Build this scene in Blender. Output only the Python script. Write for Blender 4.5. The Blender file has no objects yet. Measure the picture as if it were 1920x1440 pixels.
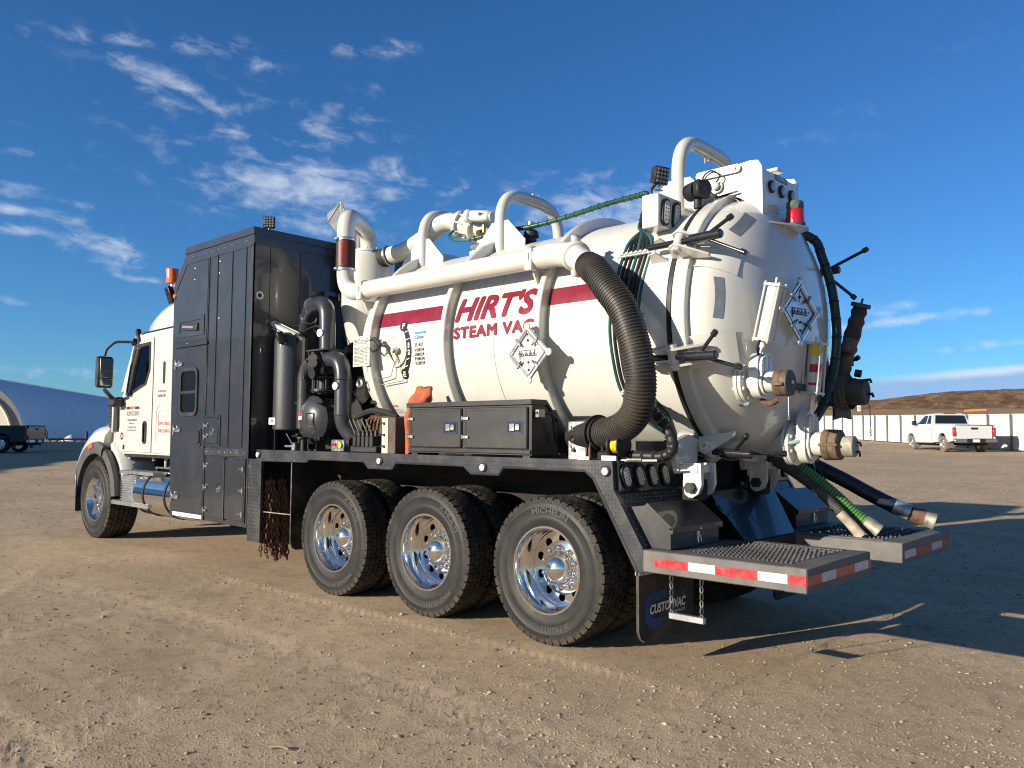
import bpy, bmesh, math, random
import numpy as np
from mathutils import Vector, Matrix
random.seed(7); rng = np.random.default_rng(11)
S = bpy.context.scene
COL = S.collection
R = math.radians; PI = math.pi
# ------------------------------------------------------------------ camera
CAM = Vector((-1.8989, 5.6864, 1.4446))
cd = bpy.data.cameras.new("camera"); co = bpy.data.objects.new("camera", cd); COL.objects.link(co)
rt = Vector((-0.732549, -0.680682, 0.006661)); up = Vector((-0.037413, 0.050030, 0.998047)); fw = Vector((0.679686, -0.730869, 0.062116))
co.matrix_world = Matrix(((rt.x, up.x, -fw.x, CAM.x), (rt.y, up.y, -fw.y, CAM.y), (rt.z, up.z, -fw.z, CAM.z), (0, 0, 0, 1)))
cd.sensor_width = 36; cd.lens = 29.05; cd.clip_start = 0.05; cd.clip_end = 6000
S.camera = co
# ------------------------------------------------------------------ sun, sky, exposure
SUN_EL, SUN_AZ = 15.7, 19.0
sdir = Vector((math.sin(R(SUN_AZ))*math.cos(R(SUN_EL)), math.cos(R(SUN_AZ))*math.cos(R(SUN_EL)), math.sin(R(SUN_EL))))
sl = bpy.data.lights.new("sun", 'SUN'); sl.energy = 5.0; sl.angle = R(0.5); sl.color = (1.0, 0.90, 0.755)
so = bpy.data.objects.new("sun", sl); COL.objects.link(so)
so.rotation_euler = (-sdir).to_track_quat('-Z', 'Y').to_euler()
S.view_settings.view_transform = 'Standard'; S.view_settings.look = 'None'
S.cycles.filter_width = 1.1
S.view_settings.exposure = 0.66; S.view_settings.gamma = 1.0; S.view_settings.use_curve_mapping = False
W = bpy.data.worlds.new("World"); S.world = W; W.use_nodes = True
nt = W.node_tree; nt.nodes.clear()
class NB:
    """tiny node helper"""
    def __init__(s, nt): s.nt = nt
    def n(s, typ, **kw):
        nd = s.nt.nodes.new(typ)
        for k, v in kw.items(): setattr(nd, k, v)
        return nd
    def link(s, a, b): s.nt.links.new(a, b)
    def val(s, sock, v):
        if isinstance(v, (int, float, tuple, list)): sock.default_value = v
        else: s.link(v, sock)
    def m(s, op, a, b=None, c=None, clamp=False):
        nd = s.n('ShaderNodeMath', operation=op); nd.use_clamp = clamp
        s.val(nd.inputs[0], a)
        if b is not None: s.val(nd.inputs[1], b)
        if c is not None: s.val(nd.inputs[2], c)
        return nd.outputs[0]
    def mr(s, v, a, b, c=0.0, d=1.0, smooth=True):
        nd = s.n('ShaderNodeMapRange'); nd.interpolation_type = 'SMOOTHSTEP' if smooth else 'LINEAR'
        s.val(nd.inputs[0], v)
        for i, x in enumerate((a, b, c, d)): s.val(nd.inputs[i+1], x)
        return nd.outputs[0]
    def mix(s, f, a, b, mode='MIX'):
        nd = s.n('ShaderNodeMix', data_type='RGBA', blend_type=mode)
        s.val(nd.inputs[0], f)
        for i, x in ((6, a), (7, b)):
            if isinstance(x, tuple) and len(x) == 3: x = x + (1,)
            s.val(nd.inputs[i], x)
        return nd.outputs[2]
    def noise(s, vec, scale, detail=4, rough=.55, dist=0.0):
        nd = s.n('ShaderNodeTexNoise'); nd.inputs['Scale'].default_value = scale; nd.inputs['Detail'].default_value = detail
        nd.inputs['Roughness'].default_value = rough; nd.inputs['Distortion'].default_value = dist
        if vec is not None: s.link(vec, nd.inputs['Vector'])
        return nd.outputs[0]
    def xyz(s, x, y, z):
        nd = s.n('ShaderNodeCombineXYZ')
        for i, v in enumerate((x, y, z)): s.val(nd.inputs[i], v)
        return nd.outputs[0]
    def sep(s, v):
        nd = s.n('ShaderNodeSeparateXYZ'); s.link(v, nd.inputs[0]); return nd.outputs
b = NB(nt)
sky = b.n('ShaderNodeTexSky'); sky.sky_type = 'NISHITA'; sky.sun_disc = False
sky.sun_elevation = R(SUN_EL); sky.sun_rotation = R(SUN_AZ); sky.altitude = 700
sky.air_density = 1.0; sky.dust_density = 0.25; sky.ozone_density = 3.0
tc = b.n('ShaderNodeTexCoord'); gx, gy, gz = b.sep(tc.outputs['Generated'])
DEG = 180/PI
A = b.m('MULTIPLY', b.m('ARCTAN2', b.m('MULTIPLY', gy, -1.0), gx), DEG)      # bearing, degrees from +x towards -y
E = b.m('MULTIPLY', b.m('ARCSINE', b.m('MINIMUM', b.m('MAXIMUM', gz, -1.0), 1.0)), DEG)
AE = b.xyz(b.m('MULTIPLY', A, 0.55), b.m('MULTIPLY', E, 1.25), 0.0)
warp = b.noise(AE, 0.22, 3, .5)
fine = b.noise(b.xyz(b.m('ADD', b.m('MULTIPLY', A, 0.62), b.m('MULTIPLY', warp, 1.6)), b.m('ADD', b.m('MULTIPLY', E, 1.3), b.m('MULTIPLY', A, 0.12)), 1.7), 0.62, 10, .60, .30)
big = b.noise(AE, 0.12, 4, .5, .3)
CL = [(22.97, 23.87, 6.05, .5, -6, .50), (23.36, 21.82, 3.6, 1.1, 20, .48), (26.67, 20.57, 2.67, 1.0, 30, .52), (32.28, 16.3, 5.0, 1.7, 0, .95),
 (36.57, 17.0, 2.92, 1.5, 0, .75), (37.14, 25.24, 2.9, .5, -6, .5), (29.3, 23.58, 2.07, .45, 5, .4), (33.24, 20.63, 2.5, 1.0, -30, .45),
 (16.32, 14.16, 3.4, .38, 4, .68), (15.94, 13.08, 1.9, .34, 0, .7), (15.99, 11.94, 1.4, .40, -10, .7), (20.02, 11.69, 3.1, 1.0, 22, .62),
 (15.88, 7.69, 1.4, .28, 5, .6), (22.36, 9.78, 1.5, .24, 2, .55), (53.35, 15.4, 6.0, 1.9, 0, .8), (41.36, 17.05, 2.2, .8, 0, .55),
 (70.89, 7.2, 6.8, .34, -5, .75), (69.65, 7.94, 3.6, .45, -3, .65), (75.07, 5.45, 5.8, .3, -4, .4), (33.74, 14.3, 4.3, .9, 0, .5),
 (15.25, 16.48, 1.2, .26, 0, .5), (17.7, 3.7, 7.4, .4, -1, .4), (32.2, 18.0, 15, 4.8, 10, .24), (69.87, 19.7, 10.5, 1.9, -28, .13), (34.3, 21.0, 4.5, 2.0, -20, .3), (64.5, 18.0, 7, 2.1, -28, .12)]
tot = None
for (a0, e0, hw, hh, rot, den) in CL:
    dA = b.m('SUBTRACT', A, a0); dE = b.m('SUBTRACT', E, e0); c_, s_ = math.cos(R(rot)), math.sin(R(rot))
    u = b.m('DIVIDE', b.m('SUBTRACT', b.m('MULTIPLY', dA, c_), b.m('MULTIPLY', dE, s_)), hw*1.35)
    v = b.m('DIVIDE', b.m('ADD', b.m('MULTIPLY', dA, s_), b.m('MULTIPLY', dE, c_)), hh*1.35)
    g = b.m('MULTIPLY', b.m('EXPONENT', b.m('MULTIPLY', b.m('ADD', b.m('MULTIPLY', u, u), b.m('MULTIPLY', v, v)), -1.3)), den)
    tot = g if tot is None else b.m('MAXIMUM', tot, g)
# the rest of the sky carries the same thin scattered cloud
outside = b.m('MULTIPLY', b.mr(b.m('ABSOLUTE', b.m('SUBTRACT', A, 47.0)), 36.0, 60.0), b.mr(big, .50, .70, 0, .6))
cov = b.m('MAXIMUM', tot, outside)
dens = b.m('MULTIPLY', b.mr(b.m('SUBTRACT', b.m('ADD', fine, b.m('MULTIPLY', cov, 0.36)), 0.0), 0.56, 1.0), b.mr(cov, 0.02, .30), None, True)
dens = b.m('MULTIPLY', dens, b.mr(E, 0.5, 4.0))
# low cloud bank near the horizon to the right
eb = b.m('ADD', b.m('ADD', 3.58, b.m('MULTIPLY', b.m('SUBTRACT', A, 70.8), 0.065)), b.m('MULTIPLY', b.m('SUBTRACT', b.noise(AE, .8, 4, .55), .5), .35))
bankA = b.mr(A, 66.0, 71.0)
bank = b.m('MULTIPLY', b.mr(b.m('SUBTRACT', eb, E), -0.10, 0.16), bankA)
rim = b.m('MULTIPLY', b.m('MULTIPLY', b.mr(b.m('ABSOLUTE', b.m('SUBTRACT', b.m('SUBTRACT', eb, E), -0.02)), 0.42, 0.0), bankA), b.mr(A, 70.5, 77.0, .1, .75))
hz = b.n('ShaderNodeHueSaturation'); hz.inputs['Saturation'].default_value = 1.06; b.link(sky.outputs[0], hz.inputs['Color'])
sd = b.n('ShaderNodeVectorMath', operation='DOT_PRODUCT'); b.link(tc.outputs['Generated'], sd.inputs[0]); sd.inputs[1].default_value = sdir
skyc = b.mix(1.0, hz.outputs[0], b.mix(b.mr(sd.outputs['Value'], .05, .80), (0.52, 0.96, 1.36), (0.88, 0.96, 1.05)), 'MULTIPLY')   # paler towards the sun
c1 = b.mix(b.m('MULTIPLY', bank, .75), skyc, (3.1, 4.6, 7.6))
c1 = b.mix(rim, c1, (7.2, 7.8, 8.8))
c1 = b.mix(b.m('MULTIPLY', dens, .62), c1, (7.8, 8.4, 9.4))
bg = b.n('ShaderNodeBackground'); bg.inputs[1].default_value = 0.066
out = b.n('ShaderNodeOutputWorld'); b.link(c1, bg.inputs[0]); b.link(bg.outputs[0], out.inputs[0])

# ------------------------------------------------------------------ mesh helpers
class G:
    """collects shapes and links them as ONE mesh object"""
    def __init__(s): s.v = []; s.f = []; s.m = []; s.mi = 0
    def add(s, vs, fs):
        o = len(s.v); s.v += [tuple(p) for p in vs]
        for f in fs: s.f.append(tuple(i+o for i in f)); s.m.append(s.mi)
        return s
    def obox(s, c, ax, h, bev=0.0):
        c = Vector(c); ax = [Vector(a).normalized() for a in ax]; bev = min(bev, min(h)*.49)
        if bev <= 1e-6:
            vs = [c + ax[0]*h[0]*i + ax[1]*h[1]*j + ax[2]*h[2]*k for i in (-1, 1) for j in (-1, 1) for k in (-1, 1)]
            return s.add(vs, [(0, 1, 3, 2), (4, 6, 7, 5), (0, 4, 5, 1), (2, 3, 7, 6), (0, 2, 6, 4), (1, 5, 7, 3)])
        vs = []; ix = {}
        for i in (-1, 1):
            for j in (-1, 1):
                for k in (-1, 1):
                    for a in range(3):
                        d = [h[0]-bev, h[1]-bev, h[2]-bev]; d[a] = h[a]
                        ix[(i, j, k, a)] = len(vs); vs.append(c + ax[0]*d[0]*i + ax[1]*d[1]*j + ax[2]*d[2]*k)
        fs = []
        for a in range(3):
            o1, o2 = (a+1) % 3, (a+2) % 3
            for sg in (-1, 1):
                q = []
                for (p, r) in ((-1, -1), (1, -1), (1, 1), (-1, 1)):
                    t = [0, 0, 0]; t[a] = sg; t[o1] = p; t[o2] = r; q.append(ix[(*t, a)])
                fs.append(tuple(q))
            for p in (-1, 1):
                for r in (-1, 1):
                    t0 = [0, 0, 0]; t0[o1] = p; t0[o2] = r; t1 = list(t0); t0[a] = -1; t1[a] = 1
                    fs.append((ix[(*t0, o1)], ix[(*t1, o1)], ix[(*t1, o2)], ix[(*t0, o2)]))
        for i in (-1, 1):
            for j in (-1, 1):
                for k in (-1, 1): fs.append(tuple(ix[(i, j, k, a)] for a in range(3)))
        return s.add(vs, fs)
    def box(s, x0, x1, y0, y1, z0, z1, bev=0.0):
        return s.obox(((x0+x1)/2, (y0+y1)/2, (z0+z1)/2), ((1, 0, 0), (0, 1, 0), (0, 0, 1)), (abs(x1-x0)/2, abs(y1-y0)/2, abs(z1-z0)/2), bev)
    def bar(s, p0, p1, w, h=None, upv=(0, 0, 1), bev=0.0):
        p0, p1 = Vector(p0), Vector(p1); d = (p1-p0).normalized(); u = Vector(upv)
        if abs(d.dot(u)) > .98: u = Vector((1, 0, 0))
        r = d.cross(u).normalized(); u = r.cross(d)
        return s.obox((p0+p1)/2, (d, r, u), ((p1-p0).length/2, w/2, (h or w)/2), bev)
    def prism(s, poly, axis, a, c):
        f = {'y': lambda p, t: (p[0], t, p[1]), 'x': lambda p, t: (t, p[0], p[1]), 'z': lambda p, t: (p[0], p[1], t)}[axis]
        n = len(poly); vs = [f(p, a) for p in poly] + [f(p, c) for p in poly]
        return s.add(vs, [tuple(range(n)), tuple(range(2*n-1, n-1, -1))] + [(i, (i+1) % n, n+(i+1) % n, n+i) for i in range(n)])
    def prism_holes(s, outer, holes, axis, a, c):
        f = {'y': lambda p, t: (p[0], t, p[1]), 'x': lambda p, t: (t, p[0], p[1]), 'z': lambda p, t: (p[0], p[1], t)}[axis]
        bm = bmesh.new(); es = []; loops = []
        for lp in [outer]+holes:
            vv = [bm.verts.new((p[0], p[1], 0)) for p in lp]; loops.append(vv)
            es += [bm.edges.new((vv[i], vv[(i+1) % len(vv)])) for i in range(len(vv))]
        bmesh.ops.triangle_fill(bm, use_beauty=True, use_dissolve=False, edges=es)
        bm.verts.index_update(); N = len(bm.verts)
        vs = [f(v.co, a) for v in bm.verts] + [f(v.co, c) for v in bm.verts]
        fs = [tuple(v.index for v in q.verts) for q in bm.faces]
        fs += [tuple(i+N for i in reversed(q)) for q in fs]
        for vv in loops:
            k = [v.index for v in vv]; n = len(k)
            fs += [(k[i], k[(i+1) % n], k[(i+1) % n]+N, k[i]+N) for i in range(n)]
        bm.free(); return s.add(vs, fs)
    def lathe(s, prof, o=(0, 0, 0), ax=(0, 0, 1), n=32, a0=0.0, a1=2*PI, cap=True):
        """prof: (radius, distance along axis)"""
        o = Vector(o); ax = Vector(ax).normalized(); t = Vector((0, 0, 1)) if abs(ax.z) < .9 else Vector((1, 0, 0))
        u = ax.cross(t).normalized(); w = ax.cross(u); full = abs(a1-a0) > 2*PI-1e-4; m = n if full else n+1
        vs = []; fs = []
        for (r, h) in prof:
            for i in range(m):
                th = a0+(a1-a0)*i/n; vs.append(o + ax*h + (u*math.cos(th)+w*math.sin(th))*r)
        for j in range(len(prof)-1):
            for i in range(n):
                k = (i+1) % m; fs.append((j*m+i, j*m+k, (j+1)*m+k, (j+1)*m+i))
        if full and cap:
            for j in (0, len(prof)-1):
                if prof[j][0] > 1e-5: fs.append(tuple(j*m+i for i in range(m)))
        return s.add(vs, fs)
    def cyl(s, p0, p1, r0, r1=None, n=24, bev=0.0):
        p0, p1 = Vector(p0), Vector(p1); L = (p1-p0).length; r1 = r0 if r1 is None else r1
        pr = [(r0, 0), (r1, L)] if bev <= 0 else [(r0-bev, 0), (r0, bev), (r1, L-bev), (r1-bev, L)]
        return s.lathe(pr, p0, p1-p0, n)
    def tube(s, pts, r, n=14, closed=False, cap=True):
        P = [Vector(p) for p in pts]; N = len(P); rr = r if isinstance(r, (list, tuple)) else [r]*N
        T = []
        for i in range(N):
            a, c = (P[(i-1) % N], P[(i+1) % N]) if closed else (P[max(0, i-1)], P[min(N-1, i+1)])
            T.append((c-a).normalized())
        t = Vector((0, 0, 1)) if abs(T[0].z) < .9 else Vector((1, 0, 0)); u = T[0].cross(t).normalized(); vs = []
        for i in range(N):
            u = (u - T[i]*u.dot(T[i])).normalized(); w = T[i].cross(u)
            for k in range(n):
                th = 2*PI*k/n; vs.append(P[i] + (u*math.cos(th)+w*math.sin(th))*rr[i])
        fs = []
        for i in range(N if closed else N-1):
            j = (i+1) % N
            for k in range(n): fs.append((i*n+k, i*n+(k+1) % n, j*n+(k+1) % n, j*n+k))
        if cap and not closed: fs += [tuple(range(n)), tuple(range((N-1)*n, N*n))]
        return s.add(vs, fs)
    def sphere(s, c, r, n=16, sc=(1, 1, 1)):
        pr = [(math.sin(PI*i/(n//2))*r, -math.cos(PI*i/(n//2))*r) for i in range(n//2+1)]
        pr[0] = (1e-6, -r); pr[-1] = (1e-6, r); o = len(s.v); s.lathe(pr, c, (0, 0, 1), n); c = Vector(c)
        for i in range(o, len(s.v)):
            d = Vector(s.v[i])-c; s.v[i] = tuple(c+Vector((d.x*sc[0], d.y*sc[1], d.z*sc[2])))
        return s
    def xf(s, M, start=0):
        for i in range(start, len(s.v)): s.v[i] = tuple(M @ Vector(s.v[i]))
        return s
def fillet(P, rad, n=7):
    """round the corners of a polyline"""
    P = [Vector(p) for p in P]; out = [P[0]]
    for i in range(1, len(P)-1):
        a, c, d = P[i-1], P[i], P[i+1]; r = rad[i-1] if isinstance(rad, (list, tuple)) else rad
        u = (a-c).normalized(); w = (d-c).normalized(); r = min(r, (a-c).length*.5 if i > 1 else (a-c).length*.98, (d-c).length*.5 if i < len(P)-2 else (d-c).length*.98)
        for k in range(n+1):
            t = k/n; out.append((c+u*r)*(1-t)**2 + c*2*t*(1-t) + (c+w*r)*t*t)
    out.append(P[-1]); return out
def spline(P, n=8):
    P = [Vector(p) for p in P]; out = []
    for i in range(len(P)-1):
        a = P[max(0, i-1)]; c = P[i]; d = P[i+1]; e = P[min(len(P)-1, i+2)]
        for k in range(n):
            t = k/n; out.append(.5*((2*c)+(d-a)*t+(2*a-5*c+4*d-e)*t*t+(3*c-a-3*d+e)*t**3))
    out.append(P[-1]); return out
WP = {}   # world position of every unrotated object
def mesh_from(name, g, mats, sharp=38):
    me = bpy.data.meshes.new(name); me.from_pydata(g.v, [], g.f)
    for m in (mats if isinstance(mats, (list, tuple)) else [mats]): me.materials.append(m)
    if len(me.materials) > 1: me.polygons.foreach_set('material_index', g.m)
    bm = bmesh.new(); bm.from_mesh(me); bmesh.ops.remove_doubles(bm, verts=bm.verts, dist=1e-5); bmesh.ops.recalc_face_normals(bm, faces=bm.faces); bm.to_mesh(me); bm.free()
    me.shade_smooth(); me.set_sharp_from_angle(angle=R(sharp)); me.update()
    return me
def link(name, me, parent=None, loc=(0, 0, 0)):
    o = bpy.data.objects.new(name, me); COL.objects.link(o); loc = Vector(loc); WP[o.name] = loc
    if parent is not None: o.parent = parent; o.location = loc - WP[parent.name]
    else: o.location = loc
    return o
def obj(name, g, mats, parent=None, sharp=38, origin=None):
    """one mesh object whose origin sits at the middle of its shape"""
    V = np.array(g.v); c = (V.min(0)+V.max(0))/2 if origin is None else np.array(origin)
    g.v = [tuple(p) for p in (V-c)]
    return link(name, mesh_from(name, g, mats, sharp), parent, c)
def tag(o, label=None, cat=None, group=None, kind=None):
    for k, v in (('label', label), ('category', cat), ('group', group), ('kind', kind)):
        if v: o[k] = v
    return o
def empty(name, loc): return link(name, None, None, loc)
def text_geo(st, w, h, shear=0.0, bold=0.0, cuts=0, space=1.0):
    """filled outline of a word fitted to w x h, origin at lower left: returns G with 2D verts"""
    cu = bpy.data.curves.new("lettering", 'FONT'); cu.body = st; cu.shear = shear; cu.offset = bold; cu.fill_mode = 'FRONT'; cu.resolution_u = 3; cu.space_character = space
    to = bpy.data.objects.new("lettering", cu); COL.objects.link(to)
    dg = bpy.context.evaluated_depsgraph_get(); me = bpy.data.meshes.new_from_object(to.evaluated_get(dg))
    bm = bmesh.new(); bm.from_mesh(me)
    bpy.data.objects.remove(to); bpy.data.curves.remove(cu); bpy.data.meshes.remove(me)
    bmesh.ops.remove_doubles(bm, verts=bm.verts, dist=1e-5)
    X = [v.co.x for v in bm.verts]; Y = [v.co.y for v in bm.verts]; x0, x1, y0, y1 = min(X), max(X), min(Y), max(Y)
    for v in bm.verts: v.co.x = (v.co.x-x0)/(x1-x0)*w; v.co.y = (v.co.y-y0)/max(1e-6, y1-y0)*h; v.co.z = 0
    for i in range(1, cuts):
        bmesh.ops.bisect_plane(bm, geom=bm.verts[:]+bm.edges[:]+bm.faces[:], plane_co=(0, h*i/cuts, 0), plane_no=(0, 1, 0))
        bmesh.ops.bisect_plane(bm, geom=bm.verts[:]+bm.edges[:]+bm.faces[:], plane_co=(w*i/cuts, 0, 0), plane_no=(1, 0, 0))
    bm.verts.index_update(); g = G(); g.add([v.co[:] for v in bm.verts], [tuple(v.index for v in f.verts) for f in bm.faces]); bm.free(); return g
def plane_map(g, o, u, v):
    o, u, v = Vector(o), Vector(u).normalized(), Vector(v).normalized()
    g.v = [tuple(o+u*p[0]+v*p[1]) for p in g.v]; return g
def join(*gs):
    r = G()
    for q in gs: r.add(q.v, q.f)
    return r
def pieces(g):
    """split a builder into its connected shapes"""
    par = list(range(len(g.v)))
    def find(i):
        while par[i] != i: par[i] = par[par[i]]; i = par[i]
        return i
    for f in g.f:
        a = find(f[0])
        for i in f[1:]: par[find(i)] = a
    out = {}
    for f in g.f: out.setdefault(find(f[0]), []).append(f)
    res = []
    for fs in out.values():
        ix = sorted({i for f in fs for i in f}); mp = {i: k for k, i in enumerate(ix)}; h = G(); h.add([g.v[i] for i in ix], [tuple(mp[i] for i in f) for f in fs]); res.append(h)
    return res
# ------------------------------------------------------------------ materials
def mat(name, col, rough=.5, metal=0.0, coat=0.0, spec=.5, noise=None, bump=None, dirt=None, alpha=None, trans=0.0, ior=1.45):
    """noise=(scale, amount)  bump=(scale, strength, distance)  dirt=(colour, amount, scale, roughness)"""
    m = bpy.data.materials.new(name); m.use_nodes = True; k = NB(m.node_tree); p = m.node_tree.nodes['Principled BSDF']
    tcn = k.n('ShaderNodeTexCoord').outputs['Object']; c = col+(1,)
    p.inputs['Roughness'].default_value = rough; p.inputs['Metallic'].default_value = metal; p.inputs['Specular IOR Level'].default_value = spec
    p.inputs['Coat Weight'].default_value = coat; p.inputs['Coat Roughness'].default_value = .04; p.inputs['IOR'].default_value = ior; p.inputs['Transmission Weight'].default_value = trans
    cs = c; rs = None
    if noise:
        f = k.noise(tcn, noise[0], 5, .6); lo = tuple(x*(1-noise[1]) for x in col); hi = tuple(min(1, x*(1+noise[1])) for x in col)
        cs = k.mix(k.mr(f, .3, .7), lo, hi)
        rs = k.mr(f, .3, .7, max(.02, rough*.85), min(1, rough*1.2))
    if dirt:
        f = k.mr(k.noise(tcn, dirt[2], 7, .65, .4), .42, .75, 0, dirt[1]); cs = k.mix(f, cs, dirt[0]); rs = k.mix(f, (rough,)*3, (dirt[3],)*3)
    k.val(p.inputs['Base Color'], cs)
    if rs is not None: k.link(rs, p.inputs['Roughness'])
    if bump:
        bn = k.n('ShaderNodeBump'); bn.inputs['Strength'].default_value = bump[1]; bn.inputs['Distance'].default_value = bump[2]
        k.link(k.noise(tcn, bump[0], 4, .6), bn.inputs['Height']); k.link(bn.outputs[0], p.inputs['Normal'])
    return m
DUST = (.20, .155, .11)
M_ = {}
M_['cream'] = mat('cream_paint', (.575, .565, .515), .24, coat=.9, noise=(2.5, .025), dirt=((.42, .38, .30), .10, 1.3, .5), bump=(260, .05, .002))
M_['creamrough'] = mat('cream_paint_textured', (.575, .565, .515), .42, coat=.2, noise=(6, .04), dirt=((.40, .35, .27), .16, 2.0, .6), bump=(140, .18, .004))
M_['white'] = mat('white_paint', (.60, .595, .56), .25, coat=.6, noise=(3, .02))
M_['dark'] = mat('dark_grey_paint', (.026, .028, .033), .30, coat=.6, noise=(3, .06), dirt=((.10, .09, .08), .16, 2.2, .55), bump=(1.7, .22, .012))
M_['darkflat'] = mat('dark_grey_steel', (.028, .029, .033), .38, coat=.25, noise=(5, .12), dirt=(DUST, .25, 2.6, .8), bump=(90, .15, .003))
M_['satin'] = mat('black_textured_coating', (.020, .020, .022), .45, noise=(8, .15), dirt=(DUST, .12, 3, .8), bump=(220, .35, .003))
M_['black'] = mat('black_plastic', (.014, .014, .015), .5, noise=(6, .2))
M_['glossblack'] = mat('black_paint', (.012, .013, .016), .16, coat=.7, noise=(6, .1), dirt=(DUST, .08, 3, .7))
M_['greypipe'] = mat('charcoal_pipe_paint', (.034, .036, .042), .3, coat=.5, noise=(5, .1), bump=(160, .12, .003))
M_['rubber'] = mat('tyre_rubber', (.015, .015, .0155), .5, spec=.35, noise=(7, .25), dirt=((.040, .036, .031), .45, 4.5, .85), bump=(60, .2, .004))
M_['tread'] = mat('tyre_tread_rubber', (.030, .0275, .024), .85, spec=.3, noise=(9, .25), dirt=((.105, .083, .058), .8, 5, .95))
M_['tyretext'] = mat('worn_sidewall_lettering', (.05, .048, .045), .6, noise=(20, .2))
M_['chrome'] = mat('polished_aluminium', (.90, .875, .84), .085, metal=1.0, noise=(3, .03), dirt=((.36, .31, .25), .22, 5, .45))
M_['steel'] = mat('bright_steel', (.62, .62, .61), .3, metal=1.0, noise=(12, .12))
M_['alu'] = mat('aluminium', (.55, .56, .57), .32, metal=.9, noise=(14, .15), dirt=(DUST, .25, 5, .8))
M_['galv'] = mat('galvanised_steel', (.30, .305, .30), .4, metal=.85, noise=(18, .25))
M_['plate_bar'] = mat('diamond_plate_bars', (.30, .30, .31), .25, metal=.8, noise=(8, .15))
M_['tread_back'] = mat('tyre_groove_rubber', (.008, .008, .008), .9)
M_['tread_plate'] = mat('diamond_plate', (.050, .053, .060), .3, metal=.25, coat=.3, noise=(8, .15), dirt=(DUST, .22, 4, .8))
M_['maroon'] = mat('maroon_vinyl', (.19, .006, .021), .3, coat=.4, noise=(8, .05))
M_['blk_print'] = mat('black_vinyl', (.012, .012, .013), .35)
M_['wht_print'] = mat('white_vinyl', (.78, .78, .75), .4)
M_['grey_tape'] = mat('grey_reflective_tape', (.20, .21, .23), .3, metal=.3, noise=(30, .1))
M_['red_tape'] = mat('red_reflective_tape', (.40, .014, .026), .3, coat=.5, noise=(40, .15), dirt=((.20, .10, .085), .6, 20, .6))
M_['wht_tape'] = mat('white_reflective_tape', (.50, .53, .56), .3, coat=.4, noise=(35, .15), dirt=((.22, .21, .19), .6, 18, .6))
M_['glass'] = mat('tinted_glass', (.012, .016, .018), .04, coat=1.0)
M_['lens'] = mat('clear_lens', (.62, .62, .60), .12, coat=1.0, noise=(60, .2))
M_['lensdark'] = mat('led_lens', (.22, .22, .21), .1, coat=1.0, noise=(80, .35))
M_['redlens'] = mat('red_lens', (.42, .008, .018), .12, coat=1.0)
M_['amber'] = mat('amber_lens', (.85, .16, .012), .18, coat=1.0, noise=(10, .1))
M_['orange'] = mat('orange_canvas', (.36, .088, .032), .75, noise=(9, .18), dirt=((.30, .08, .03), .35, 7, .9), bump=(50, .5, .01))
M_['rust'] = mat('rusty_steel', (.15, .072, .042), .85, noise=(25, .4), bump=(90, .5, .004))
M_['rustcream'] = mat('weathered_cam_lock', (.13, .090, .058), .75, noise=(18, .35), dirt=((.10, .045, .02), .6, 14, .9), bump=(80, .3, .003))
M_['capdark'] = mat('dull_grey_cap', (.075, .07, .064), .6, metal=.3, noise=(22, .3))
M_['ducthose'] = mat('black_duct_hose', (.013, .012, .011), .5, noise=(9, .25), dirt=((.075, .05, .03), .4, 5, .85))
M_['ductrib'] = mat('worn_duct_wire', (.048, .044, .037), .5, noise=(9, .3), dirt=((.10, .055, .025), .4, 5, .85))
M_['greenhose'] = mat('green_suction_hose', (.10, .235, .06), .45, noise=(12, .15), dirt=(DUST, .2, 6, .8))
M_['greenrib'] = mat('dark_green_helix', (.045, .14, .03), .5, noise=(12, .2))
M_['greyhose'] = mat('grey_suction_hose', (.045, .045, .042), .6, noise=(12, .2), dirt=((.22, .19, .14), .45, 5, .9))
M_['bluehose'] = mat('dark_blue_hose', (.016, .022, .040), .4, noise=(10, .2))
M_['teal'] = mat('dark_teal_hydraulic_hose', (.022, .085, .085), .4, noise=(8, .2))
M_['greenwrap'] = mat('green_spiral_wrap', (.012, .062, .038), .4, noise=(9, .2))
M_['wrap'] = mat('dirty_pipe_wrap', (.045, .043, .041), .8, noise=(14, .4), dirt=((.17, .15, .125), .5, 9, .95), bump=(45, .7, .01))
M_['mesh'] = mat('woven_pipe_wrap', (.115, .108, .098), .85, noise=(60, .5), bump=(120, .8, .006))
M_['yellow'] = mat('yellow_cord', (.75, .55, .02), .6, noise=(40, .2))
M_['ylabel'] = mat('yellow_sticker', (.80, .58, .02), .4)
M_['rlabel'] = mat('red_sticker', (.50, .02, .025), .4)
M_['blabel'] = mat('blue_sticker', (.05, .22, .46), .4)
M_['logoblue'] = mat('blue_print', (.012, .05, .17), .6, noise=(20, .2))
M_['paper'] = mat('laminated_sheet', (.52, .51, .45), .4)
M_['grime'] = mat('undercarriage_grime', (.014, .0135, .0125), .8, noise=(6, .3), dirt=((.05, .042, .033), .4, 5, .95))
M_['brass'] = mat('brass', (.42, .28, .10), .35, metal=1.0, noise=(20, .2))
M_['bronze'] = mat('dusty_tool_box_lid', (.042, .039, .037), .38, coat=.35, noise=(4, .1), dirt=(DUST, .25, 3, .7))
M_['steptop'] = mat('dusty_step_steel', (.115, .11, .104), .6, metal=.2, noise=(7, .2), dirt=(DUST, .55, 4, .9))
M_['greyplastic'] = mat('weathered_grey_plastic', (.060, .059, .058), .6, noise=(6, .12))
M_['shaded_glass'] = mat('smoked_window', (.006, .007, .008), .25, spec=.3)
M_['seat'] = mat('cab_interior', (.03, .035, .04), .8)
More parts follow.
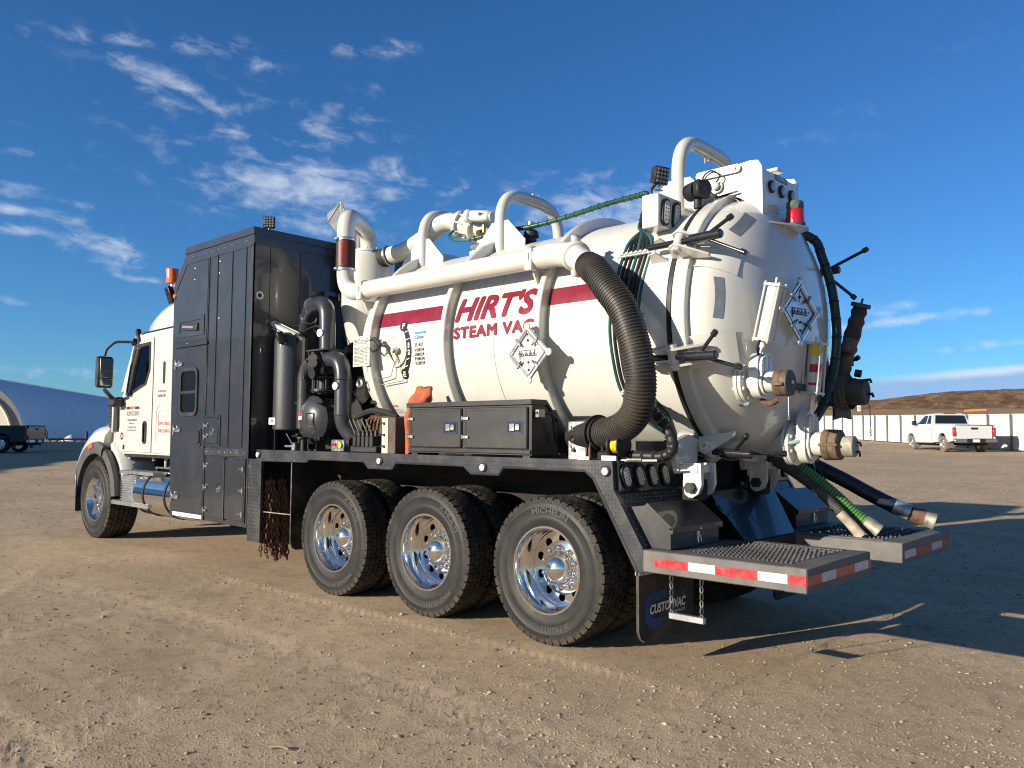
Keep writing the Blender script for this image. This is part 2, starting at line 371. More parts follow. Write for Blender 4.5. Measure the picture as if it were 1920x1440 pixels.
def streaks(m, col, amt):
    k = NB(m.node_tree); p = m.node_tree.nodes['Principled BSDF']; P_ = k.n('ShaderNodeNewGeometry').outputs['Position']
    mp = k.n('ShaderNodeMapping'); mp.inputs['Scale'].default_value = (9, 9, .55); k.link(P_, mp.inputs[0]); f = k.mr(k.noise(mp.outputs[0], 1.0, 6, .7, .2), .52, .80, 0, amt)
    f2 = k.mr(k.noise(P_, 1.1, 3, .5), .42, .62); lk = p.inputs['Base Color'].links[0]; src = lk.from_socket; c = k.mix(k.m('MULTIPLY', f, f2), src, col); k.link(c, p.inputs['Base Color'])
streaks(M_['cream'], (.30, .25, .17), .38); streaks(M_['creamrough'], (.32, .27, .19), .34)
def glass_mat(name, tint, refl):
    m = bpy.data.materials.new(name); m.use_nodes = True; k = NB(m.node_tree); k.nt.nodes.clear()
    tr = k.n('ShaderNodeBsdfTransparent'); tr.inputs[0].default_value = tint+(1,); gl = k.n('ShaderNodeBsdfGlossy'); gl.inputs['Roughness'].default_value = .02
    fr = k.n('ShaderNodeFresnel'); fr.inputs[0].default_value = 1.5; mx = k.n('ShaderNodeMixShader'); k.link(k.m('MINIMUM', k.m('ADD', fr.outputs[0], refl), 1.0), mx.inputs[0])
    k.link(tr.outputs[0], mx.inputs[1]); k.link(gl.outputs[0], mx.inputs[2]); o = k.n('ShaderNodeOutputMaterial'); k.link(mx.outputs[0], o.inputs[0]); return m
M_['pane'] = glass_mat('window_glass', (.26, .40, .38), .03)
M_['panedark'] = glass_mat('privacy_glass', (.12, .14, .15), .03)
# ------------------------------------------------------------------ terrain
def lerp(a, b_, t): return a+(b_-a)*t
def _h(ix, iy, s): 
    n = (ix.astype(np.int64)*374761393 + iy.astype(np.int64)*668265263 + s*1442695041) & 0xffffffff
    n = ((n ^ (n >> 13))*1274126177) & 0xffffffff
    return ((n ^ (n >> 16)) & 0xffff)/65535.0
def vnoise(x, y, s=0):
    ix, iy = np.floor(x), np.floor(y); fx, fy = x-ix, y-iy; fx = fx*fx*(3-2*fx); fy = fy*fy*(3-2*fy)
    a, c, d, e = _h(ix, iy, s), _h(ix+1, iy, s), _h(ix, iy+1, s), _h(ix+1, iy+1, s)
    return (a+(c-a)*fx)*(1-fy)+(d+(e-d)*fx)*fy - .5
def fbm(x, y, o=4, s=0):
    r = 0; a = 1
    for i in range(o): r = r+a*vnoise(x*2**i, y*2**i, s+i*17); a *= .5
    return r
# wheel tracks left in the yard: (centre x, centre y, radius, half gauge)
TRACKS = [(-9.0, -3.2, 13.6, .17), (-9.0, -3.2, 15.5, .17), (14.5, 16.5, 15.2, .2), (14.5, 16.5, 13.2, .2), (3.0, 30.0, 25.6, .16), (3.0, 30.0, 27.4, .16)]
def gbase(x, y):
    x = np.asarray(x, float); y = np.asarray(y, float); dx, dy = x-CAM.x, y-CAM.y; d = np.hypot(dx, dy); az = np.arctan2(-dy, dx)
    k = np.maximum(0, .0108+.0148*np.cos(az-R(97.0))); q = np.log1p(np.exp(np.minimum(40, (d-14.0)/2.0)))*2.0
    lim = 50.0+12*np.cos(az-R(85.0)); q = np.where(q > lim, lim+(q-lim)*.12, q); q = np.minimum(q, 110)
    return k*q*np.clip((d-9)/6, 0, 1)
def ground_z(x, y):
    x = np.asarray(x, float); y = np.asarray(y, float); z = gbase(x, y); d = np.hypot(x-CAM.x, y-CAM.y)
    nr = np.clip((60-d)/50, 0, 1)
    z = z + fbm(x*.35, y*.35, 3, 3)*.018*nr + fbm(x*2.2, y*2.2, 4, 9)*.0055*nr
    for (cx, cy, r, w) in TRACKS:
        q = np.hypot(x-cx, y-cy)-r; an = np.arctan2(y-cy, x-cx)*r
        inn = np.exp(-(q/w)**6); edge = np.exp(-((np.abs(q)-w*1.25)/.06)**2)
        br = np.clip(.55+1.6*fbm(an*.25, q*.2+r, 2, 31), 0, 1)
        z = z + br*nr*(-.005*inn + .0016*edge + .002*inn*np.sign(np.sin(an*2*PI/.11+np.sign(q)*1.2)))
    g = fbm(x*9, y*9, 3, 21); z = z + np.clip(g-.12, 0, 1)*.011*nr
    flat = np.clip((np.minimum(np.abs(x-5)/6.5, 9)-1)*4, 0, 1)   # settle level under the truck's wheels
    under = (np.abs(y) < 1.5) & (x > .5) & (x < 11)
    return np.where(under, z*.25+.006, z)
def gz(x, y): return float(ground_z(np.array([x]), np.array([y]))[0])
def pol(d, az): return (CAM.x+d*math.cos(R(az)), CAM.y-d*math.sin(R(az)))
rad = [0.0]; r_ = .5
while r_ < 3800:
    rad.append(r_); r_ *= 1.0105 if r_ < 45 else (1.03 if r_ < 150 else 1.12)
ang = np.concatenate([np.linspace(47.08-40, 47.08+40, 620, endpoint=False), np.linspace(47.08+40, 47.08+320, 110, endpoint=False)])
Rg, Ag = np.meshgrid(np.array(rad[1:]), np.radians(ang), indexing='ij')
gxv = CAM.x+Rg*np.cos(Ag); gyv = CAM.y-Rg*np.sin(Ag); gzv = ground_z(gxv, gyv)
nr_, na_ = Rg.shape
vs = np.concatenate([np.stack([gxv, gyv, gzv], -1).reshape(-1, 3), [[CAM.x, CAM.y, 0.0]]])
ii = np.arange(nr_-1)[:, None]*na_; jj = np.arange(na_)[None, :]; jn = (jj+1) % na_
fq = np.stack([ii+jj, ii+na_+jj, ii+na_+jn, ii+jn], -1).reshape(-1, 4)
def big_mesh(name, vs, faces, m, smooth=True):
    k = faces.shape[1]; me = bpy.data.meshes.new(name); me.vertices.add(len(vs)); me.vertices.foreach_set('co', np.asarray(vs, np.float32).ravel())
    me.loops.add(faces.size); me.loops.foreach_set('vertex_index', faces.astype(np.int32).ravel())
    me.polygons.add(len(faces)); me.polygons.foreach_set('loop_start', np.arange(0, faces.size, k, dtype=np.int32))
    me.update(calc_edges=True); me.validate()
    if smooth: me.shade_smooth()
    me.materials.append(m); return me
def ground_mat(stone=False):
    m = bpy.data.materials.new('gravel_stones' if stone else 'packed_gravel'); m.use_nodes = True; k = NB(m.node_tree); p = m.node_tree.nodes['Principled BSDF']
    P = k.n('ShaderNodeNewGeometry').outputs['Position']
    f1 = k.noise(P, .35, 5, .6, .5); f2 = k.noise(P, 3.0, 6, .65); f3 = k.noise(P, 38.0, 4, .7); f4 = k.noise(P, 140.0, 3, .7)
    mp = k.n('ShaderNodeMapping'); mp.inputs['Rotation'].default_value = (0, 0, R(36)); mp.inputs['Scale'].default_value = (.12, 1.5, 1); k.link(P, mp.inputs[0])
    fs = k.noise(mp.outputs[0], 1.0, 6, .6, .8)
    if stone:
        oi = k.n('ShaderNodeNewGeometry').outputs['Random Per Island']
        c = k.mix(k.mr(oi, 0, 1, 0, 1, False), (.26, .20, .14), (.42, .335, .24)); c = k.mix(k.mr(oi, .965, .99), c, (.58, .51, .40)); c = k.mix(k.mr(oi, .22, .10), c, (.115, .095, .08))
    else:
        c = k.mix(k.mr(f1, .32, .68), (.425, .318, .20), (.53, .402, .262))
        c = k.mix(k.mr(fs, .42, .72, 0, .65), c, (.56, .43, .285)); c = k.mix(k.mr(f2, .52, .78, 0, .6), c, (.315, .235, .153))
        c = k.mix(k.mr(f3, .50, .80, 0, .55), c, (.25, .19, .135)); c = k.mix(k.mr(f4, .56, .8, 0, .5), c, (.52, .41, .285))
        f5 = k.noise(P, 10.0, 6, .78)
        px, py, _ = k.sep(P)
        for (tx, ty, tr_, tw_) in TRACKS:   # compacted paler lanes where wheels have run
            q = k.m('SUBTRACT', k.m('SQRT', k.m('ADD', k.m('POWER', k.m('SUBTRACT', px, tx), 2.0), k.m('POWER', k.m('SUBTRACT', py, ty), 2.0))), tr_)
            lane = k.m('MULTIPLY', k.mr(k.m('ABSOLUTE', q), tw_*2.0, tw_*.9), k.mr(f2, .35, .6, .15, .60)); c = k.mix(lane, c, (.52, .40, .27))
        c = k.mix(k.mr(f5, .47, .68, 0, .68), c, (.265, .195, .13)); f6 = k.noise(P, 1.6, 5, .7); c = k.mix(k.mr(f6, .50, .72, 0, .55), c, (.27, .20, .138))
        vd = k.n('ShaderNodeTexVoronoi'); vd.inputs['Scale'].default_value = 46; k.link(P, vd.inputs['Vector'])
        c = k.mix(k.mr(vd.outputs['Distance'], .22, .10, 0, .35), c, vd.outputs['Color'], 'SOFT_LIGHT')
        st = k.mr(k.noise(P, .75, 3, .5), .66, .74, 0, .35); c = k.mix(st, c, (.20, .158, .125))
        b1 = k.n('ShaderNodeBump'); b1.inputs['Strength'].default_value = .75; b1.inputs['Distance'].default_value = .008; k.link(f3, b1.inputs['Height'])
        b2 = k.n('ShaderNodeBump'); b2.inputs['Strength'].default_value = .7; b2.inputs['Distance'].default_value = .006; k.link(f4, b2.inputs['Height']); k.link(b1.outputs[0], b2.inputs['Normal'])
        b3 = k.n('ShaderNodeBump'); b3.inputs['Strength'].default_value = .6; b3.inputs['Distance'].default_value = .02; k.link(k.mr(vd.outputs['Distance'], .32, .0), b3.inputs['Height']); k.link(b2.outputs[0], b3.inputs['Normal'])
        k.link(b3.outputs[0], p.inputs['Normal'])
    k.link(c, p.inputs['Base Color']); p.inputs['Roughness'].default_value = .95; p.inputs['Specular IOR Level'].default_value = .15
    return m
GM = ground_mat()
gtri = np.stack([np.full(na_, len(vs)-1), np.arange(na_), (np.arange(na_)+1) % na_], -1)
gme = big_mesh('ground', vs, fq, GM)
ground = link('ground', gme); tag(ground, kind='structure')
# loose stones lying on the yard: nobody could count them
N = 80000
az = R(47.08)+rng.uniform(-R(37), R(37), N); d = 2.3*np.exp(rng.uniform(0, 1, N)**1.15*math.log(13.0)); sx = CAM.x+d*np.cos(az); sy = CAM.y-d*np.sin(az)
keep = (fbm(sx*.5, sy*.5, 3, 41)+rng.uniform(-.5, .5, N)*.9 > -.12) & ~((np.abs(sy) < 1.35) & (sx > 1.0) & (sx < 10.8)); sx, sy, d = sx[keep], sy[keep], d[keep]; N = len(sx)
sz = np.exp(rng.normal(math.log(.0040), .45, N))*(.72+.055*d); bigm = rng.uniform(0, 1, N) > .998; sz[bigm] *= 2.0; sz = np.minimum(sz, .03)
octv = np.array([[1, 0, 0], [-1, 0, 0], [0, 1, 0], [0, -1, 0], [0, 0, .75], [0, 0, -.75]], float)
octf = np.array([[0, 2, 4], [2, 1, 4], [1, 3, 4], [3, 0, 4], [2, 0, 5], [1, 2, 5], [3, 1, 5], [0, 3, 5]])
rz = rng.uniform(0, 2*PI, N); c_, s_ = np.cos(rz), np.sin(rz); V = octv[None]*(1+rng.uniform(-.35, .35, (N, 6, 3)))*np.stack([rng.uniform(.8, 1.5, N), np.ones(N), rng.uniform(.6, 1, N)], -1)[:, None]*sz[:, None, None]
V = np.stack([V[..., 0]*c_[:, None]-V[..., 1]*s_[:, None], V[..., 0]*s_[:, None]+V[..., 1]*c_[:, None], V[..., 2]], -1)
V += np.stack([sx, sy, ground_z(sx, sy)+sz*.14], -1)[:, None]
gravel = link('gravel', big_mesh('gravel', V.reshape(-1, 3), (octf[None]+np.arange(N)[:, None, None]*6).reshape(-1, 3), ground_mat(True), False)); tag(gravel, kind='stuff')
# grassy bank behind the fence
hd = np.concatenate([np.linspace(74, 116, 40), np.linspace(117, 156, 110), np.linspace(158, 420, 24)]); ha = np.radians(np.linspace(55, 112, 760)); HD, HA = np.meshgrid(hd, ha, indexing='ij')
hx = CAM.x+HD*np.cos(HA); hy = CAM.y-HD*np.sin(HA); had = np.degrees(HA)
etop = np.interp(had, [55, 62, 66, 68, 70, 73.5, 77, 80, 90, 112], [.6, 1.2, 1.7, 1.95, 2.25, 2.65, 2.86, 2.84, 2.7, 2.2])
ztop = 1.44+150*np.tan(np.radians(etop)); zb0 = gbase(hx*0+CAM.x+76*np.cos(HA), CAM.y-76*np.sin(HA))-.4; zmid = np.minimum(1.44+112*np.tan(np.radians(1.78)), ztop-.6)
t1 = np.clip((HD-74)/38, 0, 1); t2 = np.clip((HD-112)/38, 0, 1); t2 = t2*t2*(3-2*t2)
hzv = zb0+(zmid-zb0)*t1+(ztop-zmid)*t2
slope = np.clip((HD-110)/6, 0, 1)*np.clip((156-HD)/6, 0, 1)
hzv = hzv + slope*(fbm(hx*.35, hy*.35, 3, 5)*.40+np.abs(fbm(hx*1.7, hy*1.7, 2, 6))*.15) + (1-slope)*fbm(hx*.3, hy*.3, 2, 8)*.12
nh, ma = HD.shape; ii = np.arange(nh-1)[:, None]*ma; jj = np.arange(ma-1)[None, :]
hf = np.stack([ii+jj, ii+ma+jj, ii+ma+jj+1, ii+jj+1], -1).reshape(-1, 4)
hm = bpy.data.materials.new('dry_grass_bank'); hm.use_nodes = True; k = NB(hm.node_tree); p = hm.node_tree.nodes['Principled BSDF']; P = k.n('ShaderNodeNewGeometry').outputs['Position']
pz = k.sep(P)[2]; dt = k.n('ShaderNodeVectorMath', operation='DOT_PRODUCT'); k.link(P, dt.inputs[0]); dt.inputs[1].default_value = (-.98, -.20, 0); FV = k.xyz(dt.outputs['Value'], k.m('MULTIPLY', pz, 1.5), 0.0)
n1 = k.noise(FV, .55, 7, .72, .5); n2 = k.noise(FV, .12, 4, .6); n3 = k.noise(FV, 1.5, 5, .75)
c = k.mix(k.mr(n1, .42, .62), (.135, .085, .052), (.235, .155, .092)); c = k.mix(k.mr(n3, .5, .75, 0, .45), c, (.085, .052, .033)); c = k.mix(k.mr(n2, .45, .7, 0, .5), c, (.25, .17, .10))
ds = k.n('ShaderNodeVectorMath', operation='DISTANCE'); k.link(P, ds.inputs[0]); ds.inputs[1].default_value = CAM
c = k.mix(k.mr(ds.outputs['Value'], 119, 112), c, k.mix(n3, (.25, .175, .105), (.33, .24, .15)))
c = k.mix(k.mr(ds.outputs['Value'], 145, 152, 0, .7), c, (.27, .185, .11))
k.link(c, p.inputs['Base Color']); p.inputs['Roughness'].default_value = 1.0; p.inputs['Specular IOR Level'].default_value = 0
hill = link('hill', big_mesh('hill', np.stack([hx, hy, hzv], -1).reshape(-1, 3), hf, hm)); tag(hill, kind='structure')
# ------------------------------------------------------------------ white yard fence
FH = Vector((math.cos(R(47.08)), -math.sin(R(47.08)), 0)); RH = Vector((-math.sin(R(47.08)), -math.cos(R(47.08)), 0))
def dl(dep, lat): q = Vector((CAM.x, CAM.y, 0))+FH*dep+RH*lat; return q
fa, fb = dl(30, 24.15), dl(88, 27.1); fdir = (fb-fa).normalized(); fn = Vector((-fdir.y, fdir.x, 0)); PW = 2.17; npan = int((fb-fa).length/PW)
fence = empty('yard_fence', (fa.x, fa.y, gz(fa.x, fa.y))); tag(fence, 'long white corrugated panel fence with grey posts at the far side of the yard', 'fence')
fwhite = mat('weathered_white_fence', (.50, .495, .475), .6, noise=(1.1, .06), dirt=((.40, .38, .34), .30, 2.2, .8))
fpost = mat('grey_fence_post', (.20, .20, .20), .5, metal=.5, noise=(6, .1))
pg = G(); nr2 = 28
prof = [(PW*.985*i/(nr2*2), (.012 if i % 2 else -.012)) for i in range(nr2*2+1)]
for zz in (.06, 1.78): pg.v += [(q[0]-PW*.985/2, q[1], zz) for q in prof]
L_ = len(prof); pg.v += [(v[0], v[1]-.03, v[2]) for v in pg.v]
for i in range(L_-1): pg.f += [(i, i+1, L_+i+1, L_+i), (2*L_+i+1, 2*L_+i, 3*L_+i, 3*L_+i+1), (L_+i, L_+i+1, 3*L_+i+1, 3*L_+i), (i+1, i, 2*L_+i, 2*L_+i+1)]
pg.m = [0]*len(pg.f); pme = mesh_from('panel', pg, fwhite, 20)
gp = G(); gp.box(-.035, .035, -.05, .05, -.3, 1.84); postme = mesh_from('post', gp, fpost); gr = G(); gr.box(-PW/2, PW/2, -.03, .03, 1.78, 1.84); railme = mesh_from('rail', gr, fwhite)
fr = math.atan2(fdir.y, fdir.x)
for i in range(npan):
    q = fa+fdir*PW*(i+.5); e0 = fa+fdir*PW*i; z = gz(q.x, q.y); z2 = gz(e0.x, e0.y)
    for nm, me, pt, zz in (('panel', pme, q, z), ('rail', railme, q+fn*.0, z), ('post', postme, e0+fn*.055, z2)):
        o = link(nm, me, fence, (pt.x, pt.y, zz)); o.rotation_euler = (0, -math.atan2(gz((fa+fdir*PW*(i+1)).x, (fa+fdir*PW*(i+1)).y)-z2, PW) if nm != 'post' else 0, fr)
# number sign on a post beyond the fence
sx_, sy_ = dl(70, 29.38)[:2]; zb = gz(sx_, sy_)
sg = empty('number_sign', (sx_, sy_, zb)); tag(sg, 'small white sign with a black 5 on a post beyond the fence', 'sign')
rv = RH; tw = -FH
g = G(); g.bar((sx_+.3*rv.x, sy_+.3*rv.y, zb), (sx_+.3*rv.x, sy_+.3*rv.y, zb+2.75), .07); obj('post', g, M_['rust'], sg)
g = G(); g.obox((sx_+tw.x*.05, sy_+tw.y*.05, zb+2.45), (rv, tw, (0, 0, 1)), (.14, .012, .25)); obj('sign_face', g, M_['wht_print'], sg)
g = text_geo('5', .10, .19); plane_map(g, Vector((sx_, sy_, zb+2.36))+tw*.07-rv*.05, rv, (0, 0, 1)); obj('numeral', g, M_['blk_print'], sg)
# orange beam showing above the fence
q0 = dl(62, 34.0); q1 = dl(60, 34.5); zo = gz(q0.x, q0.y)
ob = empty('orange_beam', (q0.x, q0.y, zo)); tag(ob, 'orange steel beam showing just above the white fence right of the white pickup', 'beam')
g = G(); g.bar((q0.x, q0.y, zo+2.12), (q1.x, q1.y, zo+2.14), .1, .12); obj('beam', g, mat('orange_paint', (.62, .16, .06), .5), ob)
g = G(); [g.bar((q.x, q.y, zo-.2), (q.x, q.y, zo+2.06), .1) for q in (q0, q1)]; obj('legs', g, M_['rust'], ob)
# ------------------------------------------------------------------ arched storage tent at the left
ta = R(34.4); tu = Vector((math.cos(ta), -math.sin(ta), 0)); tl = Vector((math.cos(ta-PI/2), -math.sin(ta-PI/2), 0)); B0 = Vector((*pol(80, 16.55), .0)); zt = .62; HW, HT, TL = 8.0, 6.15, 53.0
tent = empty('storage_tent', (B0.x+tl.x*HW, B0.y+tl.y*HW, zt)); tag(tent, 'long white arched fabric storage tent behind the dark pickup', 'tent')
tfab = mat('white_tent_fabric', (.72, .73, .74), .55, noise=(.25, .04)); tend = mat('tent_end_wall', (.78, .77, .72), .6, noise=(.3, .05)); tfr = mat('tent_end_band', (.26, .25, .24), .7); tcr = mat('tent_cream_trim', (.74, .62, .40), .6)
def arch(th, sc=1.0): return HW-HW*sc*math.cos(th)*(1.0), HT*sc*(abs(math.sin(th))**.82)
def tp(a, h, l): return B0+tl*a+tu*l+Vector((0, 0, zt-.05+h))
nfr = 12
for i in range(nfr):
    g = G(); na, nl = 30, 6; vs_ = []
    for jx in range(nl+1):
        bul = 1.0-.022*(1-(2*jx/nl-1)**2)*1.0
        for kx in range(na+1):
            a, h = arch(PI*kx/na, bul); vs_.append(tp(a, h, TL*(i+jx/nl)/nfr))
    g.add(vs_, [(jx*(na+1)+kx, jx*(na+1)+kx+1, (jx+1)*(na+1)+kx+1, (jx+1)*(na+1)+kx) for jx in range(nl) for kx in range(na)])
    obj('cover_panel', g, tfab, tent, 60)
for l_, dirn in ((0.0, -1), (TL, 1)):
    g = G(); pts = [arch(PI*kx/30, .93) for kx in range(31)]; g.add([tp(a, h, l_-dirn*.5) for a, h in pts], [tuple(range(31))]); obj('end_wall', g, tend, tent)
    g = G(); o_ = [arch(PI*kx/30, 1.005) for kx in range(31)]; i_ = [arch(PI*kx/30, .90) for kx in range(31)]
    g.add([tp(a, h, l_+dirn*.05) for a, h in o_]+[tp(a, h, l_+dirn*.05) for a, h in i_], [(j, j+1, 32+j, 31+j) for j in range(30)]); obj('end_band', g, tfr, tent)
    g = G(); g.tube([tp(*arch(PI*kx/30, .895), l_+dirn*.12) for kx in range(31)], .14, 6); obj('edge_trim', g, tcr, tent)
# a second tent of the same row, added out of view on the left, shades the yard in front of the first
t2 = tent.copy(); COL.objects.link(t2); t2.location = (39-18*.79, 16.6+18*.62, .3); t2.rotation_euler = (0, 0, -R(3.6)); t2['label'] = 'second long white arched tent of the row added out of view on the left to shade the yard'
for ch in list(tent.children): q = ch.copy(); COL.objects.link(q); q.parent = t2
for q in (tent, t2): q['group'] = 'row of arched storage tents'
g = G(); c0 = dl(66.5, -35.4); g.lathe([(.9, 0), (.6, .32), (.22, .62), (.01, .72)], (c0.x, c0.y, .55), (0, 0, 1), 14); tag(obj('salt_pile', g, mat('white_pile', (.62, .62, .62), .9, noise=(2, .1))), 'small pale heap at the foot of the tent beside the dark pickup', 'heap')
# red steel bar frame lying in front of the tent
redm = mat('faded_red_paint', (.34, .035, .04), .55, noise=(4, .15))
b0, b1 = Vector((*pol(70, 17.75), 0)), Vector((*pol(70, 20.6), 0)); zr = gz(b0.x, b0.y)-.02; rb = empty('red_barrier', (b0.x, b0.y, zr)); tag(rb, 'low red steel barrier with two upright posts in front of the tent', 'barrier')
g = G(); g.bar(b0+Vector((0, 0, zr+.22)), b1+Vector((0, 0, zr+.22)), .12); obj('rail', g, redm, rb)
bd = (b1-b0)
for t in (.0, .27, .60, .76):
    q = b0+bd*t; g = G(); w = bd.normalized()
    g.bar(q+w*-.35+Vector((0, 0, zr)), q+w*.02+Vector((0, 0, zr+.3)), .08); g.bar(q+w*.35+Vector((0, 0, zr)), q-w*.02+Vector((0, 0, zr+.3)), .08); obj('foot', g, redm, rb)
    if t in (.0, .76):
        g = G(); g.bar(q+Vector((0, 0, zr+.05)), q+Vector((0, 0, zr+.82)), .13); obj('post', g, redm if t == 0 else mat('blue_post', (.03, .05, .13), .5), rb)
# ------------------------------------------------------------------ pickups
def arc(cx, cz, r, a0, a1, n=10): return [(cx+r*math.cos(R(a0+(a1-a0)*i/n)), cz+r*math.sin(R(a0+(a1-a0)*i/n))) for i in range(n+1)]
def pickup(name, label, paint, loc, heading, trim, rimm, muddy):
    r = empty(name, (0, 0, 0)); tag(r, label, 'pickup truck', 'parked pickups')
    XR, XF, RW, w = 1.22, 4.90, .40, .98
    # bed sides, one piece each with the wheel arch cut out
    bedp = [(.06, .55), (.06, 1.32), (2.28, 1.32), (2.28, .50)] + arc(XR, .42, .53, 8, 172, 12)
    for sg in (-1, 1):
        g = G(); g.prism(bedp, 'y', sg*w, sg*(w-.13)); obj('bed_side', g, paint, r, 30)
    g = G(); g.box(.10, 2.28, -.85, .85, .70, .76); g.box(2.20, 2.28, -.85, .85, .76, 1.30); obj('bed_floor', g, M_['black'], r)
    g = G(); g.box(.0, .09, -.82, .82, .66, 1.30, .02); tgte = obj('tailgate', g, paint, r); g = G(); g.box(-.012, .02, -.16, .16, 1.10, 1.20, .01); obj('handle', g, M_['black'], tgte); g = G(); g.box(-.02, .12, -.84, .84, 1.302, 1.335, .01); obj('spoiler', g, M_['black'], tgte)
    # cab lower body and hood
    bp = [(2.33, .46), (2.33, 1.36), (4.30, 1.34), (4.55, 1.27), (5.75, 1.12), (5.92, 1.0), (5.95, .55)] + [(5.6, .46)] + arc(XF, .42, .53, 5, 175, 12) + [(4.2, .40), (2.5, .40)]
    g = G(); g.prism(bp, 'y', -w, w); body = obj('body', g, paint, r, 30)
    g = G(); lo = [(2.36, .93), (4.42, .93)]; hi = [(2.62, .76), (3.62, .76)]
    vs_ = [(x, s*y, 1.345) for x, y in lo for s in (-1, 1)]+[(x, s*y, 1.90) for x, y in hi for s in (-1, 1)]+[(x+(.06 if i == 0 else -.1), s*.62, 1.945) for i, (x, y) in enumerate(hi) for s in (-1, 1)]
    g.add(vs_, [(0, 1, 5, 4), (2, 6, 7, 3), (0, 4, 6, 2), (1, 3, 7, 5), (4, 5, 9, 8), (6, 10, 11, 7), (4, 8, 10, 6), (5, 7, 11, 9), (8, 9, 11, 10)]); cab = obj('cab_roof', g, paint, r, 30)
    def q(x, t, sg, off=.008):  # point on the side of the greenhouse at height fraction t
        return (x, sg*(.93+(.76-.93)*t+off), 1.345+.555*t)
    for sg in (-1, 1):
        for a in (((2.60, .12), (3.05, .12), (3.05, .88), (2.78, .88)), ((3.17, .12), (4.16, .12), (3.55, .88), (3.17, .88))):
            g = G(); pts = [q(x, t, sg) for x, t in a]; g.add(pts+[(p_[0], p_[1]-sg*.02, p_[2]) for p_ in pts], [(0, 1, 2, 3), (4, 5, 6, 7)]+[(i, (i+1) % 4, 4+(i+1) % 4, 4+i) for i in range(4)]); obj('side_window', g, M_['glass'], r)
        g = G(); g.box(4.0, 4.16, sg*1.02, sg*1.25, 1.36, 1.58, .05); obj('mirror', g, trim, r)
        g = G(); g.box(-.015, .10, sg*.835, sg*.995, .78, 1.20, .03); obj('tail_light', g, M_['redlens'], r)
        for x0 in (2.42, 3.26):
            g = G(); g.box(x0+.04, x0+.20, sg*(w+.002), sg*(w+.03), 1.12, 1.16, .01); obj('door_handle', g, paint, r)
        g = G(); [g.box(x0-.006, x0+.006, sg*(w-.02), sg*(w+.003), .52, 1.34) for x0 in (2.40, 3.14, 4.28)]; obj('door_gap', g, M_['black'], r)
        g = G(); g.box(2.35, 4.2, sg*.80, sg*1.06, .40, .46, .02); obj('running_board', g, trim, r)
        g = G(); g.box(.62, .65, sg*.70, sg*1.0, .22, .62); g.box(4.33, 4.36, sg*.72, sg*1.0, .22, .55); obj('mud_flap', g, muddy, r)
    g = G(); g.add([(2.35+.21*t, y*(.80-.12*t), 1.345+.555*t) for t in (.14, .9) for y in (-1, 1)]+[(2.38+.21*t, y*(.80-.12*t), 1.345+.555*t) for t in (.14, .9) for y in (-1, 1)], [(0, 1, 3, 2), (4, 6, 7, 5), (0, 4, 5, 1), (2, 3, 7, 6), (0, 2, 6, 4), (1, 5, 7, 3)]); obj('rear_window', g, M_['glass'], r)
    g = G(); g.box(2.60, 2.66, -.28, .28, 1.925, 1.975, .01); obj('brake_light', g, M_['redlens'], r)
    g = G(); g.box(-.14, .06, -.99, .99, .46, .66, .05); bmp = obj('bumper', g, M_['galv'] if trim is M_['black'] else M_['steel'], r); g = G(); g.box(-.155, -.13, -.42, .42, .48, .655, .01); obj('step_pad', g, M_['black'], bmp); g = G(); g.box(-.166, -.15, -.16, .16, .50, .63); obj('number_plate', g, M_['wht_print'], bmp)
    g = G(); g.box(.3, 5.6, -.45, .45, .36, .55); g.cyl((XR, -.8, .41), (XR, .8, .41), .09, n=10); g.cyl((XF, -.8, .41), (XF, .8, .41), .09, n=10); g.cyl((.05, -.55, .42), (1.6, -.5, .45), .05, n=8); obj('chassis', g, M_['grime'], r)
    first = None
    for x in (XR, XF):
        for sg in (-1, 1):
            if first is None:
                g = G(); g.lathe([(.24, -.12), (.34, -.13), (.39, -.11), (.40, -.06), (.40, .06), (.39, .11), (.34, .13), (.24, .12)], (0, 0, 0), (0, 1, 0), 30, cap=False); t0 = mesh_from('tyre', g, muddy)
                g = G(); g.lathe([(.25, -.1), (.25, .105), (.235, .09), (.22, .03), (.08, .05), (.07, .09), (.001, .09)], (0, 0, 0), (0, 1, 0), 30)
                for j in range(8): an = 2*PI*j/8; g.obox((.15*math.cos(an), .055, .15*math.sin(an)), ((math.cos(an), 0, math.sin(an)), (0, 1, 0), (-math.sin(an), 0, math.cos(an))), (.085, .022, .032), .01)
                r0 = mesh_from('rim', g, rimm); first = 1
            o = link('wheel', r0, r, (x, sg*.84, .40)); o.rotation_euler = (0, 0, 0 if sg > 0 else PI); t = link('tyre', t0, o, WP[o.name])
    r.location = loc; r.rotation_euler = (0, 0, heading); return r
mud = mat('muddy_tyre', (.16, .13, .10), .9, noise=(8, .3))
pwhite = mat('pickup_white_paint', (.58, .59, .60), .22, coat=.7); pdark = mat('pickup_black_paint', (.010, .011, .014), .16, coat=.8)
for args in ((('pickup_truck', 'white extended cab pickup parked beside the white fence', pwhite), 45.2, 76.3, .86, 51.0, M_['black'], M_['alu'], mud),
             (('pickup_truck', 'black pickup parked in front of the arched tent', pdark), 47.2, 17.25, .42, -47.0, M_['chrome'], M_['chrome'], M_['rubber'])):
    (nm, lb, pt), d_, a_, z_, hd_, tr_, rm_, mu_ = args; x_, y_ = pol(d_, a_); h_ = -R(hd_); 
    cx, cy = x_, y_
    pickup(nm, lb, pt, (cx, cy, gz(cx, cy)), h_, tr_, rm_, mu_)
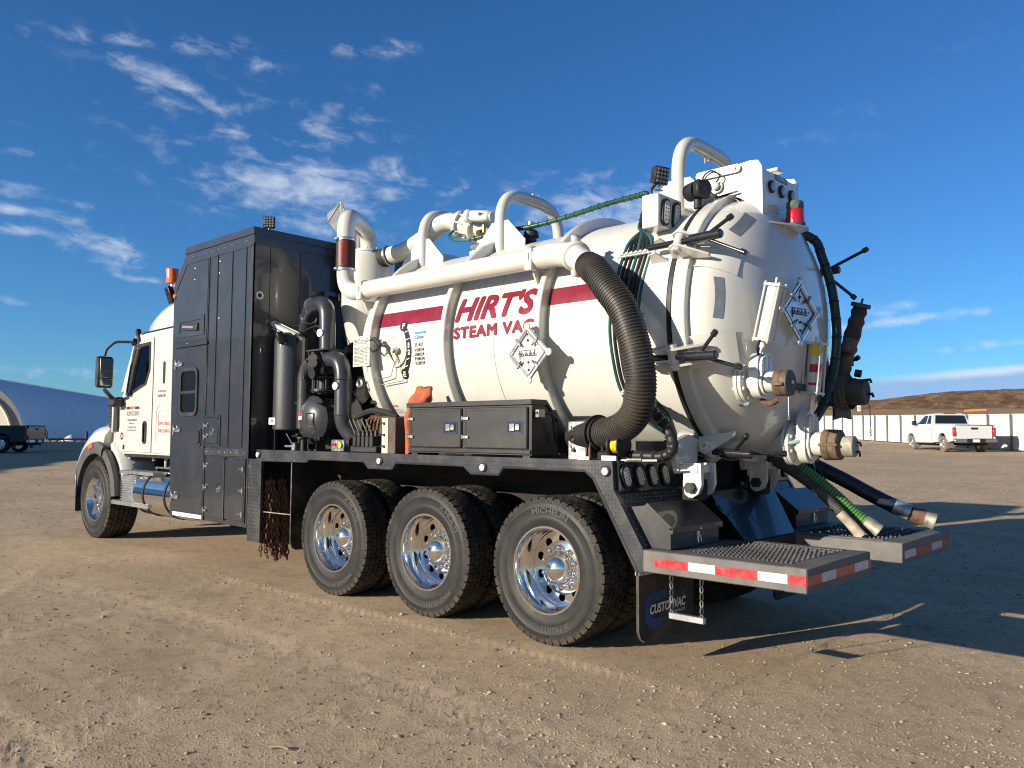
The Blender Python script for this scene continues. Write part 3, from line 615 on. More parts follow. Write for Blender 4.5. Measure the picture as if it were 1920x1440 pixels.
# ------------------------------------------------------------------ the vacuum truck
T = empty('vacuum_truck', (5.0, 0, 0)); tag(T, 'white and charcoal vacuum tank truck with six polished rear wheels in the gravel yard', 'truck')
Z0, RB = 2.25, 0.94
def P(name, g, m, par=None, sharp=38, lab=None): 
    o = obj(name, g, M_[m] if isinstance(m, str) else m, par or T, sharp)
    if lab: o['label'] = lab
    return o
def mirror_y(g): 
    h = G(); h.v = [(x, -y, z) for x, y, z in g.v]; h.f = list(g.f); h.m = list(g.m); return h
# --- wheels ---------------------------------------------------------
def tyre_prof(Rr, w, rim=.290): 
    h = w/2; return [(rim, -h*.80), (rim+.02, -h*.92), (Rr-.13, -h), (Rr-.055, -h*.985), (Rr-.024, -h*.93), (Rr-.018, -h*.86), (Rr-.016, 0), (Rr-.018, h*.86), (Rr-.024, h*.93), (Rr-.030, h*.955), (Rr-.036, h*.95), (Rr-.055, h*.985), (Rr-.075, h*.995), (Rr-.079, h*1.008), (Rr-.083, h*.995), (Rr-.13, h), (rim+.085, h*1.0), (rim+.08, h*1.015), (rim+.055, h*.99), (rim+.02, h*.94), (rim+.004, h*.90), (rim, h*.80)]
def tread(Rr, w, rows, n, hexa=True):
    g = G(); rw = w*.93/rows; dth = 2*PI/n
    for i in range(rows):
        y0 = -w*.465+rw*(i+.5); edge = i in (0, rows-1)
        for j in range(n):
            th = dth*(j+(.5 if i % 2 else 0)); gp = .10
            if edge:
                sg = -1 if i == 0 else 1; p = [(-.5+gp, -.5), (.5-gp, -.5), (.5-gp, .42), (.3, .5), (-.3, .5), (-.5+gp, .42)]; p = [(a, -c_*sg if False else (c_ if sg < 0 else -c_)) for a, c_ in p]
            else: p = [(-.62+gp, 0), (-.36, -.42), (.36, -.42), (.62-gp, 0), (.36, .42), (-.36, .42)]
            top = []; bot = []
            for a, c_ in p:
                yy = y0+c_*rw; crown = Rr-.012*(abs(yy)/(w*.5))**3; t_ = th+a*dth
                top.append((crown*math.cos(t_), yy, crown*math.sin(t_))); rb_ = crown-.018; bot.append((rb_*math.cos(t_), yy, rb_*math.sin(t_)))
            k = len(p); g.add(top+bot, [tuple(range(k))]+[(q, (q+1) % k, k+(q+1) % k, k+q) for q in range(k)])
            if edge:   # shoulder lug wrapping down the sidewall
                sg = -1 if i == 0 else 1
                a0, a1 = th-dth*.40, th+dth*.40; r0, r1 = Rr-.013, Rr-.05; yo = sg*w*.466; yi = sg*w*.497
                g.add([(r0*math.cos(a), yo, r0*math.sin(a)) for a in (a0, a1)]+[(r1*math.cos(a), yi, r1*math.sin(a)) for a in (a1, a0)], [(0, 1, 2, 3)])
    return g
def arc_text(st, r0, h, mid, span, y, bold=.02):
    g = text_geo(st, span*r0, h, 0, bold, 3); N_ = span*r0
    g.v = [((r0+p[1])*math.cos(mid+span/2-p[0]/r0), y, (r0+p[1])*math.sin(mid+span/2-p[0]/r0)) for p in g.v]; return g
RT, WT = .5135, .275
def lth(pr, n=40): g = G(); g.lathe(pr, (0, 0, 0), (0, 1, 0), n, cap=False); return g
def tyre_g(pr, n=56):
    g = lth(pr[:6], n); g.mi = 1; h = G(); h.lathe(pr[5:8], (0, 0, 0), (0, 1, 0), n, cap=False); g.add(h.v, h.f); g.mi = 0; h = lth(pr[7:], n); return g.add(h.v, h.f)
ty_me = mesh_from('tyre', tyre_g(tyre_prof(RT, WT)), [M_['rubber'], M_['tread_back']]); tr_me = mesh_from('tread', tread(RT, WT, 5, 46), M_['tread'], 30)
# all lettering is read from outside the left side: local +x is forward, so the text runs towards -x
def at(st, r0, h, mid, span, y, bold=.02):
    g = text_geo(st, span*r0, h, 0, bold, 3)
    g.v = [((r0+p[1])*math.cos(mid-span/2+p[0]/r0)*1.0, y, (r0+p[1])*math.sin(mid-span/2+p[0]/r0)) for p in g.v]
    g.v = [(-(v[0]), v[1], v[2]) for v in g.v]; return g
def sidewall(*qs):
    def one(s_, r0, h, m_, sp):
        g = text_geo(s_, sp*r0, h, 0, .03, 3); 
        g.v = [((r0+p[1])*math.cos(m_+sp/2-p[0]/r0), WT/2+.0025, (r0+p[1])*math.sin(m_+sp/2-p[0]/r0)) for p in g.v]
        g.v = [(-x, y, z) for x, y, z in g.v]; return g
    return [mesh_from('sidewall_lettering', one(*q), M_['tyretext']) for q in qs]
mich = sidewall(('MICHELIN', .392, .042, R(84), R(46)), ('X MULTI', .385, .035, R(-75), R(36)))
xmul = sidewall(('X MULTI', .392, .040, R(48), R(38)), ('MICHELIN', .39, .036, R(-62), R(44)))
# deep-dish outer rim of the dual wheels
ro = G(); ro.lathe([(.296, WT*.36), (.305, WT*.44), (.303, WT*.475), (.290, WT*.475), (.283, WT*.43), (.280, WT*.30), (.268, WT*.24), (.266, WT*.05), (.272, -.02), (.270, -.045), (.262, -.058)], (0, 0, 0), (0, 1, 0), 64, cap=False)
circ = lambda cx, cz, r, n: [(cx+r*math.cos(2*PI*i/n), cz+r*math.sin(2*PI*i/n)) for i in range(n)]
ro.prism_holes(circ(0, 0, .263, 48), [circ(.205*math.cos(2*PI*(i+.5)/10), .205*math.sin(2*PI*(i+.5)/10), .031, 14) for i in range(10)]+[circ(0, 0, .10, 24)], 'y', -.062, -.050)
ro.lathe([(.190, -.050), (.165, -.040), (.110, -.040), (.10, -.03)], (0, 0, 0), (0, 1, 0), 40, cap=False)
rim_me = mesh_from('wheel', ro, M_['chrome'], 30)
back_me = mesh_from('brake_drum', lth([(.262, -.10), (.20, -.10), (.12, -.075), (.10, -.075)], 30), M_['grime'])
hub_me = mesh_from('hub_cap', lth([(.118, -.045), (.120, -.02), (.112, .0), (.104, .022), (.082, .048), (.05, .066), (.02, .074), (.0005, .076)], 40), M_['chrome'])
def nut(L, r): g = G(); g.lathe([(r*1.35, 0), (r*1.3, .008), (r, .012), (r, L*.75), (r*.7, L*.95), (.0005, L)], (0, 0, 0), (0, 1, 0), 10); return g
nut_me = mesh_from('lug_nut', nut(.045, .017), M_['chrome'])
XW = [1.866, 3.125, 4.384]
def wheel(x, y, rot, outer, front=False, letter=None):
    if front: mr_, mt, mtr, mh, mn = frim_me, fty_me, ftr_me, fhub_me, fnut_me
    else: mr_, mt, mtr, mh, mn = rim_me, ty_me, tr_me, hub_me, nut_me
    zc = .54 if front else RT
    o = link('wheel', mr_ if outer else back_me, T, (x, y, zc)); o.rotation_euler = (0, rot, 0 if y > 0 else PI); base = WP[o.name]
    parts = [('tyre', mt), ('tread', mtr)] + ([('hub_cap', mh), ('brake_drum', back_me)] if outer else []) + [('sidewall_lettering', l_) for l_ in (letter or ())]
    for nm, me in parts:
        c = link(nm, me, o, base)
        if nm == 'tread': c['kind'] = 'stuff'
    if outer:
        for i in range(10): a = 2*PI*(i+.5)/10; link('lug_nut', mn, o, base+Vector((.1425*math.cos(a), .058 if front else -.042, .1425*math.sin(a))))
    return o
for i, x in enumerate(XW):
    for sg in (1, -1):
        wheel(x, sg*1.155, 0 if i == 0 else -.03*i, True, False, mich if i == 0 else xmul); wheel(x, sg*.815, .04, False)
# steer wheels on wide floats
RF_, WF = .54, .40
fty_me = mesh_from('tyre', tyre_g(tyre_prof(RF_, WF)), [M_['rubber'], M_['tread_back']]); ftr_me = mesh_from('tread', tread(RF_, WF, 6, 40), M_['tread'], 30)
fr_ = G(); fr_.lathe([(.296, WF*.40), (.305, WF*.46), (.302, WF*.485), (.290, WF*.485), (.282, WF*.45), (.276, WF*.36), (.262, WF*.28), (.255, .065), (.235, .055)], (0, 0, 0), (0, 1, 0), 64, cap=False)
fr_.prism_holes(circ(0, 0, .24, 48), [circ(.195*math.cos(2*PI*(i+.5)/10), .195*math.sin(2*PI*(i+.5)/10), .026, 12) for i in range(10)]+[circ(0, 0, .09, 20)], 'y', .045, .06)
frim_me = mesh_from('wheel', fr_, M_['chrome'], 30); fhub_me = mesh_from('hub_cap', lth([(.092, .05), (.092, .11), (.085, .14), (.06, .16), (.055, .185), (.0005, .19)], 36), M_['chrome']); fnut_me = mesh_from('lug_nut', nut(.07, .020), M_['chrome'])
for sg in (1, -1): wheel(10.08, sg*1.02, 0, True, True)
# --- chassis ---------------------------------------------------------
g = G()
for sg in (1, -1): g.box(1.2, 10.9, sg*.38, sg*.46, .78, 1.06)
for x in (1.4, 2.5, 3.75, 5.2, 6.4, 8.0): g.box(x-.06, x+.06, -.42, .42, .80, 1.02)
P('frame_rails', g, 'grime')
for x in XW:
    g = G(); g.cyl((x, -1.0, .51), (x, 1.0, .51), .075, n=14); g.sphere((x, 0, .53), .22, 14); g.box(x-.05, x+.05, -.75, .75, .62, .70)
    for sg in (1, -1): g.lathe([(.21, -.12), (.21, .10), (.12, .12)], (x, sg*.60, .51), (0, sg, 0), 20)
    P('axle', g, 'grime')
g = G(); g.cyl((10.08, -.85, .50), (10.08, .85, .50), .07, n=12); P('axle', g, 'grime')
g = G(); g.box(1.35, 5.65, -.62, .62, 1.06, 1.255)
for x in np.arange(1.6, 5.6, .42): g.box(x, x+.06, -1.18, 1.18, 1.20, 1.2555)
P('subframe', g, 'grime')
g = G(); [g.cyl((x, sg*.62, .80), (x+.55, sg*.62, .80), .13, n=18, bev=.02) for x in (4.95, 5.7) for sg in (1, -1)]; g.box(4.85, 6.7, -.36, .36, .55, .95); P('air_tanks', g, 'grime')
# --- deck ------------------------------------------------------------
g = G(); g.box(1.30, 5.71, -1.296, 1.296, 1.256, 1.278); P('deck', g, 'darkflat')
skirt = [(5.71, 1.285), (5.71, 1.17), (4.81, 1.178), (4.76, 1.214), (3.93, 1.214), (3.86, 1.160), (3.54, 1.162), (3.49, 1.214), (2.68, 1.214), (2.60, 1.158), (2.31, 1.158), (2.26, 1.214), (1.51, 1.214), (1.44, 1.165), (1.095, .59), (1.05, .60), (1.058, .745), (1.28, 1.10), (1.29, 1.285)]
def lozenges(poly, o, U, V, nrm, du=.027, L=.0115, w=.0038, h=.0035):
    """raised diamond-plate bars over a polygon given in (u, v)"""
    U, V, nrm, o = Vector(U), Vector(V), Vector(nrm), Vector(o); g = G(); us = [p[0] for p in poly]; vs_ = [p[1] for p in poly]
    def inside(u, v):
        c = False
        for i in range(len(poly)):
            (x1, y1), (x2, y2) = poly[i], poly[i-1]
            if (y1 > v) != (y2 > v) and u < (x2-x1)*(v-y1)/(y2-y1)+x1: c = not c
        return c
    u = min(us); i = 0
    while u < max(us):
        v = min(vs_)+.012; j = 0
        while v < max(vs_):
            if all(inside(u+a, v+c) for a, c in ((.012, .012), (-.012, -.012), (.012, -.012), (-.012, .012))):
                sg = 1 if (i+j) % 2 else -1; d = (U+V*sg)*.7071; e = (U*-sg+V)*.7071; c = o+U*u+V*v
                g.add([c+d*L, c+e*w+nrm*h*.3, c-d*L, c-e*w+nrm*h*.3, c+nrm*h+d*L*.4, c+nrm*h-d*L*.4], [(0, 1, 5, 4), (1, 2, 5), (2, 3, 5), (3, 0, 4, 5), (0, 1, 4)] if False else [(0, 1, 4), (1, 5, 4), (1, 2, 5), (2, 3, 5), (3, 4, 5), (3, 0, 4)])
            v += du; j += 1
        u += du; i += 1
    return g
for sg in (1, -1):
    g = G(); g.prism(skirt, 'y', sg*1.298, sg*1.262); sk = P('deck_skirt', g, 'tread_plate')
    g = G(); g.box(2.2, 4.0, sg*1.255, sg*1.25, 1.10, 1.2)
    if sg > 0:
        g = lozenges(skirt, (0, 1.2985, 0), (1, 0, 0), (0, 0, 1), (0, 1, 0)); tag(P('tread_pattern', g, 'plate_bar', sk), kind='stuff')
        # folded lower lip of the skirt
        g = G(); lip = [(4.76, 1.214), (3.93, 1.214), (3.86, 1.160), (3.54, 1.162), (3.49, 1.214), (2.68, 1.214), (2.60, 1.158), (2.31, 1.158), (2.26, 1.214), (1.51, 1.214), (1.44, 1.165), (1.095, .59)]
        g.tube([(x, 1.297, z) for x, z in lip], .011, 6); P('skirt_lip', g, 'darkflat', sk)
        g = lozenges([(1.34, 1.18), (5.68, 1.18), (5.68, 1.29), (1.34, 1.29)], (0, 0, 1.2785), (1, 0, 0), (0, 1, 0), (0, 0, 1)); tag(P('tread_pattern', g, 'plate_bar', sk), kind='stuff')
    for x, z in ((5.66, 1.235), (3.70, 1.222), (2.465, 1.205), (1.335, 1.215)):
        g = G(); g.lathe([(.034, 0), (.034, .010), (.026, .016)], (x, sg*1.298, z), (0, sg, 0), 20); ml = P('marker_light', g, 'black', sk)
        g = G(); g.lathe([(.027, .010), (.025, .022), (.014, .027), (.0005, .028)], (x, sg*1.298, z), (0, sg, 0), 20); P('lens', g, 'lens', sk)
# --- rear apron, light panels, boxes and steps ------------------------
def oval(g, c, U, V, n_, w, h, d0, d1):
    """stadium-shaped slab standing on a plane"""
    U, V, n_, c = Vector(U).normalized(), Vector(V).normalized(), Vector(n_).normalized(), Vector(c); pts = []
    for i in range(9): a = PI*i/8; pts.append((w*math.cos(a), h-w+w*math.sin(a)))
    for i in range(9): a = PI+PI*i/8; pts.append((w*math.cos(a), -h+w+w*math.sin(a)))
    k = len(pts); g.add([c+U*a+V*b_+n_*d0 for a, b_ in pts]+[c+U*a+V*b_+n_*d1 for a, b_ in pts], [tuple(range(k)), tuple(range(k, 2*k))]+[(i, (i+1) % k, k+(i+1) % k, k+i) for i in range(k)])
def oval_light(c, U, V, n_, par, hh=.075, lens='lens', ww=.034):
    g = G(); oval(g, c, U, V, n_, ww+.012, hh+.012, -.004, .014); rm = P('lamp', g, 'black', par)
    g = G(); oval(g, c, U, V, n_, ww-.004, hh-.006, .012, .020); P('lamp_lens', g, lens, par)
    g = G()
    for i in range(5):
        for j in (-1, 1): q = Vector(c)+Vector(V).normalized()*(hh*.62*(i-2)/2)+Vector(U).normalized()*ww*.40*j+Vector(n_).normalized()*.020; g.lathe([(.0075, 0), (.005, .003), (.0005, .004)], q, n_, 8)
    tag(P('led_dots', g, 'lensdark', par), kind='stuff')
slope = Vector((-.23, 0, -.36)).normalized(); nsl = Vector((-.36, 0, .23)).normalized()
for sg in (1, -1):
    yo = 1.262; yi = .56 if sg > 0 else .50
    g = G(); g.box(1.262, 1.295, sg*yi, sg*yo, 1.075, 1.285, .004); lp = P('light_panel', g, 'glossblack')
    for j in range(4):
        y = sg*(1.19-.155*j); t = .42*sg; oval_light((1.262, y, 1.180), (0, 1, -t), (0, t, 1), (-1, 0, 0), lp, .070)
    g = G(); g.add([(1.285, sg*yo, 1.09), (1.285, sg*.42, 1.09), (1.055, sg*.42, .73), (1.055, sg*yo, .73), (1.30, sg*yo, 1.08), (1.30, sg*.42, 1.08), (1.07, sg*.42, .72), (1.07, sg*yo, .72)], [(0, 1, 2, 3), (7, 6, 5, 4), (0, 3, 7, 4), (1, 5, 6, 2), (0, 4, 5, 1), (3, 2, 6, 7)]); ap = P('apron', g, 'tread_plate')
    g = lozenges([(-sg*0+.43, 0.0), (1.255, 0.0), (1.255, .42), (.43, .42)], (1.285, 0, 1.09), (0, sg, 0), slope, nsl); tag(P('tread_pattern', g, 'plate_bar', ap), kind='stuff')
    # slope-lidded tool box on the step
    y0, y1 = (.615, 1.215) if sg > 0 else (-1.215, -.60)
    bpf = [(1.235, .985), (1.085, 1.005), (.905, .865), (.905, .742), (1.11, .742)]
    g = G(); g.prism(bpf, 'y', y0, y1); bx = P('step_box', g, 'darkflat', None, 20)
    u = Vector((.905-1.085, 0, .865-1.005)).normalized(); nn = Vector((-u.z, 0, u.x)); nn = nn if nn.z > 0 else -nn; L = Vector((1.085-.905, 0, 1.005-.865)).length
    mid = Vector((.995, (y0+y1)/2, .935)); g = G(); g.obox(mid+nn*.012+u*.006, (u, (0, 1, 0), nn), (L/2+.008, abs(y1-y0)/2+.012, .012), .003); g.box(.880, .908, y0-.012, y1+.012, .838, .878, .003); P('lid', g, 'bronze', bx)
    g = G(); ym = (y0+y1)/2-.02; g.box(.896, .904, ym-.016, ym+.016, .775, .835); g.tube([(.892, ym-.014, .81), (.885, ym-.02, .765), (.885, ym+.02, .765), (.892, ym+.014, .81)], .004, 6); g.lathe([(.012, 0), (.008, .006)], (.880, ym, .853), (-1, 0, 0), 10); P('latch', g, 'steel', bx)
# centre recess between the light panels
g = G(); g.add([(1.03, .52, 1.065), (1.03, -.46, 1.065), (.80, -.34, .735), (.80, .44, .735), (1.05, .52, 1.065), (1.05, -.46, 1.065), (.82, -.34, .735), (.82, .44, .735)], [(0, 1, 2, 3), (7, 6, 5, 4), (0, 3, 7, 4), (1, 5, 6, 2), (0, 4, 5, 1), (3, 2, 6, 7)]); P('hitch_panel', g, mat('sky_tinted_panel', (.010, .014, .024), .22, coat=.5, noise=(4, .2), dirt=(DUST, .12, 4, .8)))  # the sky's blue reflection is put into this dark panel's base colour
g = G(); g.box(1.03, 1.3, -.56, .56, 1.02, 1.066); P('hitch_shelf', g, 'darkflat')
g = G(); g.box(.98, 1.0, -.60, .62, .46, .74); g.box(.75, 1.0, -.34, .44, .62, .735); P('pintle_plate', g, 'grime')
def platform(y0, y1, lab):
    g = G(); t = .12
    for a, c in ((y0, y0+.13), (y1-.13, y1)): g.box(.004, 1.055, a, c, .60, .737, .006)
    g.box(.0, .135, y0-.0018, y1+.0018, .5985, .7385, .006); g.box(.76, 1.055, y0+.1, y1-.1, .60, .736, .004); pf = P('step_platform', g, 'steptop'); pf['label'] = lab
    # serrated grip grating: zig-zag strips with raised teeth
    n = 9; yy0, yy1 = y0+.13, y1-.13; g = G(); dx = .028
    for i in range(n+1):
        yc = yy0+(yy1-yy0)*i/n; x = .135; k = 0
        while x < .765:
            o = .014 if k % 2 else -.014; o2 = -o
            g.bar((x, yc+o, .722), (x+dx, yc+o2, .722), .006, .030)
            g.obox((x+dx*.5, yc, .741), ((1, 0, 0), (0, 1, 0), (0, 0, 1)), (.007, .004, .005)); x += dx; k += 1
    tag(P('grating', g, 'darkflat', pf), kind='stuff')
    g = G(); g.box(.14, .76, y0+.13, y1-.13, .600, .606); P('underside', g, 'grime', pf)
    return pf
pl_, pr_ = platform(.362, 1.30, 'left step platform of the rear bumper'), platform(-1.30, -.235, 'right step platform of the rear bumper')
def tape(par, o, U, V, n_, segs, h):
    U, V, n_, o = Vector(U), Vector(V), Vector(n_), Vector(o)
    for i, (a, c, col) in enumerate(segs): 
        q = [o+U*a-V*h/2, o+U*c-V*h/2, o+U*c+V*h/2, o+U*a+V*h/2]; g = G(); g.add([p+n_*.0 for p in q]+[p+n_*.002 for p in q], [(4, 5, 6, 7), (0, 1, 5, 4), (1, 2, 6, 5), (2, 3, 7, 6), (3, 0, 4, 7)]); P('red_tape' if col == 'r' else 'white_tape', g, 'red_tape' if col == 'r' else 'wht_tape', par)
tape(pl_, (0, 1.3022, .668), (1, 0, 0), (0, 0, 1), (0, 1, 0), [(.965, .73, 'r'), (.73, .55, 'w'), (.55, .285, 'r'), (.285, .11, 'w'), (.11, .003, 'r')], .052)
tape(pl_, (-.0003, 0, .668), (0, 1, 0), (0, 0, 1), (-1, 0, 0), [(1.297, 1.11, 'r'), (1.11, .91, 'w'), (.91, .625, 'r'), (.625, .41, 'w'), (.41, .366, 'r')], .052)
tape(pr_, (-.0003, 0, .655), (0, 1, 0), (0, 0, 1), (-1, 0, 0), [(-.27, -.50, 'w'), (-.50, -.86, 'r'), (-.86, -1.10, 'w'), (-1.10, -1.297, 'r')], .052)
for (ya, yb) in ((.39, .46), (-.33, -.26)):
    g = G(); g.box(.135, .75, ya, yb, .735, .742, .002); P('edge_strip', g, 'steptop', pl_ if ya > 0 else pr_)
g = G(); g.prism([(.36, .60), (.36, .55), (.80, .50), (.80, .60)], 'y', .46, .62) if False else g.box(.42, .62, .30, .75, .50, .6, .02); P('rear_guard', g, 'black')
# rear mud flaps with printed lettering
for sg in (1, -1):
    y0, y1 = .62, 1.285
    poly = [(sg*y0, .56), (sg*y1, .60), (sg*y1, .22), (sg*(y1-.02), .17), (sg*(y1-.06), .145), (sg*(y0+.05), .145), (sg*(y0+.01), .18), (sg*y0, .22)]
    g = G(); g.prism(poly, 'x', 1.10, 1.115); mf = P('mud_flap', g, mat('mud_flap_rubber', (.02, .019, .018), .7, noise=(6, .25), dirt=(DUST, .35, 5, .9)) if sg > 0 else bpy.data.materials['mud_flap_rubber'])
    if sg > 0:
        g = G(); g.tube([(1.098, y1, .58), (1.098, y1, .22), (1.098, y1-.02, .17), (1.098, y1-.06, .147)], .0035, 6); P('edge_trim', g, 'steel', mf)
        g = G(); ring = []
        def rr(cx, cz, w, h, r, n=6):
            o = []
            for qx, qz, a0 in ((1, 1, 0), (-1, 1, 90), (-1, -1, 180), (1, -1, 270)):
                for i in range(n+1): a = R(a0+90*i/n); o.append((cx+qx*(w-r)+r*math.cos(a), cz+qz*(h-r)+r*math.sin(a)))
            return o
        outp = [(1.215-x, .335+z) for x, z in [(.045, -.10), (0, -.06), (0, .06), (.045, .10), (.26, .115), (.26, .055), (.10, .050), (.065, .03), (.065, -.03), (.10, -.055), (.20, -.06), (.20, -.115), (.09, -.12)]]
        g.add([(1.0982, a, z) for a, z in outp], [tuple(range(len(outp)))]); P('logo', g, 'logoblue', mf)
        g = text_geo('CUSTOMVAC', .43, .062, .18, .03); plane_map(g, (1.0968, 1.155, .305), (0, -1, .015), (0, 0, 1)); P('lettering', g, 'wht_print', mf)
        g = text_geo('SERVICES', .17, .018, .1, .0); plane_map(g, (1.0968, .90, .278), (0, -1, .015), (0, 0, 1)); P('lettering', g, 'wht_print', mf)
        g = G(); g.box(1.09, 1.125, y0-.02, y1, .565, .60, .003); P('hanger', g, 'alu', mf)
# chained drop step under the left platform
def chain(p0, p1, r=.0055, pitch=.036, wd=.0125):
    g = G(); p0, p1 = Vector(p0), Vector(p1); d = (p1-p0); n = max(2, int(d.length/pitch)); d.normalize(); a = d.cross(Vector((0.3, .95, 0))).normalized(); c = d.cross(a)
    for i in range(n):
        m = p0+(p1-p0)*((i+.5)/n); w = a if i % 2 else c; L = pitch*.40; pts = []
        for k in range(8): t = 2*PI*k/8; pts.append(m+d*(L*math.sin(t)+(.006 if math.sin(t) > 0 else -.006))+w*wd*math.cos(t))
        g.tube(pts, r*.72, 5, True)
    return g
ds = None
g = G(); g.box(.635, .875, 1.262, 1.292, .338, .378, .004); ds = P('drop_step', g, 'alu')
for x in (.862, .655):
    P('chain', chain((x, 1.277, .60), (x, 1.277, .35)), 'galv', ds)
# --- front mud flaps ahead of the drive wheels --------------------------
for (x, y0, y1, zb) in ((5.72, .78, 1.275, .33), (5.10, .80, 1.27, .33)):
    g = G(); g.prism([(y0, 1.2), (y1, 1.2), (y1, zb+.08), (y1-.025, zb+.02), (y1-.08, zb), (y0+.05, zb), (y0, zb+.05)], 'x', x, x+.014); mf = P('mud_flap', g, bpy.data.materials['mud_flap_rubber'])
    g = G(); g.tube([(x-.002, y1, 1.17), (x-.002, y1, zb+.08), (x-.002, y1-.025, zb+.02), (x-.002, y1-.07, zb)], .003, 6); P('edge_trim', g, 'galv', mf)
g = G(); g.bar((5.09, 1.2, .66), (5.66, 1.27, .665), .010); P('flap_stay', g, 'steel')
for j, yy in enumerate((1.185, 1.05)):
    g = G(); x = 5.71; g.tube(fillet([(x, yy-.05, 1.03), (x-.05, yy-.05, 1.06), (x-.05, yy+.05, 1.06), (x-.05, yy+.05, .93), (x-.05, yy-.05, .93), (x-.02, yy-.05, 1.0)], .02, 3), .007, 6); g.tube([(x, yy, 1.09), (x-.08, yy, 1.07), (x-.10, yy, 1.01), (x-.07, yy, .97)], .012, 6); P('chain_hook', g, 'black')
# --- tank ----------------------------------------------------------------
g = G(); g.lathe([(RB, 1.07), (RB, 4.40), (.90, 4.52), (.78, 4.64), (.55, 4.74), (.28, 4.79), (.001, 4.80)], (0, 0, Z0), (1, 0, 0), 128); tank = P('tank', g, 'creamrough', None, 30)
for x in (2.19, 3.25, 4.26):
    g = G(); g.lathe([(RB-.005, x+.028), (1.022, x+.028), (1.028, x+.022), (1.028, x-.022), (1.022, x-.028), (RB-.005, x-.028)], (0, 0, Z0), (1, 0, 0), 128); P('rib', g, 'cream', tank, 30)
g = G(); g.lathe([(RB-.01, 1.36), (.965, 1.35), (.985, 1.22), (.985, 1.078), (.945, 1.076)], (0, 0, Z0), (1, 0, 0), 128); P('rear_collar', g, 'cream', tank, 30)
g = G(); g.lathe([(.955, 1.078), (.981, 1.074), (.981, 1.046), (.955, 1.040)], (0, 0, Z0), (1, 0, 0), 96); P('door_seal', g, 'black', tank)
g = G(); pr = [(.93, 1.042), (.975, 1.04), (.988, 1.034), (.992, 1.02), (.992, .945), (.986, .936), (.938, .932), (.938, .905)]
for i in range(1, 19):
    t = i/18; th = t*PI/2; pr.append((.938*math.cos(th) if i < 18 else .0008, .905-.39*math.sin(th)))
g.lathe(pr, (0, 0, Z0), (1, 0, 0), 128); door = P('rear_door', g, 'cream', tank, 30)
def door_x(r): return .905-.39*math.sqrt(max(0, 1-(r/.938)**2))
def on_door(y, z, off=.004): 
    r = math.hypot(y, z-Z0); q = Vector((door_x(r), y, z)); e = .39/.938; s_ = math.sqrt(max(1e-4, 1-(r/.938)**2)); dr = e*(r/.938)/s_; n_ = Vector((-1, dr*y/max(r, 1e-4), dr*(z-Z0)/max(r, 1e-4))).normalized(); return q+n_*off, n_
g = G(); g.tube([(2.725, .9415*math.cos(R(a)), Z0+.9415*math.sin(R(a))) for a in range(-60, 70, 3)], .0022, 5); P('weld_seam', g, mat('seam_tone', (.45, .42, .35), .6), tank)  # weld line in a slightly darker cream than the tank
def cyl_patch(x0, x1, t0, t1, off=.002, n=10):
    g = G(); g.add([(x, (RB+off)*math.cos(R(t0+(t1-t0)*i/n)), Z0+(RB+off)*math.sin(R(t0+(t1-t0)*i/n))) for i in range(n+1) for x in (x0, x1)], [(2*i, 2*i+1, 2*i+3, 2*i+2) for i in range(n)]); return g
for x0, x1 in ((4.232, 3.278), (2.162, 1.60), (1.60, 1.372)): P('stripe', cyl_patch(x0, x1, 11.3, 19.6), 'maroon', tank)
def cyl_map(g, x0, t0, off=.003):
    g.v = [(x0-p[0], (RB+off+p[2])*math.cos(R(t0)+p[1]/RB), Z0+(RB+off+p[2])*math.sin(R(t0)+p[1]/RB)) for p in g.v]; return g
def fat(g, w):
    h = G()
    for k in range(8): h.add([(p[0]+w*math.cos(PI*k/4), p[1]+w*math.sin(PI*k/4), .00025*k) for p in g.v], g.f)
    return h
P('lettering', cyl_map(fat(text_geo("HIRT'S", .875, .197, .22, .0, 8), .0125), 3.178, 9.2), 'maroon', tank, 38)
P('lettering', cyl_map(fat(text_geo("STEAM VAC", .885, .090, .0, .0, 3, 1.12), .0075), 3.182, .2), 'maroon', tank, 38)
# level gauge: curved black scale, dial, pointer
g = G(); nn_ = 14; th = [R(10.5-26.6*i/nn_) for i in range(nn_+1)]
def gauge_x(t): s = (t-R(-2.8))/R(13.3); return 3.865-.095*(1-s*s)
for j, t in enumerate(th): 
    w = .032; g.v += [(gauge_x(t)+w, (RB+.003)*math.cos(t), Z0+(RB+.003)*math.sin(t)), (gauge_x(t)-w, (RB+.003)*math.cos(t), Z0+(RB+.003)*math.sin(t))]
g.f = [(2*i, 2*i+1, 2*i+3, 2*i+2) for i in range(nn_)]; g.m = [0]*nn_
for t in (10.6, -16.0): g.add([(gauge_x(R(t))+.050*math.cos(a), (RB+.0035)*math.cos(R(t)+.050*math.sin(a)/RB), Z0+(RB+.0035)*math.sin(R(t)+.050*math.sin(a)/RB)) for a in [2*PI*k/16 for k in range(16)]], [tuple(range(16))])
gs = P('level_gauge', g, 'blk_print', tank)
for st, t, w, h in (('F', 9.1, .035, .050), ('1', -1.9, .020, .046), ('2', -5.6, .032, .046), ('E', -17.6, .036, .050)): P('lettering', cyl_map(text_geo(st, w, h, 0, .03, 2), gauge_x(R(t+1.4))+w/2, t, .006), 'wht_print', gs)
g = G()
for t in (6.6, 2.4, -8.4, -12.2):
    a = R(t); x = gauge_x(a); r_ = RB+.006; g.add([(x+.02, r_*math.cos(a), Z0+r_*math.sin(a)), (x-.02, r_*math.cos(a+.012), Z0+r_*math.sin(a+.012)), (x-.02, r_*math.cos(a+.019), Z0+r_*math.sin(a+.019)), (x+.02, r_*math.cos(a+.007), Z0+r_*math.sin(a+.007))], [(0, 1, 2, 3)])
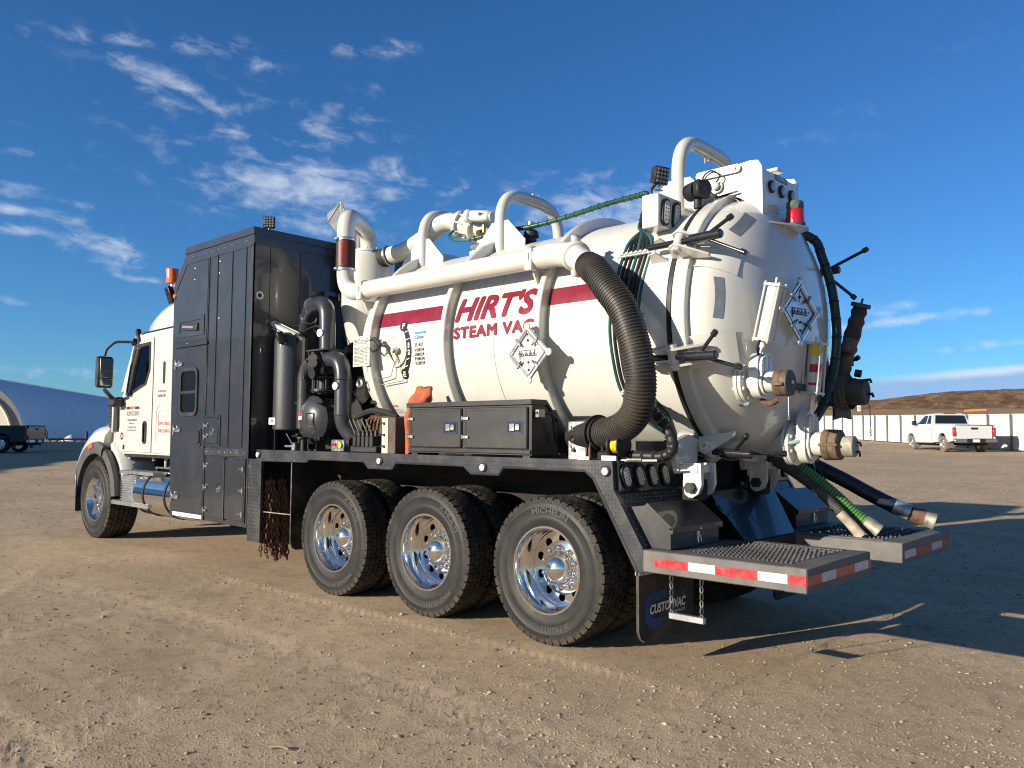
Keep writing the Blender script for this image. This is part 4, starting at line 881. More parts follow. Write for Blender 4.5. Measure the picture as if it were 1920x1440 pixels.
P('scale_ticks', g, 'wht_print', gs)
g = G(); c = Vector((3.955, .938, 2.205)); g.lathe([(.150, -.01), (.150, .006), (.138, .008), (.136, .002), (.001, .002)], c, (0, 1, 0), 40); P('gauge_dial', g, mat('dial_cream', (.62, .57, .43), .4), gs)
g = G(); g.cyl(c+Vector((-.03, 0, 0)), c+Vector((-.03, .075, 0)), .018, n=12); g.cyl(c+Vector((-.03, .03, 0)), c+Vector((-.03, .05, 0)), .032, n=6); P('gauge_pivot', g, 'cream', gs)
g = G(); p0 = c+Vector((.0, .07, -.02)); pts = [c+Vector((-.035, .055, -.02)), c+Vector((.075, .085, .045)), c+Vector((.13, .09, .045)), c+Vector((.225, .10, .125))]
g.tube(fillet(pts, .02, 3), .010, 8); g.add([c+Vector((-.07, .062, -.135)), c+Vector((.015, .07, .02)), c+Vector((.05, .07, .005)), c+Vector((-.07, .066, -.135)), c+Vector((.015, .078, .02)), c+Vector((.05, .078, .005))], [(0, 1, 2), (3, 4, 5), (0, 1, 4, 3), (1, 2, 5, 4), (2, 0, 3, 5)])
g.tube(fillet([c+Vector((.20, .10, .11)), c+Vector((.335, .10, .095)), c+Vector((.21, .10, -.01)), c+Vector((.12, .095, .03))], .02, 3), .009, 8); g.tube([c+Vector((.20, .10, .12)), c+Vector((.12, .09, .05))], .016, 8); P('gauge_pointer', g, 'black', gs)
g = G(); g.tube(fillet([(3.93, .95, 2.13), (3.98, .948, 2.06), (4.02, .94, 1.97), (4.30, .965, 1.945)], .03, 4), .004, 6); g.tube(fillet([(3.92, .95, 2.11), (3.86, .92, 1.93), (4.18, .91, 1.905), (4.20, .93, 1.90)], .03, 4), .004, 6); P('gauge_tubing', g, 'galv', gs)
# stickers
P('sticker', cyl_patch(3.70, 3.555, 1.2, 6.3, .002, 4), 'paper', tank); P('sticker_band', cyl_patch(3.70, 3.555, 5.2, 6.3, .004, 2), 'blabel', tank)
P('lettering', cyl_map(text_geo('Cusvac', .125, .036, .25, .02, 2), 3.693, 2.4, .005), 'blabel', tank)
for i, st in enumerate(('25-437', 'V:08/24', 'I:08/24', 'P:08/24', 'K:08/24')): P('lettering', cyl_map(text_geo(st, .125 if i else .115, .030, 0, .01, 2), 3.695, -1.6-2.35*i-(.5 if i else 0), .004), 'blk_print', tank)
P('lettering', cyl_map(text_geo('CAUTION', .085, .024, 0, .03, 2), 4.205, -35.6, .004), 'rlabel', tank)
for i, st in enumerate(('KEEP HANDS CLEAR', 'OF TANK DOORS WHEN', 'OPERATING UNIT')): P('lettering', cyl_map(text_geo(st, .11, .011, 0, 0, 2), 4.19-.01*i, -37.6-1.2*i, .004), 'blk_print', tank)
g = G(); g.box(4.205, 4.455, 1.040, 1.046, 2.075, 2.355); pp = P('certificate_plate', g, 'paper', tank)
for i in range(20):
    z = 2.335-.0128*i
    if i == 5: continue
    for a, w in ((4.44, .07+.02*(i*7 % 3)), (4.345-.01*(i % 3), .05), (4.27, .03+.01*(i % 2))):
        if (i*5+int(a*100)) % 6 == 0: continue
        g = text_geo(('SERIAL NO', 'CAPACITY', 'SHELL MAT', 'DESIGN TEMP', 'HEAD THK')[(i+int(a*30)) % 5], w, .0078, 0, .02); plane_map(g, (a, 1.0475, z), (-1, 0, 0), (0, 0, 1)); P('lettering', g, 'blk_print', pp)
g = G(); g.bar((4.33, 1.04, 2.30), (4.28, .98, 2.30), .02); g.bar((4.33, 1.04, 2.13), (4.28, .98, 2.13), .02); P('bracket', g, 'galv', pp)
# placard holders
def placard(c, U, V, half, par):
    U, V = Vector(U).normalized(), Vector(V).normalized(); n_ = U.cross(V).normalized(); c = Vector(c); h = half*1.0
    def q(a, b_, d=0): return c+U*a+V*b_+n_*d
    g = G(); t = .93; cut = .10*h
    pts = [(0, h), (h, 0), (0, -h), (-h, 0)]; o = []
    for i in range(4):
        p_, pn = Vector(pts[i]).to_2d(), Vector(pts[(i+1) % 4]).to_2d(); d_ = (pn-p_).normalized(); o += [p_+d_*cut*.35, pn-d_*cut*.35]
    g.add([q(a, b_, -.004) for a, b_ in o]+[q(a, b_, 0) for a, b_ in o], [tuple(range(8)), tuple(range(8, 16))]+[(i, (i+1) % 8, 8+(i+1) % 8, 8+i) for i in range(8)]); pl = P('placard_holder', g, 'alu' if par is door else 'white', par)
    for i in range(4):
        p_, pn = Vector((*pts[i], 0)), Vector((*pts[(i+1) % 4], 0)); d_ = (pn-p_); inn = Vector((-p_.x-pn.x, -p_.y-pn.y, 0)).normalized()
        a, b_ = p_+d_*.10, p_+d_*.90; g = G(); k0 = q(a.x, a.y, .008); k1 = q(b_.x, b_.y, .008); off = U*inn.x+V*inn.y
        g.bar(k0+off*.012, k1+off*.012, .020, .010, n_, .002); g.bar(k0+off*.034, k1+off*.034, .010, .014, n_, .002); P('rail', g, 'steel', par)
        mpt = p_+d_*.5; k = q(mpt.x, mpt.y, .014); g = G(); g.bar(k-off*.005, k+off*.055, .022, .018, n_, .003); g.tube([k+off*.03, k+off*.07+n_*.01], .008, 6); P('clip', g, 'galv', par)
        g = G(); e = q(pts[i][0]*.96, pts[i][1]*.96, .006); g.lathe([(.028, 0), (.028, .010), (.022, .014)], e-n_*.006, n_, 12); P('corner', g, 'white' if par is not door else 'alu', par)
    g = G(); s_ = half*.40; zc = half*.06
    g.bar(q(-s_, s_*.42-zc), q(s_*.9, s_*.42-zc), .004, .004, n_); g.bar(q(-s_, -s_*.35-zc), q(-s_, s_*.42-zc), .007, .008, n_); g.bar(q(-s_, -.02*half-zc, .003), q(s_, -.02*half-zc, .003), .005, .008, n_)
    for i in range(8): e = q(-s_+.03*half+s_*2*i/8, .03*half-zc, .012); g.tube([e, e+n_*.010, e+V*.012+n_*.010], .0030, 5)
    for i in range(-1, 3): g.bar(q(s_*.5*i-s_*.25, 0-zc, .003), q(s_*.5*i-s_*.25, s_*.42-zc, .003), .003, .003, n_)
    for v_ in (.68, .46, -.32, -.58): e = q(0, v_*half, .004); g.lathe([(.010, 0), (.006, .006)], e, n_, 8)
    g.bar(q(0, .30*half, .001), q(0, .72*half, .001), .0022, .002, n_); tag(P('number_slots', g, 'black', par), kind='stuff')
    return pl
placard((2.215, 1.085, 2.06), (-1, 0, 0), (0, .05, 1), .212, tank)
g = G(); g.bar((2.21, .93, 2.12), (2.21, 1.08, 2.12), .03); g.bar((2.24, .90, 1.96), (2.24, 1.06, 1.96), .03); P('placard_bracket', g, 'cream', tank)
cp, cn = on_door(.235, 2.30, .045); Ud = Vector((-cn.y*0-.08, -1, 0)); placard(cp, (-.156, -.988, 0), (.0, 0, 1), .222, door)
# grey reflective strips on the door
for (a, b_, w) in (((.840, 2.49), (.868, 2.215), .075), ((.440, 2.975), (.650, 2.815), .060)):
    (y0, z0), (y1, z1) = a, b_; g = G(); n = 8; d_ = Vector((y1-y0, z1-z0)).normalized(); pe = Vector((-d_.y, d_.x))
    for i in range(n+1):
        yy, zz = y0+(y1-y0)*i/n, z0+(z1-z0)*i/n
        for s_ in (-1, 1): g.v.append(tuple(on_door(yy+pe.x*s_*w/2*(.6 if a[0] > .8 else 1), zz+pe.y*s_*w/2, .003)[0]))
    g.f = [(2*i, 2*i+1, 2*i+3, 2*i+2) for i in range(n)]; g.m = [0]*n; P('grey_strip', g, 'grey_tape', door)
g = G(); n = 8; ys = [(-.95+.02*i, 2.75-.05*i) for i in range(9)]
for yy, zz in [(-.80, 2.72-.04*i) for i in range(9)]:
    for s_ in (0, .06): 
        try: g.v.append(tuple(on_door(yy+s_, zz, .003)[0]))
        except Exception: pass
g.f = [(2*i, 2*i+1, 2*i+3, 2*i+2) for i in range(8)]; g.m = [0]*8; P('grey_strip', g, 'grey_tape', door)
# tank feet / hinge lugs at the bottom rear
for y in (.78, -.15):
    g = G(); x = .955
    g.prism([(y-.11, 1.20), (y+.11, 1.20), (y+.20, 1.40), (y-.02, 1.46), (y-.15, 1.42)], 'x', x+.085, x+.125); g.box(x-.05, x+.10, y-.105, y+.105, 1.205, 1.26, .004)
    for s_ in (-1, 1): g.prism([(x-.07, 1.27), (x+.06, 1.27), (x+.06, 1.12), (x+.05, 1.065), (x+.02, 1.045), (x-.01, 1.045), (x-.05, 1.07), (x-.075, 1.13)], 'y', y+s_*.10, y+s_*.068)
    lug = P('tank_lug', g, 'cream', tank)
    g = G(); g.cyl((x+.0, y-.14, 1.11), (x+.0, y+.14, 1.11), .026, n=14); g.cyl((x+.0, y+.101, 1.11), (x+.0, y+.135, 1.11), .038, n=6); P('pin', g, 'black', lug)
    g = G(); g.box(x-.03, x+.10, y-.060, y+.060, 1.02, 1.16, .01); P('lug_block', g, 'grime', lug)
g = G(); [g.box(x, x+.16, -.62, .62, 1.278, 1.36) for x in (1.7, 2.9, 4.0)]; g.box(1.25, 4.4, .42, .52, 1.278, 1.42); g.box(1.25, 4.4, -.52, -.42, 1.278, 1.42); P('tank_saddle', g, 'darkflat')
# --- door clamps ----------------------------------------------------------
def clamp(th, swing=1.0, back=True):
    """one hand screw clamp at an angle round the door rim"""
    c_, s_ = math.cos(R(th)), math.sin(R(th)); rad_ = Vector((0, c_, s_)); tan_ = Vector((0, -s_, c_)); ax = Vector((-1, 0, 0)); o = Vector((0, 0, Z0))
    def q(r, t, x): return o+rad_*r+tan_*t+Vector((x, 0, 0))
    g = G()
    for t in (-.055, .055):
        pts = [(1.0, 1.06), (1.115, 1.03), (1.135, .985), (1.115, .945), (.985, .80), (.955, .80)]
        a = [q(r, t-.008, x) for r, x in pts]; b2 = [q(r, t+.008, x) for r, x in pts]; k = len(pts); g.add(a+b2, [tuple(range(k)), tuple(range(2*k-1, k-1, -1))]+[(i, (i+1) % k, k+(i+1) % k, k+i) for i in range(k)])
    g.cyl(q(1.085, -.085, .985), q(1.085, .085, .985), .034, n=16); bracket = P('door_clamp', g, 'cream', tank)
    g = G(); g.cyl(q(1.085, -.09, .985), q(1.085, .09, .985), .018, n=8); P('pin', g, 'galv', tank)
    g = G(); g.cyl(q(1.075, 0, 1.22), q(1.09, 0, .70), .022, n=14); g.cyl(q(1.088, 0, .90), q(1.098, 0, .66), .033, .031, 18, .010); P('clamp_screw', g, 'glossblack', tank)
    g = G(); L = .20*swing; d_ = (tan_*.80+Vector((-.45, 0, 0))+rad_*-.15).normalized(); e = q(1.085, 0, .80)
    d1 = (tan_*.66+Vector((-.62, 0, 0))+rad_*-.10).normalized(); d2 = (tan_*-.36+Vector((-.86, 0, 0))+rad_*-.22).normalized()
    for d_, l_ in ((d1, L*.95), (d2, L*1.35)): g.cyl(e, e+d_*l_, .013, n=10); g.cyl(e+d_*(l_-.03), e+d_*(l_+.015), .021, n=12, bev=.006)
    P('clamp_handle', g, 'glossblack', tank)
    if back:
        g = G()
        for t in (-.06, .06): 
            pts = [(.975, 1.24), (1.075, 1.20), (1.09, 1.15), (.98, 1.10)]; a = [q(r, t-.006, x) for r, x in pts]; b2 = [q(r, t+.006, x) for r, x in pts]; g.add(a+b2, [(0, 1, 2, 3), (7, 6, 5, 4)]+[(i, (i+1) % 4, 4+(i+1) % 4, 4+i) for i in range(4)])
        P('clamp_ear', g, 'cream', tank)
    if -30 > th or th > 160: return
    g = G(); n = 5
    for i in range(n+1):
        r = 1.0-.22*i/n
        for t in (-.11, .11): 
            p0 = q(r, t, 0); rr_ = math.hypot(p0.y, p0.z-Z0); p0.x = (door_x(min(rr_, .937)) if rr_ < .937 else .935)-.012; g.v.append(tuple(p0))
    g.f = [(2*i, 2*i+1, 2*i+3, 2*i+2) for i in range(n)]; g.m = [0]*n; P('clamp_pad', g, 'cream', tank)
for th, sw in ((26.5, 1.15), (-15.5, 1.0), (-57, 1.2), (150, 1.7), (195, 1.0), (238, 1)): clamp(th, sw)
# ------------------------------------------------------------------ pipework on the tank
PR = .083; PY, PZ = .985, 2.80
g = G(); g.tube(fillet([(4.69, PY, 3.02), (4.69, PY, PZ), (4.42, PY, PZ)], .22, 8), PR, 24); g.tube([(4.42, PY, PZ), (2.18, PY, PZ)], PR, 24); sp = P('suction_pipe', g, 'creamrough', None, 50)
g = G(); g.tube(fillet([(2.18, PY, PZ), (1.95, PY+.008, PZ), (1.80, PY+.055, PZ-.055)], .16, 8), .092, 24); P('pipe_elbow', g, 'creamrough', sp, 50)
g = G(); e0, e1 = Vector((1.80, PY+.055, PZ-.055)), Vector((1.57, 1.165, 2.615)); g.cyl(e0, e1, .090, n=24); dd = (e1-e0).normalized(); g.cyl(e0-dd*.03, e0+dd*.03, .112, n=24, bev=.008); 
for a in (0, PI): 
    w = Vector((0, 0, 1)); q = e0+(w*.125*math.cos(a)); g.obox(q, (dd, dd.cross(w), w), (.03, .03, .025), .008)
P('pipe_outlet', g, 'creamrough', sp, 50)
g = G()
for a in (0, PI): q = e0+Vector((0, 0, .14*math.cos(a))); g.cyl(q-Vector((.035, -.02, 0)), q+Vector((.035, -.02, 0)), .010, n=8)
[P('clamp_bolt', q, 'galv', sp) for q in pieces(g)]
for x in (4.36, 2.24):
    g = G(); g.lathe([(PR+.004, -.012), (PR+.012, -.012), (PR+.012, .012), (PR+.004, .012)], (x, PY, PZ), (1, 0, 0), 28); g.prism([(PY-.09, PZ-.10), (PY+.03, PZ-.10), (PY-.02, PZ-.20), (PY-.12, PZ-.14)], 'x', x-.008, x+.008); g.box(x-.035, x+.035, PY+.060, PY+.085, PZ-.10, PZ+.06, .003); P('pipe_bracket', g, 'cream', sp)
# vertical leg with rubber sleeve and gooseneck into the cyclone
CX, CY = 5.06, .43
vt = [(4.69, PY, 3.30), (4.69, PY, 3.50)]
g = G(); g.tube([(4.69, PY, 3.00), (4.69, PY, 3.06)], PR, 24); g.tube(fillet([(4.69, PY, 3.28), (4.69, PY, 3.575), (4.875, .71, 3.585), (CX, CY, 3.56), (CX, CY, 3.30)], [.20, .16, .20], 9), .088, 24); P('gooseneck_pipe', g, 'cream', sp, 50)
g = G(); g.cyl((4.69, PY, 3.025), (4.69, PY, 3.345), .093, n=28, bev=.006); sl = P('rubber_sleeve', g, mat('rubber_sleeve', (.022, .021, .020), .7, bump=(120, .5, .004)), sp)
g = G(); n = 8; g.v = [(4.69+.0945*math.cos(R(a)), PY+.0945*math.sin(R(a)), z) for a in range(95, 160, 8) for z in (3.06, 3.31)]; k = len(g.v)//2; g.f = [(2*i, 2*i+1, 2*i+3, 2*i+2) for i in range(k-1)]; g.m = [0]*(k-1); P('sleeve_label', g, mat('dark_red_label', (.16, .015, .012), .5), sl)
g = text_geo('0643-600 N', .20, .030); g.v = [(4.69+.0955*math.cos(R(118)+p[1]/.0955), PY+.0955*math.sin(R(118)+p[1]/.0955), 3.08+p[0]) for p in g.v]; P('lettering', g, 'blk_print', sl)
for z in (3.035, 3.325): g = G(); g.lathe([(.094, -.012), (.099, -.010), (.099, .010), (.094, .012)], (4.69, PY, z), (0, 0, 1), 28); g.box(4.67, 4.71, PY+.09, PY+.12, z-.012, z+.012, .003); P('hose_clamp', g, 'steel', sl)
# cyclone
g = G(); g.lathe([(.001, 1.72), (.10, 1.74), (.12, 2.0), (.27, 2.72), (.275, 2.78), (.275, 3.26), (.262, 3.30), (.02, 3.31)], (CX, CY, 0), (0, 0, 1), 48); cy_ = P('cyclone', g, 'cream', None, 40)
g = G(); g.lathe([(.10, 0), (.155, .0), (.155, .03), (.10, .03)], (CX, CY, 3.31), (0, 0, 1), 32); g.lathe([(.155, 0), (.155, .025), (.09, .025)], (CX, CY, 3.345), (0, 0, 1), 32)
for i in range(8): a = PI*i/4; g.cyl((CX+.135*math.cos(a), CY+.135*math.sin(a), 3.28), (CX+.135*math.cos(a), CY+.135*math.sin(a), 3.385), .011, n=6)
P('flange', g, 'cream', cy_)
ha, hb_ = Vector((4.90, .45, 3.245)), Vector((4.70, .42, 3.275)); hd_ = (hb_-ha).normalized()
g = G(); g.cyl(Vector((CX+.08, CY+.02, 3.22)), ha, .105, .095, 24); P('inlet_stub', g, 'cream', cy_)
g = G(); g.cyl(ha, hb_, .098, n=28, bev=.006); sv = P('rubber_sleeve', g, bpy.data.materials['rubber_sleeve'], cy_)
for t in (.12, .88): g = G(); g.lathe([(.099, -.013), (.104, -.01), (.104, .01), (.099, .013)], ha+(hb_-ha)*t, hd_, 28); P('hose_clamp', g, 'black' if t < .5 else 'steel', cy_)
vx, vy, vz = 3.80, .16, 3.50
g = G(); g.tube(spline([hb_, Vector((4.52, .38, 3.30)), Vector((4.33, .31, 3.40)), Vector((4.18, .25, 3.515)), Vector((4.05, .21, 3.55)), Vector((3.92, .18, 3.51))], 8), .090, 24); vp = P('vacuum_pipe', g, 'cream', None, 50)
g = G(); n_ = Vector((-.93, -.22, -.30)).normalized(); c = Vector((3.93, .18, 3.51)); g.cyl(c-n_*.02, c+n_*.02, .135, n=28, bev=.004); g.cyl(c+n_*.02, c+n_*.16, .105, n=24); g.cyl(c+n_*.16, c+n_*.19, .135, n=28, bev=.004); g.tube(fillet([c+n_*.18, c+n_*.30, Vector((3.62, .12, 3.30)), Vector((3.62, .12, 3.18))], .12, 6), .09, 20)
for i in range(8): a = PI*i/4; w = n_.cross(Vector((0, 0, 1))).normalized(); u = n_.cross(w); q = c+(w*math.cos(a)+u*math.sin(a))*.118; g.cyl(q-n_*.03, q+n_*.2, .010, n=6)
P('four_way_valve', g, 'cream', vp, 40)
g = G(); a0, a1 = Vector((3.72, .30, 3.53)), Vector((3.42, .26, 3.48)); g.cyl(a0, a0+(a1-a0)*.2, .065, n=20, bev=.01); g.bar(a0+(a1-a0)*.2, a1, .12, .10, bev=.02); g.cyl(a1, a1+(a1-a0)*.04, .05, n=16); act = P('valve_actuator', g, 'cream', vp)
g = G(); q = a0.lerp(a1, .72)+Vector((0, .064, .012)); g.lathe([(.016, 0), (.016, .004), (.001, .005)], q, (0, 1, 0), 14); g.obox(q+Vector((-.012, .002, 0)), ((1, 0, 0), (0, 1, 0), (0, 0, 1)), (.02, .003, .007)); P('emblem', g, 'blk_print', act)
g = G(); g.cyl((3.62, .13, 3.40), (3.62, .24, 3.36), .03, n=10); g.cyl((3.56, .22, 3.36), (3.56, .22, 3.44), .018, n=10); P('brass_fitting', g, 'brass', vp)
g = G(); g.lathe([(.17, 3.15), (.17, 3.19), (.10, 3.19), (.10, 3.24), (.16, 3.24), (.16, 3.265), (.09, 3.27)], (3.62, .12, 0), (0, 0, 1), 28); P('tank_flange', g, 'cream', tank)
g = G(); g.tube(spline([(3.90, .30, 3.42), (3.92, .34, 3.36), (3.80, .36, 3.30), (3.6, .36, 3.27)], 6), .014, 8); P('valve_hose', g, 'teal', vp)
# roll hoops
for x, r, y0, top, zb in ((1.33, .054, .40, 3.70, 3.08), (3.19, .054, .38, 3.66, 3.08), (4.23, .052, .40, 3.66, 3.05)):
    g = G(); g.tube(fillet([(x, y0, zb), (x, y0, top), (x, -y0*1.15, top-.02), (x, -y0*1.15, zb)], .29, 10), r, 20); hp = P('roll_hoop', g, 'cream', None, 50)
    g = G()
    for sgn in (1, -1):
        for yy in (y0, -y0*1.15):
            base = Z0+math.sqrt(RB**2-yy*yy); g.prism([(x+sgn*r*.6, base-.02), (x+sgn*.30, base-.03), (x+sgn*.30, base+.06), (x+sgn*.10, base+.26), (x+sgn*r*.6, base+.26)], 'y', yy-.008, yy+.008)
    for q_ in pieces(g): P('gusset', q_, 'cream', hp)
    g = G(); q = Vector((x, -.05, top-r-.005)) if x < 2 else Vector((x, -.10, top+r+.0)); g.tube([q+Vector((.0, .05, 0)), q+Vector((.03, .0, .01 if x > 2 else -.03)), q+Vector((0, -.05, 0))], .010, 6); P('hook', g, 'white', hp)
# relief valve on top
g = G(); g.lathe([(.075, 3.10), (.075, 3.17), (.05, 3.18), (.05, 3.22), (.072, 3.225), (.066, 3.27), (.045, 3.29)], (2.98, .20, 0), (0, 0, 1), 24); rv_ = P('relief_valve', g, 'satin', None)
g = G(); g.cyl((2.98, .20, 3.28), (2.98, .20, 3.36), .036, n=16); P('valve_cap', g, 'steel', rv_)
# green wrapped hose bundle running along the top, strapped every hand's width
gp = spline([(3.55, .37, 3.27), (3.2, .30, 3.30), (2.90, .24, 3.31), (2.5, .22, 3.335), (2.1, .30, 3.335), (1.75, .37, 3.32), (1.60, .42, 3.30), (1.50, .55, 3.20)], 8)
g = G(); g.tube(gp, .021, 12); hbnd = P('hose_bundle', g, 'greenwrap', tank)
g = G()
for i in range(1, len(gp)-2, 2):
    t = (gp[i+1]-gp[i]).normalized(); g.lathe([(.021, -.006), (.0255, 0), (.021, .006)], gp[i], t, 12)
[P('cable_tie', q, 'black', hbnd) for q in pieces(g)]
def cyp(r, th, x): return Vector((x, r*math.cos(R(th)), Z0+r*math.sin(R(th))))
hx0 = [1.515-.0395*i for i in range(7)]; cols = ['teal', 'black', 'black', 'teal', 'black', 'black', 'teal']
for i in range(7):
    g = G(); xs = hx0[i]; j = (i-3)*.010
    g.tube(spline([cyp(1.0, 68, 1.60+j), cyp(1.0, 58, 1.52+j), cyp(.995, 46, 1.45+j*1.2), cyp(.985, 38, 1.42+(xs-1.40)*.7), cyp(.975, 29, xs), cyp(.972, 15, xs+.012), cyp(.972, 0, xs+.03), cyp(.972, -14, xs+.03), cyp(.972, -30, xs+.025), cyp(.985, -42, xs-.06), cyp(1.02, -50, 1.30)], 6), .0125, 8); P('hydraulic_hose', g, cols[i], tank)
for th, w in ((29.5, .16), (1.5, .10), (-30, .09)):
    g = G(); p0, p1 = cyp(.985, th, 1.40+w), cyp(.985, th, 1.40-w); g.bar(p0, p1, .030, .016, (0, math.cos(R(th)), math.sin(R(th))), .003)
    for i in range(7): q = cyp(.992, th, hx0[i]+.0); g.lathe([(.016, -.010), (.016, .010)], q, (0, -math.sin(R(th)), math.cos(R(th))), 8)
    P('hose_clip', g, 'white', tank)
g = G()
for t in (66, 61, 56, 51, 47): g.lathe([(.040, -.004), (.046, 0), (.040, .004)], cyp(1.0, t, 1.60-(66-t)*.008), (0, -math.sin(R(t)), math.cos(R(t))), 12)
[P('cable_tie', q, 'black', tank) for q in pieces(g)]
# big black duct hose sweeping down the side
dp = spline([e1-dd*.05, e1+dd*.05, (1.46, 1.225, 2.54), (1.34, 1.265, 2.42), (1.22, 1.275, 2.27), (1.135, 1.27, 2.05), (1.10, 1.25, 1.83), (1.15, 1.21, 1.63), (1.27, 1.16, 1.525), (1.42, 1.12, 1.475), (1.55, 1.08, 1.46)], 14)
g = G(); g.tube(dp, .098, 24); dh = P('duct_hose', g, 'ducthose', None, 50)
L = [0]
for i in range(1, len(dp)): L.append(L[-1]+(dp[i]-dp[i-1]).length)
g = G(); s = .07; nseg = 18
while s < L[-1]-.03:
    i = max(j for j in range(len(L)) if L[j] <= s); i = min(i, len(dp)-2); t = (s-L[i])/(L[i+1]-L[i]); q = dp[i].lerp(dp[i+1], t); g.lathe([(.0975, -.006), (.1035, -.003), (.1035, .003), (.0975, .006)], q, (dp[i+1]-dp[i]).normalized(), nseg); s += .0205
tag(P('hose_rings', g, 'ductrib', dh), kind='stuff')
g = G(); g.cyl((1.53, 1.09, 1.46), (1.80, 1.02, 1.44), .115, .112, 28, .004); g.lathe([(.095, 0), (.135, .0), (.135, .02), (.095, .02)], (1.55, 1.085, 1.458), (1, -.26, -.07), 28); P('hose_dock', g, 'black')
# dark bundle that loops down to the deck behind it
g = G(); bp_ = spline([cyp(1.0, -36, 1.30), (1.22, .96, 1.64), (1.13, 1.00, 1.58), (1.04, 1.02, 1.48), (1.0, 1.03, 1.37), (1.06, 1.05, 1.315), (1.22, 1.08, 1.315), (1.42, 1.08, 1.315)], 7); g.tube(bp_, .034, 12); lb = P('hose_loom', g, 'black', None)
g = G(); [g.lathe([(.034, -.012), (.040, 0), (.034, .012)], bp_[i], (bp_[i+1]-bp_[i]).normalized(), 12) for i in range(2, len(bp_)-2, 3)]; [P('loom_wrap', q, 'satin', lb) for q in pieces(g)]
# ------------------------------------------------------------------ rear top light box, beacon, lamps
g = G(); xr_, y_ = .715, .30
sp_ = [(.715, 2.90), (.715, 3.355), (.745, 3.405), (.80, 3.415), (1.17, 3.385), (1.17, 3.20), (1.10, 3.16), (.90, 3.165), (.80, 3.10), (.74, 2.95)]
g = G(); g.prism(sp_, 'y', y_, y_-.012); g.prism(sp_, 'y', -y_, -y_+.012); g.box(.715, .727, -y_+.012, y_-.012, 3.02, 3.345, .002); g.box(.727, 1.16, -y_+.012, y_-.012, 3.30, 3.312); lbx = P('light_box', g, 'cream')
g = G(); g.bar((1.20, .318, 3.375), (.90, .318, 3.375), .012, .06, (0, 0, 1)); [g.cyl((x, .312, 3.375), (x, .325, 3.375), .030, n=16) for x in (1.20, .90)]; g.prism([(1.17, 3.20), (1.24, 3.20), (1.24, 3.33), (1.205, 3.33), (1.19, 3.30), (1.20, 3.36), (1.17, 3.36)], 'y', -.30, -.29); [P('side_bar', q, 'cream', lbx) for q in pieces(g)]
g = G(); g.cyl((.92, .325, 3.375), (.92, .335, 3.375), .016, n=12); P('bolt', g, 'galv', lbx)
g = G(); g.cyl((1.06, .30, 3.27), (1.06, .325, 3.27), .045, n=20); g.cyl((1.06, .325, 3.27), (1.06, .36, 3.27), .030, n=18, bev=.008); P('boss', g, 'cream', lbx)
g = G(); g.tube(spline([(1.05, .35, 3.29), (1.02, .35, 3.34), (1.09, .345, 3.39), (1.16, .34, 3.35), (1.15, .33, 3.24), (1.10, .325, 3.19)], 6), .006, 6); g.bar((1.11, .33, 3.18), (.885, .335, 3.20), .012); P('cable', g, 'black', lbx)
for y in (.165, .0, -.165):
    g = G(); g.lathe([(.046, -.002), (.046, .014), (.036, .018)], (.715, y, 3.235), (-1, 0, 0), 24); rg = P('lamp', g, 'black', lbx); g = G(); g.lathe([(.036, .014), (.030, .020), (.0005, .023)], (.715, y, 3.235), (-1, 0, 0), 24); P('lamp_lens', g, 'lensdark', lbx)
g = G(); g.box(.711, .716, -.10, .10, 3.305, 3.345); P('nameplate', g, mat('blue_grey_plate', (.10, .17, .24), .4), lbx); g = text_geo('CUSVAC', .15, .026, .15, .02); plane_map(g, (.709, .075, 3.312), (0, -1, 0), (0, 0, 1)); P('lettering', g, 'wht_print', lbx)
g = G(); g.box(.74, .86, -.10, .0, 3.40, 3.43, .01); P('vent', g, 'cream', lbx)
# curved arm, shelf and red beacon
g = G(); ap = spline([(.955, .345, 3.165), (.88, .36, 3.13), (.80, .37, 3.03), (.735, .375, 2.90), (.675, .375, 2.775), (.640, .36, 2.735)], 6)
for i, q in enumerate(ap): g.v += [(q.x, q.y-.030, q.z), (q.x, q.y+.012, q.z), (q.x-.012, q.y+.012, q.z-.006), (q.x-.012, q.y-.03, q.z-.006)]
for i in range(len(ap)-1): g.f += [tuple(4*i+a for a in (k, (k+1) % 4))+tuple(4*(i+1)+a for a in ((k+1) % 4, k)) for k in range(4)]
g.m = [0]*len(g.f); arm = P('beacon_arm', g, 'cream')
g = G(); n = 16; pts = [(.70, .40), (.80, .395), (.80, -.30)]+[(.70+.0, -.30)]+[(.60+.10*math.cos(a)-.0, -.04+.10*math.sin(a)) for a in np.linspace(-PI*.55, -PI*1.35, 10)]
g.prism([(.72, .385), (.80, .30), (.80, -.12), (.66, -.16), (.56, -.12), (.53, -.03), (.56, .06)], 'z', 2.945, 2.957); g.prism([(.62, 2.945), (.74, 2.945), (.70, 2.80), (.66, 2.85)], 'y', .13, .14); P('beacon_shelf', g, 'cream', arm)
bq = (.62, -.02); g = G(); g.lathe([(.072, 2.957), (.072, 2.985), (.066, 2.99)], (*bq, 0), (0, 0, 1), 28); P('beacon_base', g, 'capdark', arm)
g = G(); g.lathe([(.066, 2.988), (.066, 3.02), (.063, 3.04), (.064, 3.07), (.060, 3.085), (.055, 3.09), (.0005, 3.092)], (*bq, 0), (0, 0, 1), 28); P('beacon_lens', g, 'redlens', arm)
g = G(); g.lathe([(.058, 3.09), (.066, 3.105), (.064, 3.135), (.05, 3.15), (.0005, 3.15)], (*bq, 0), (0, 0, 1), 8); P('beacon_cap', g, mat('grey_green_cap', (.09, .105, .085), .6), arm)
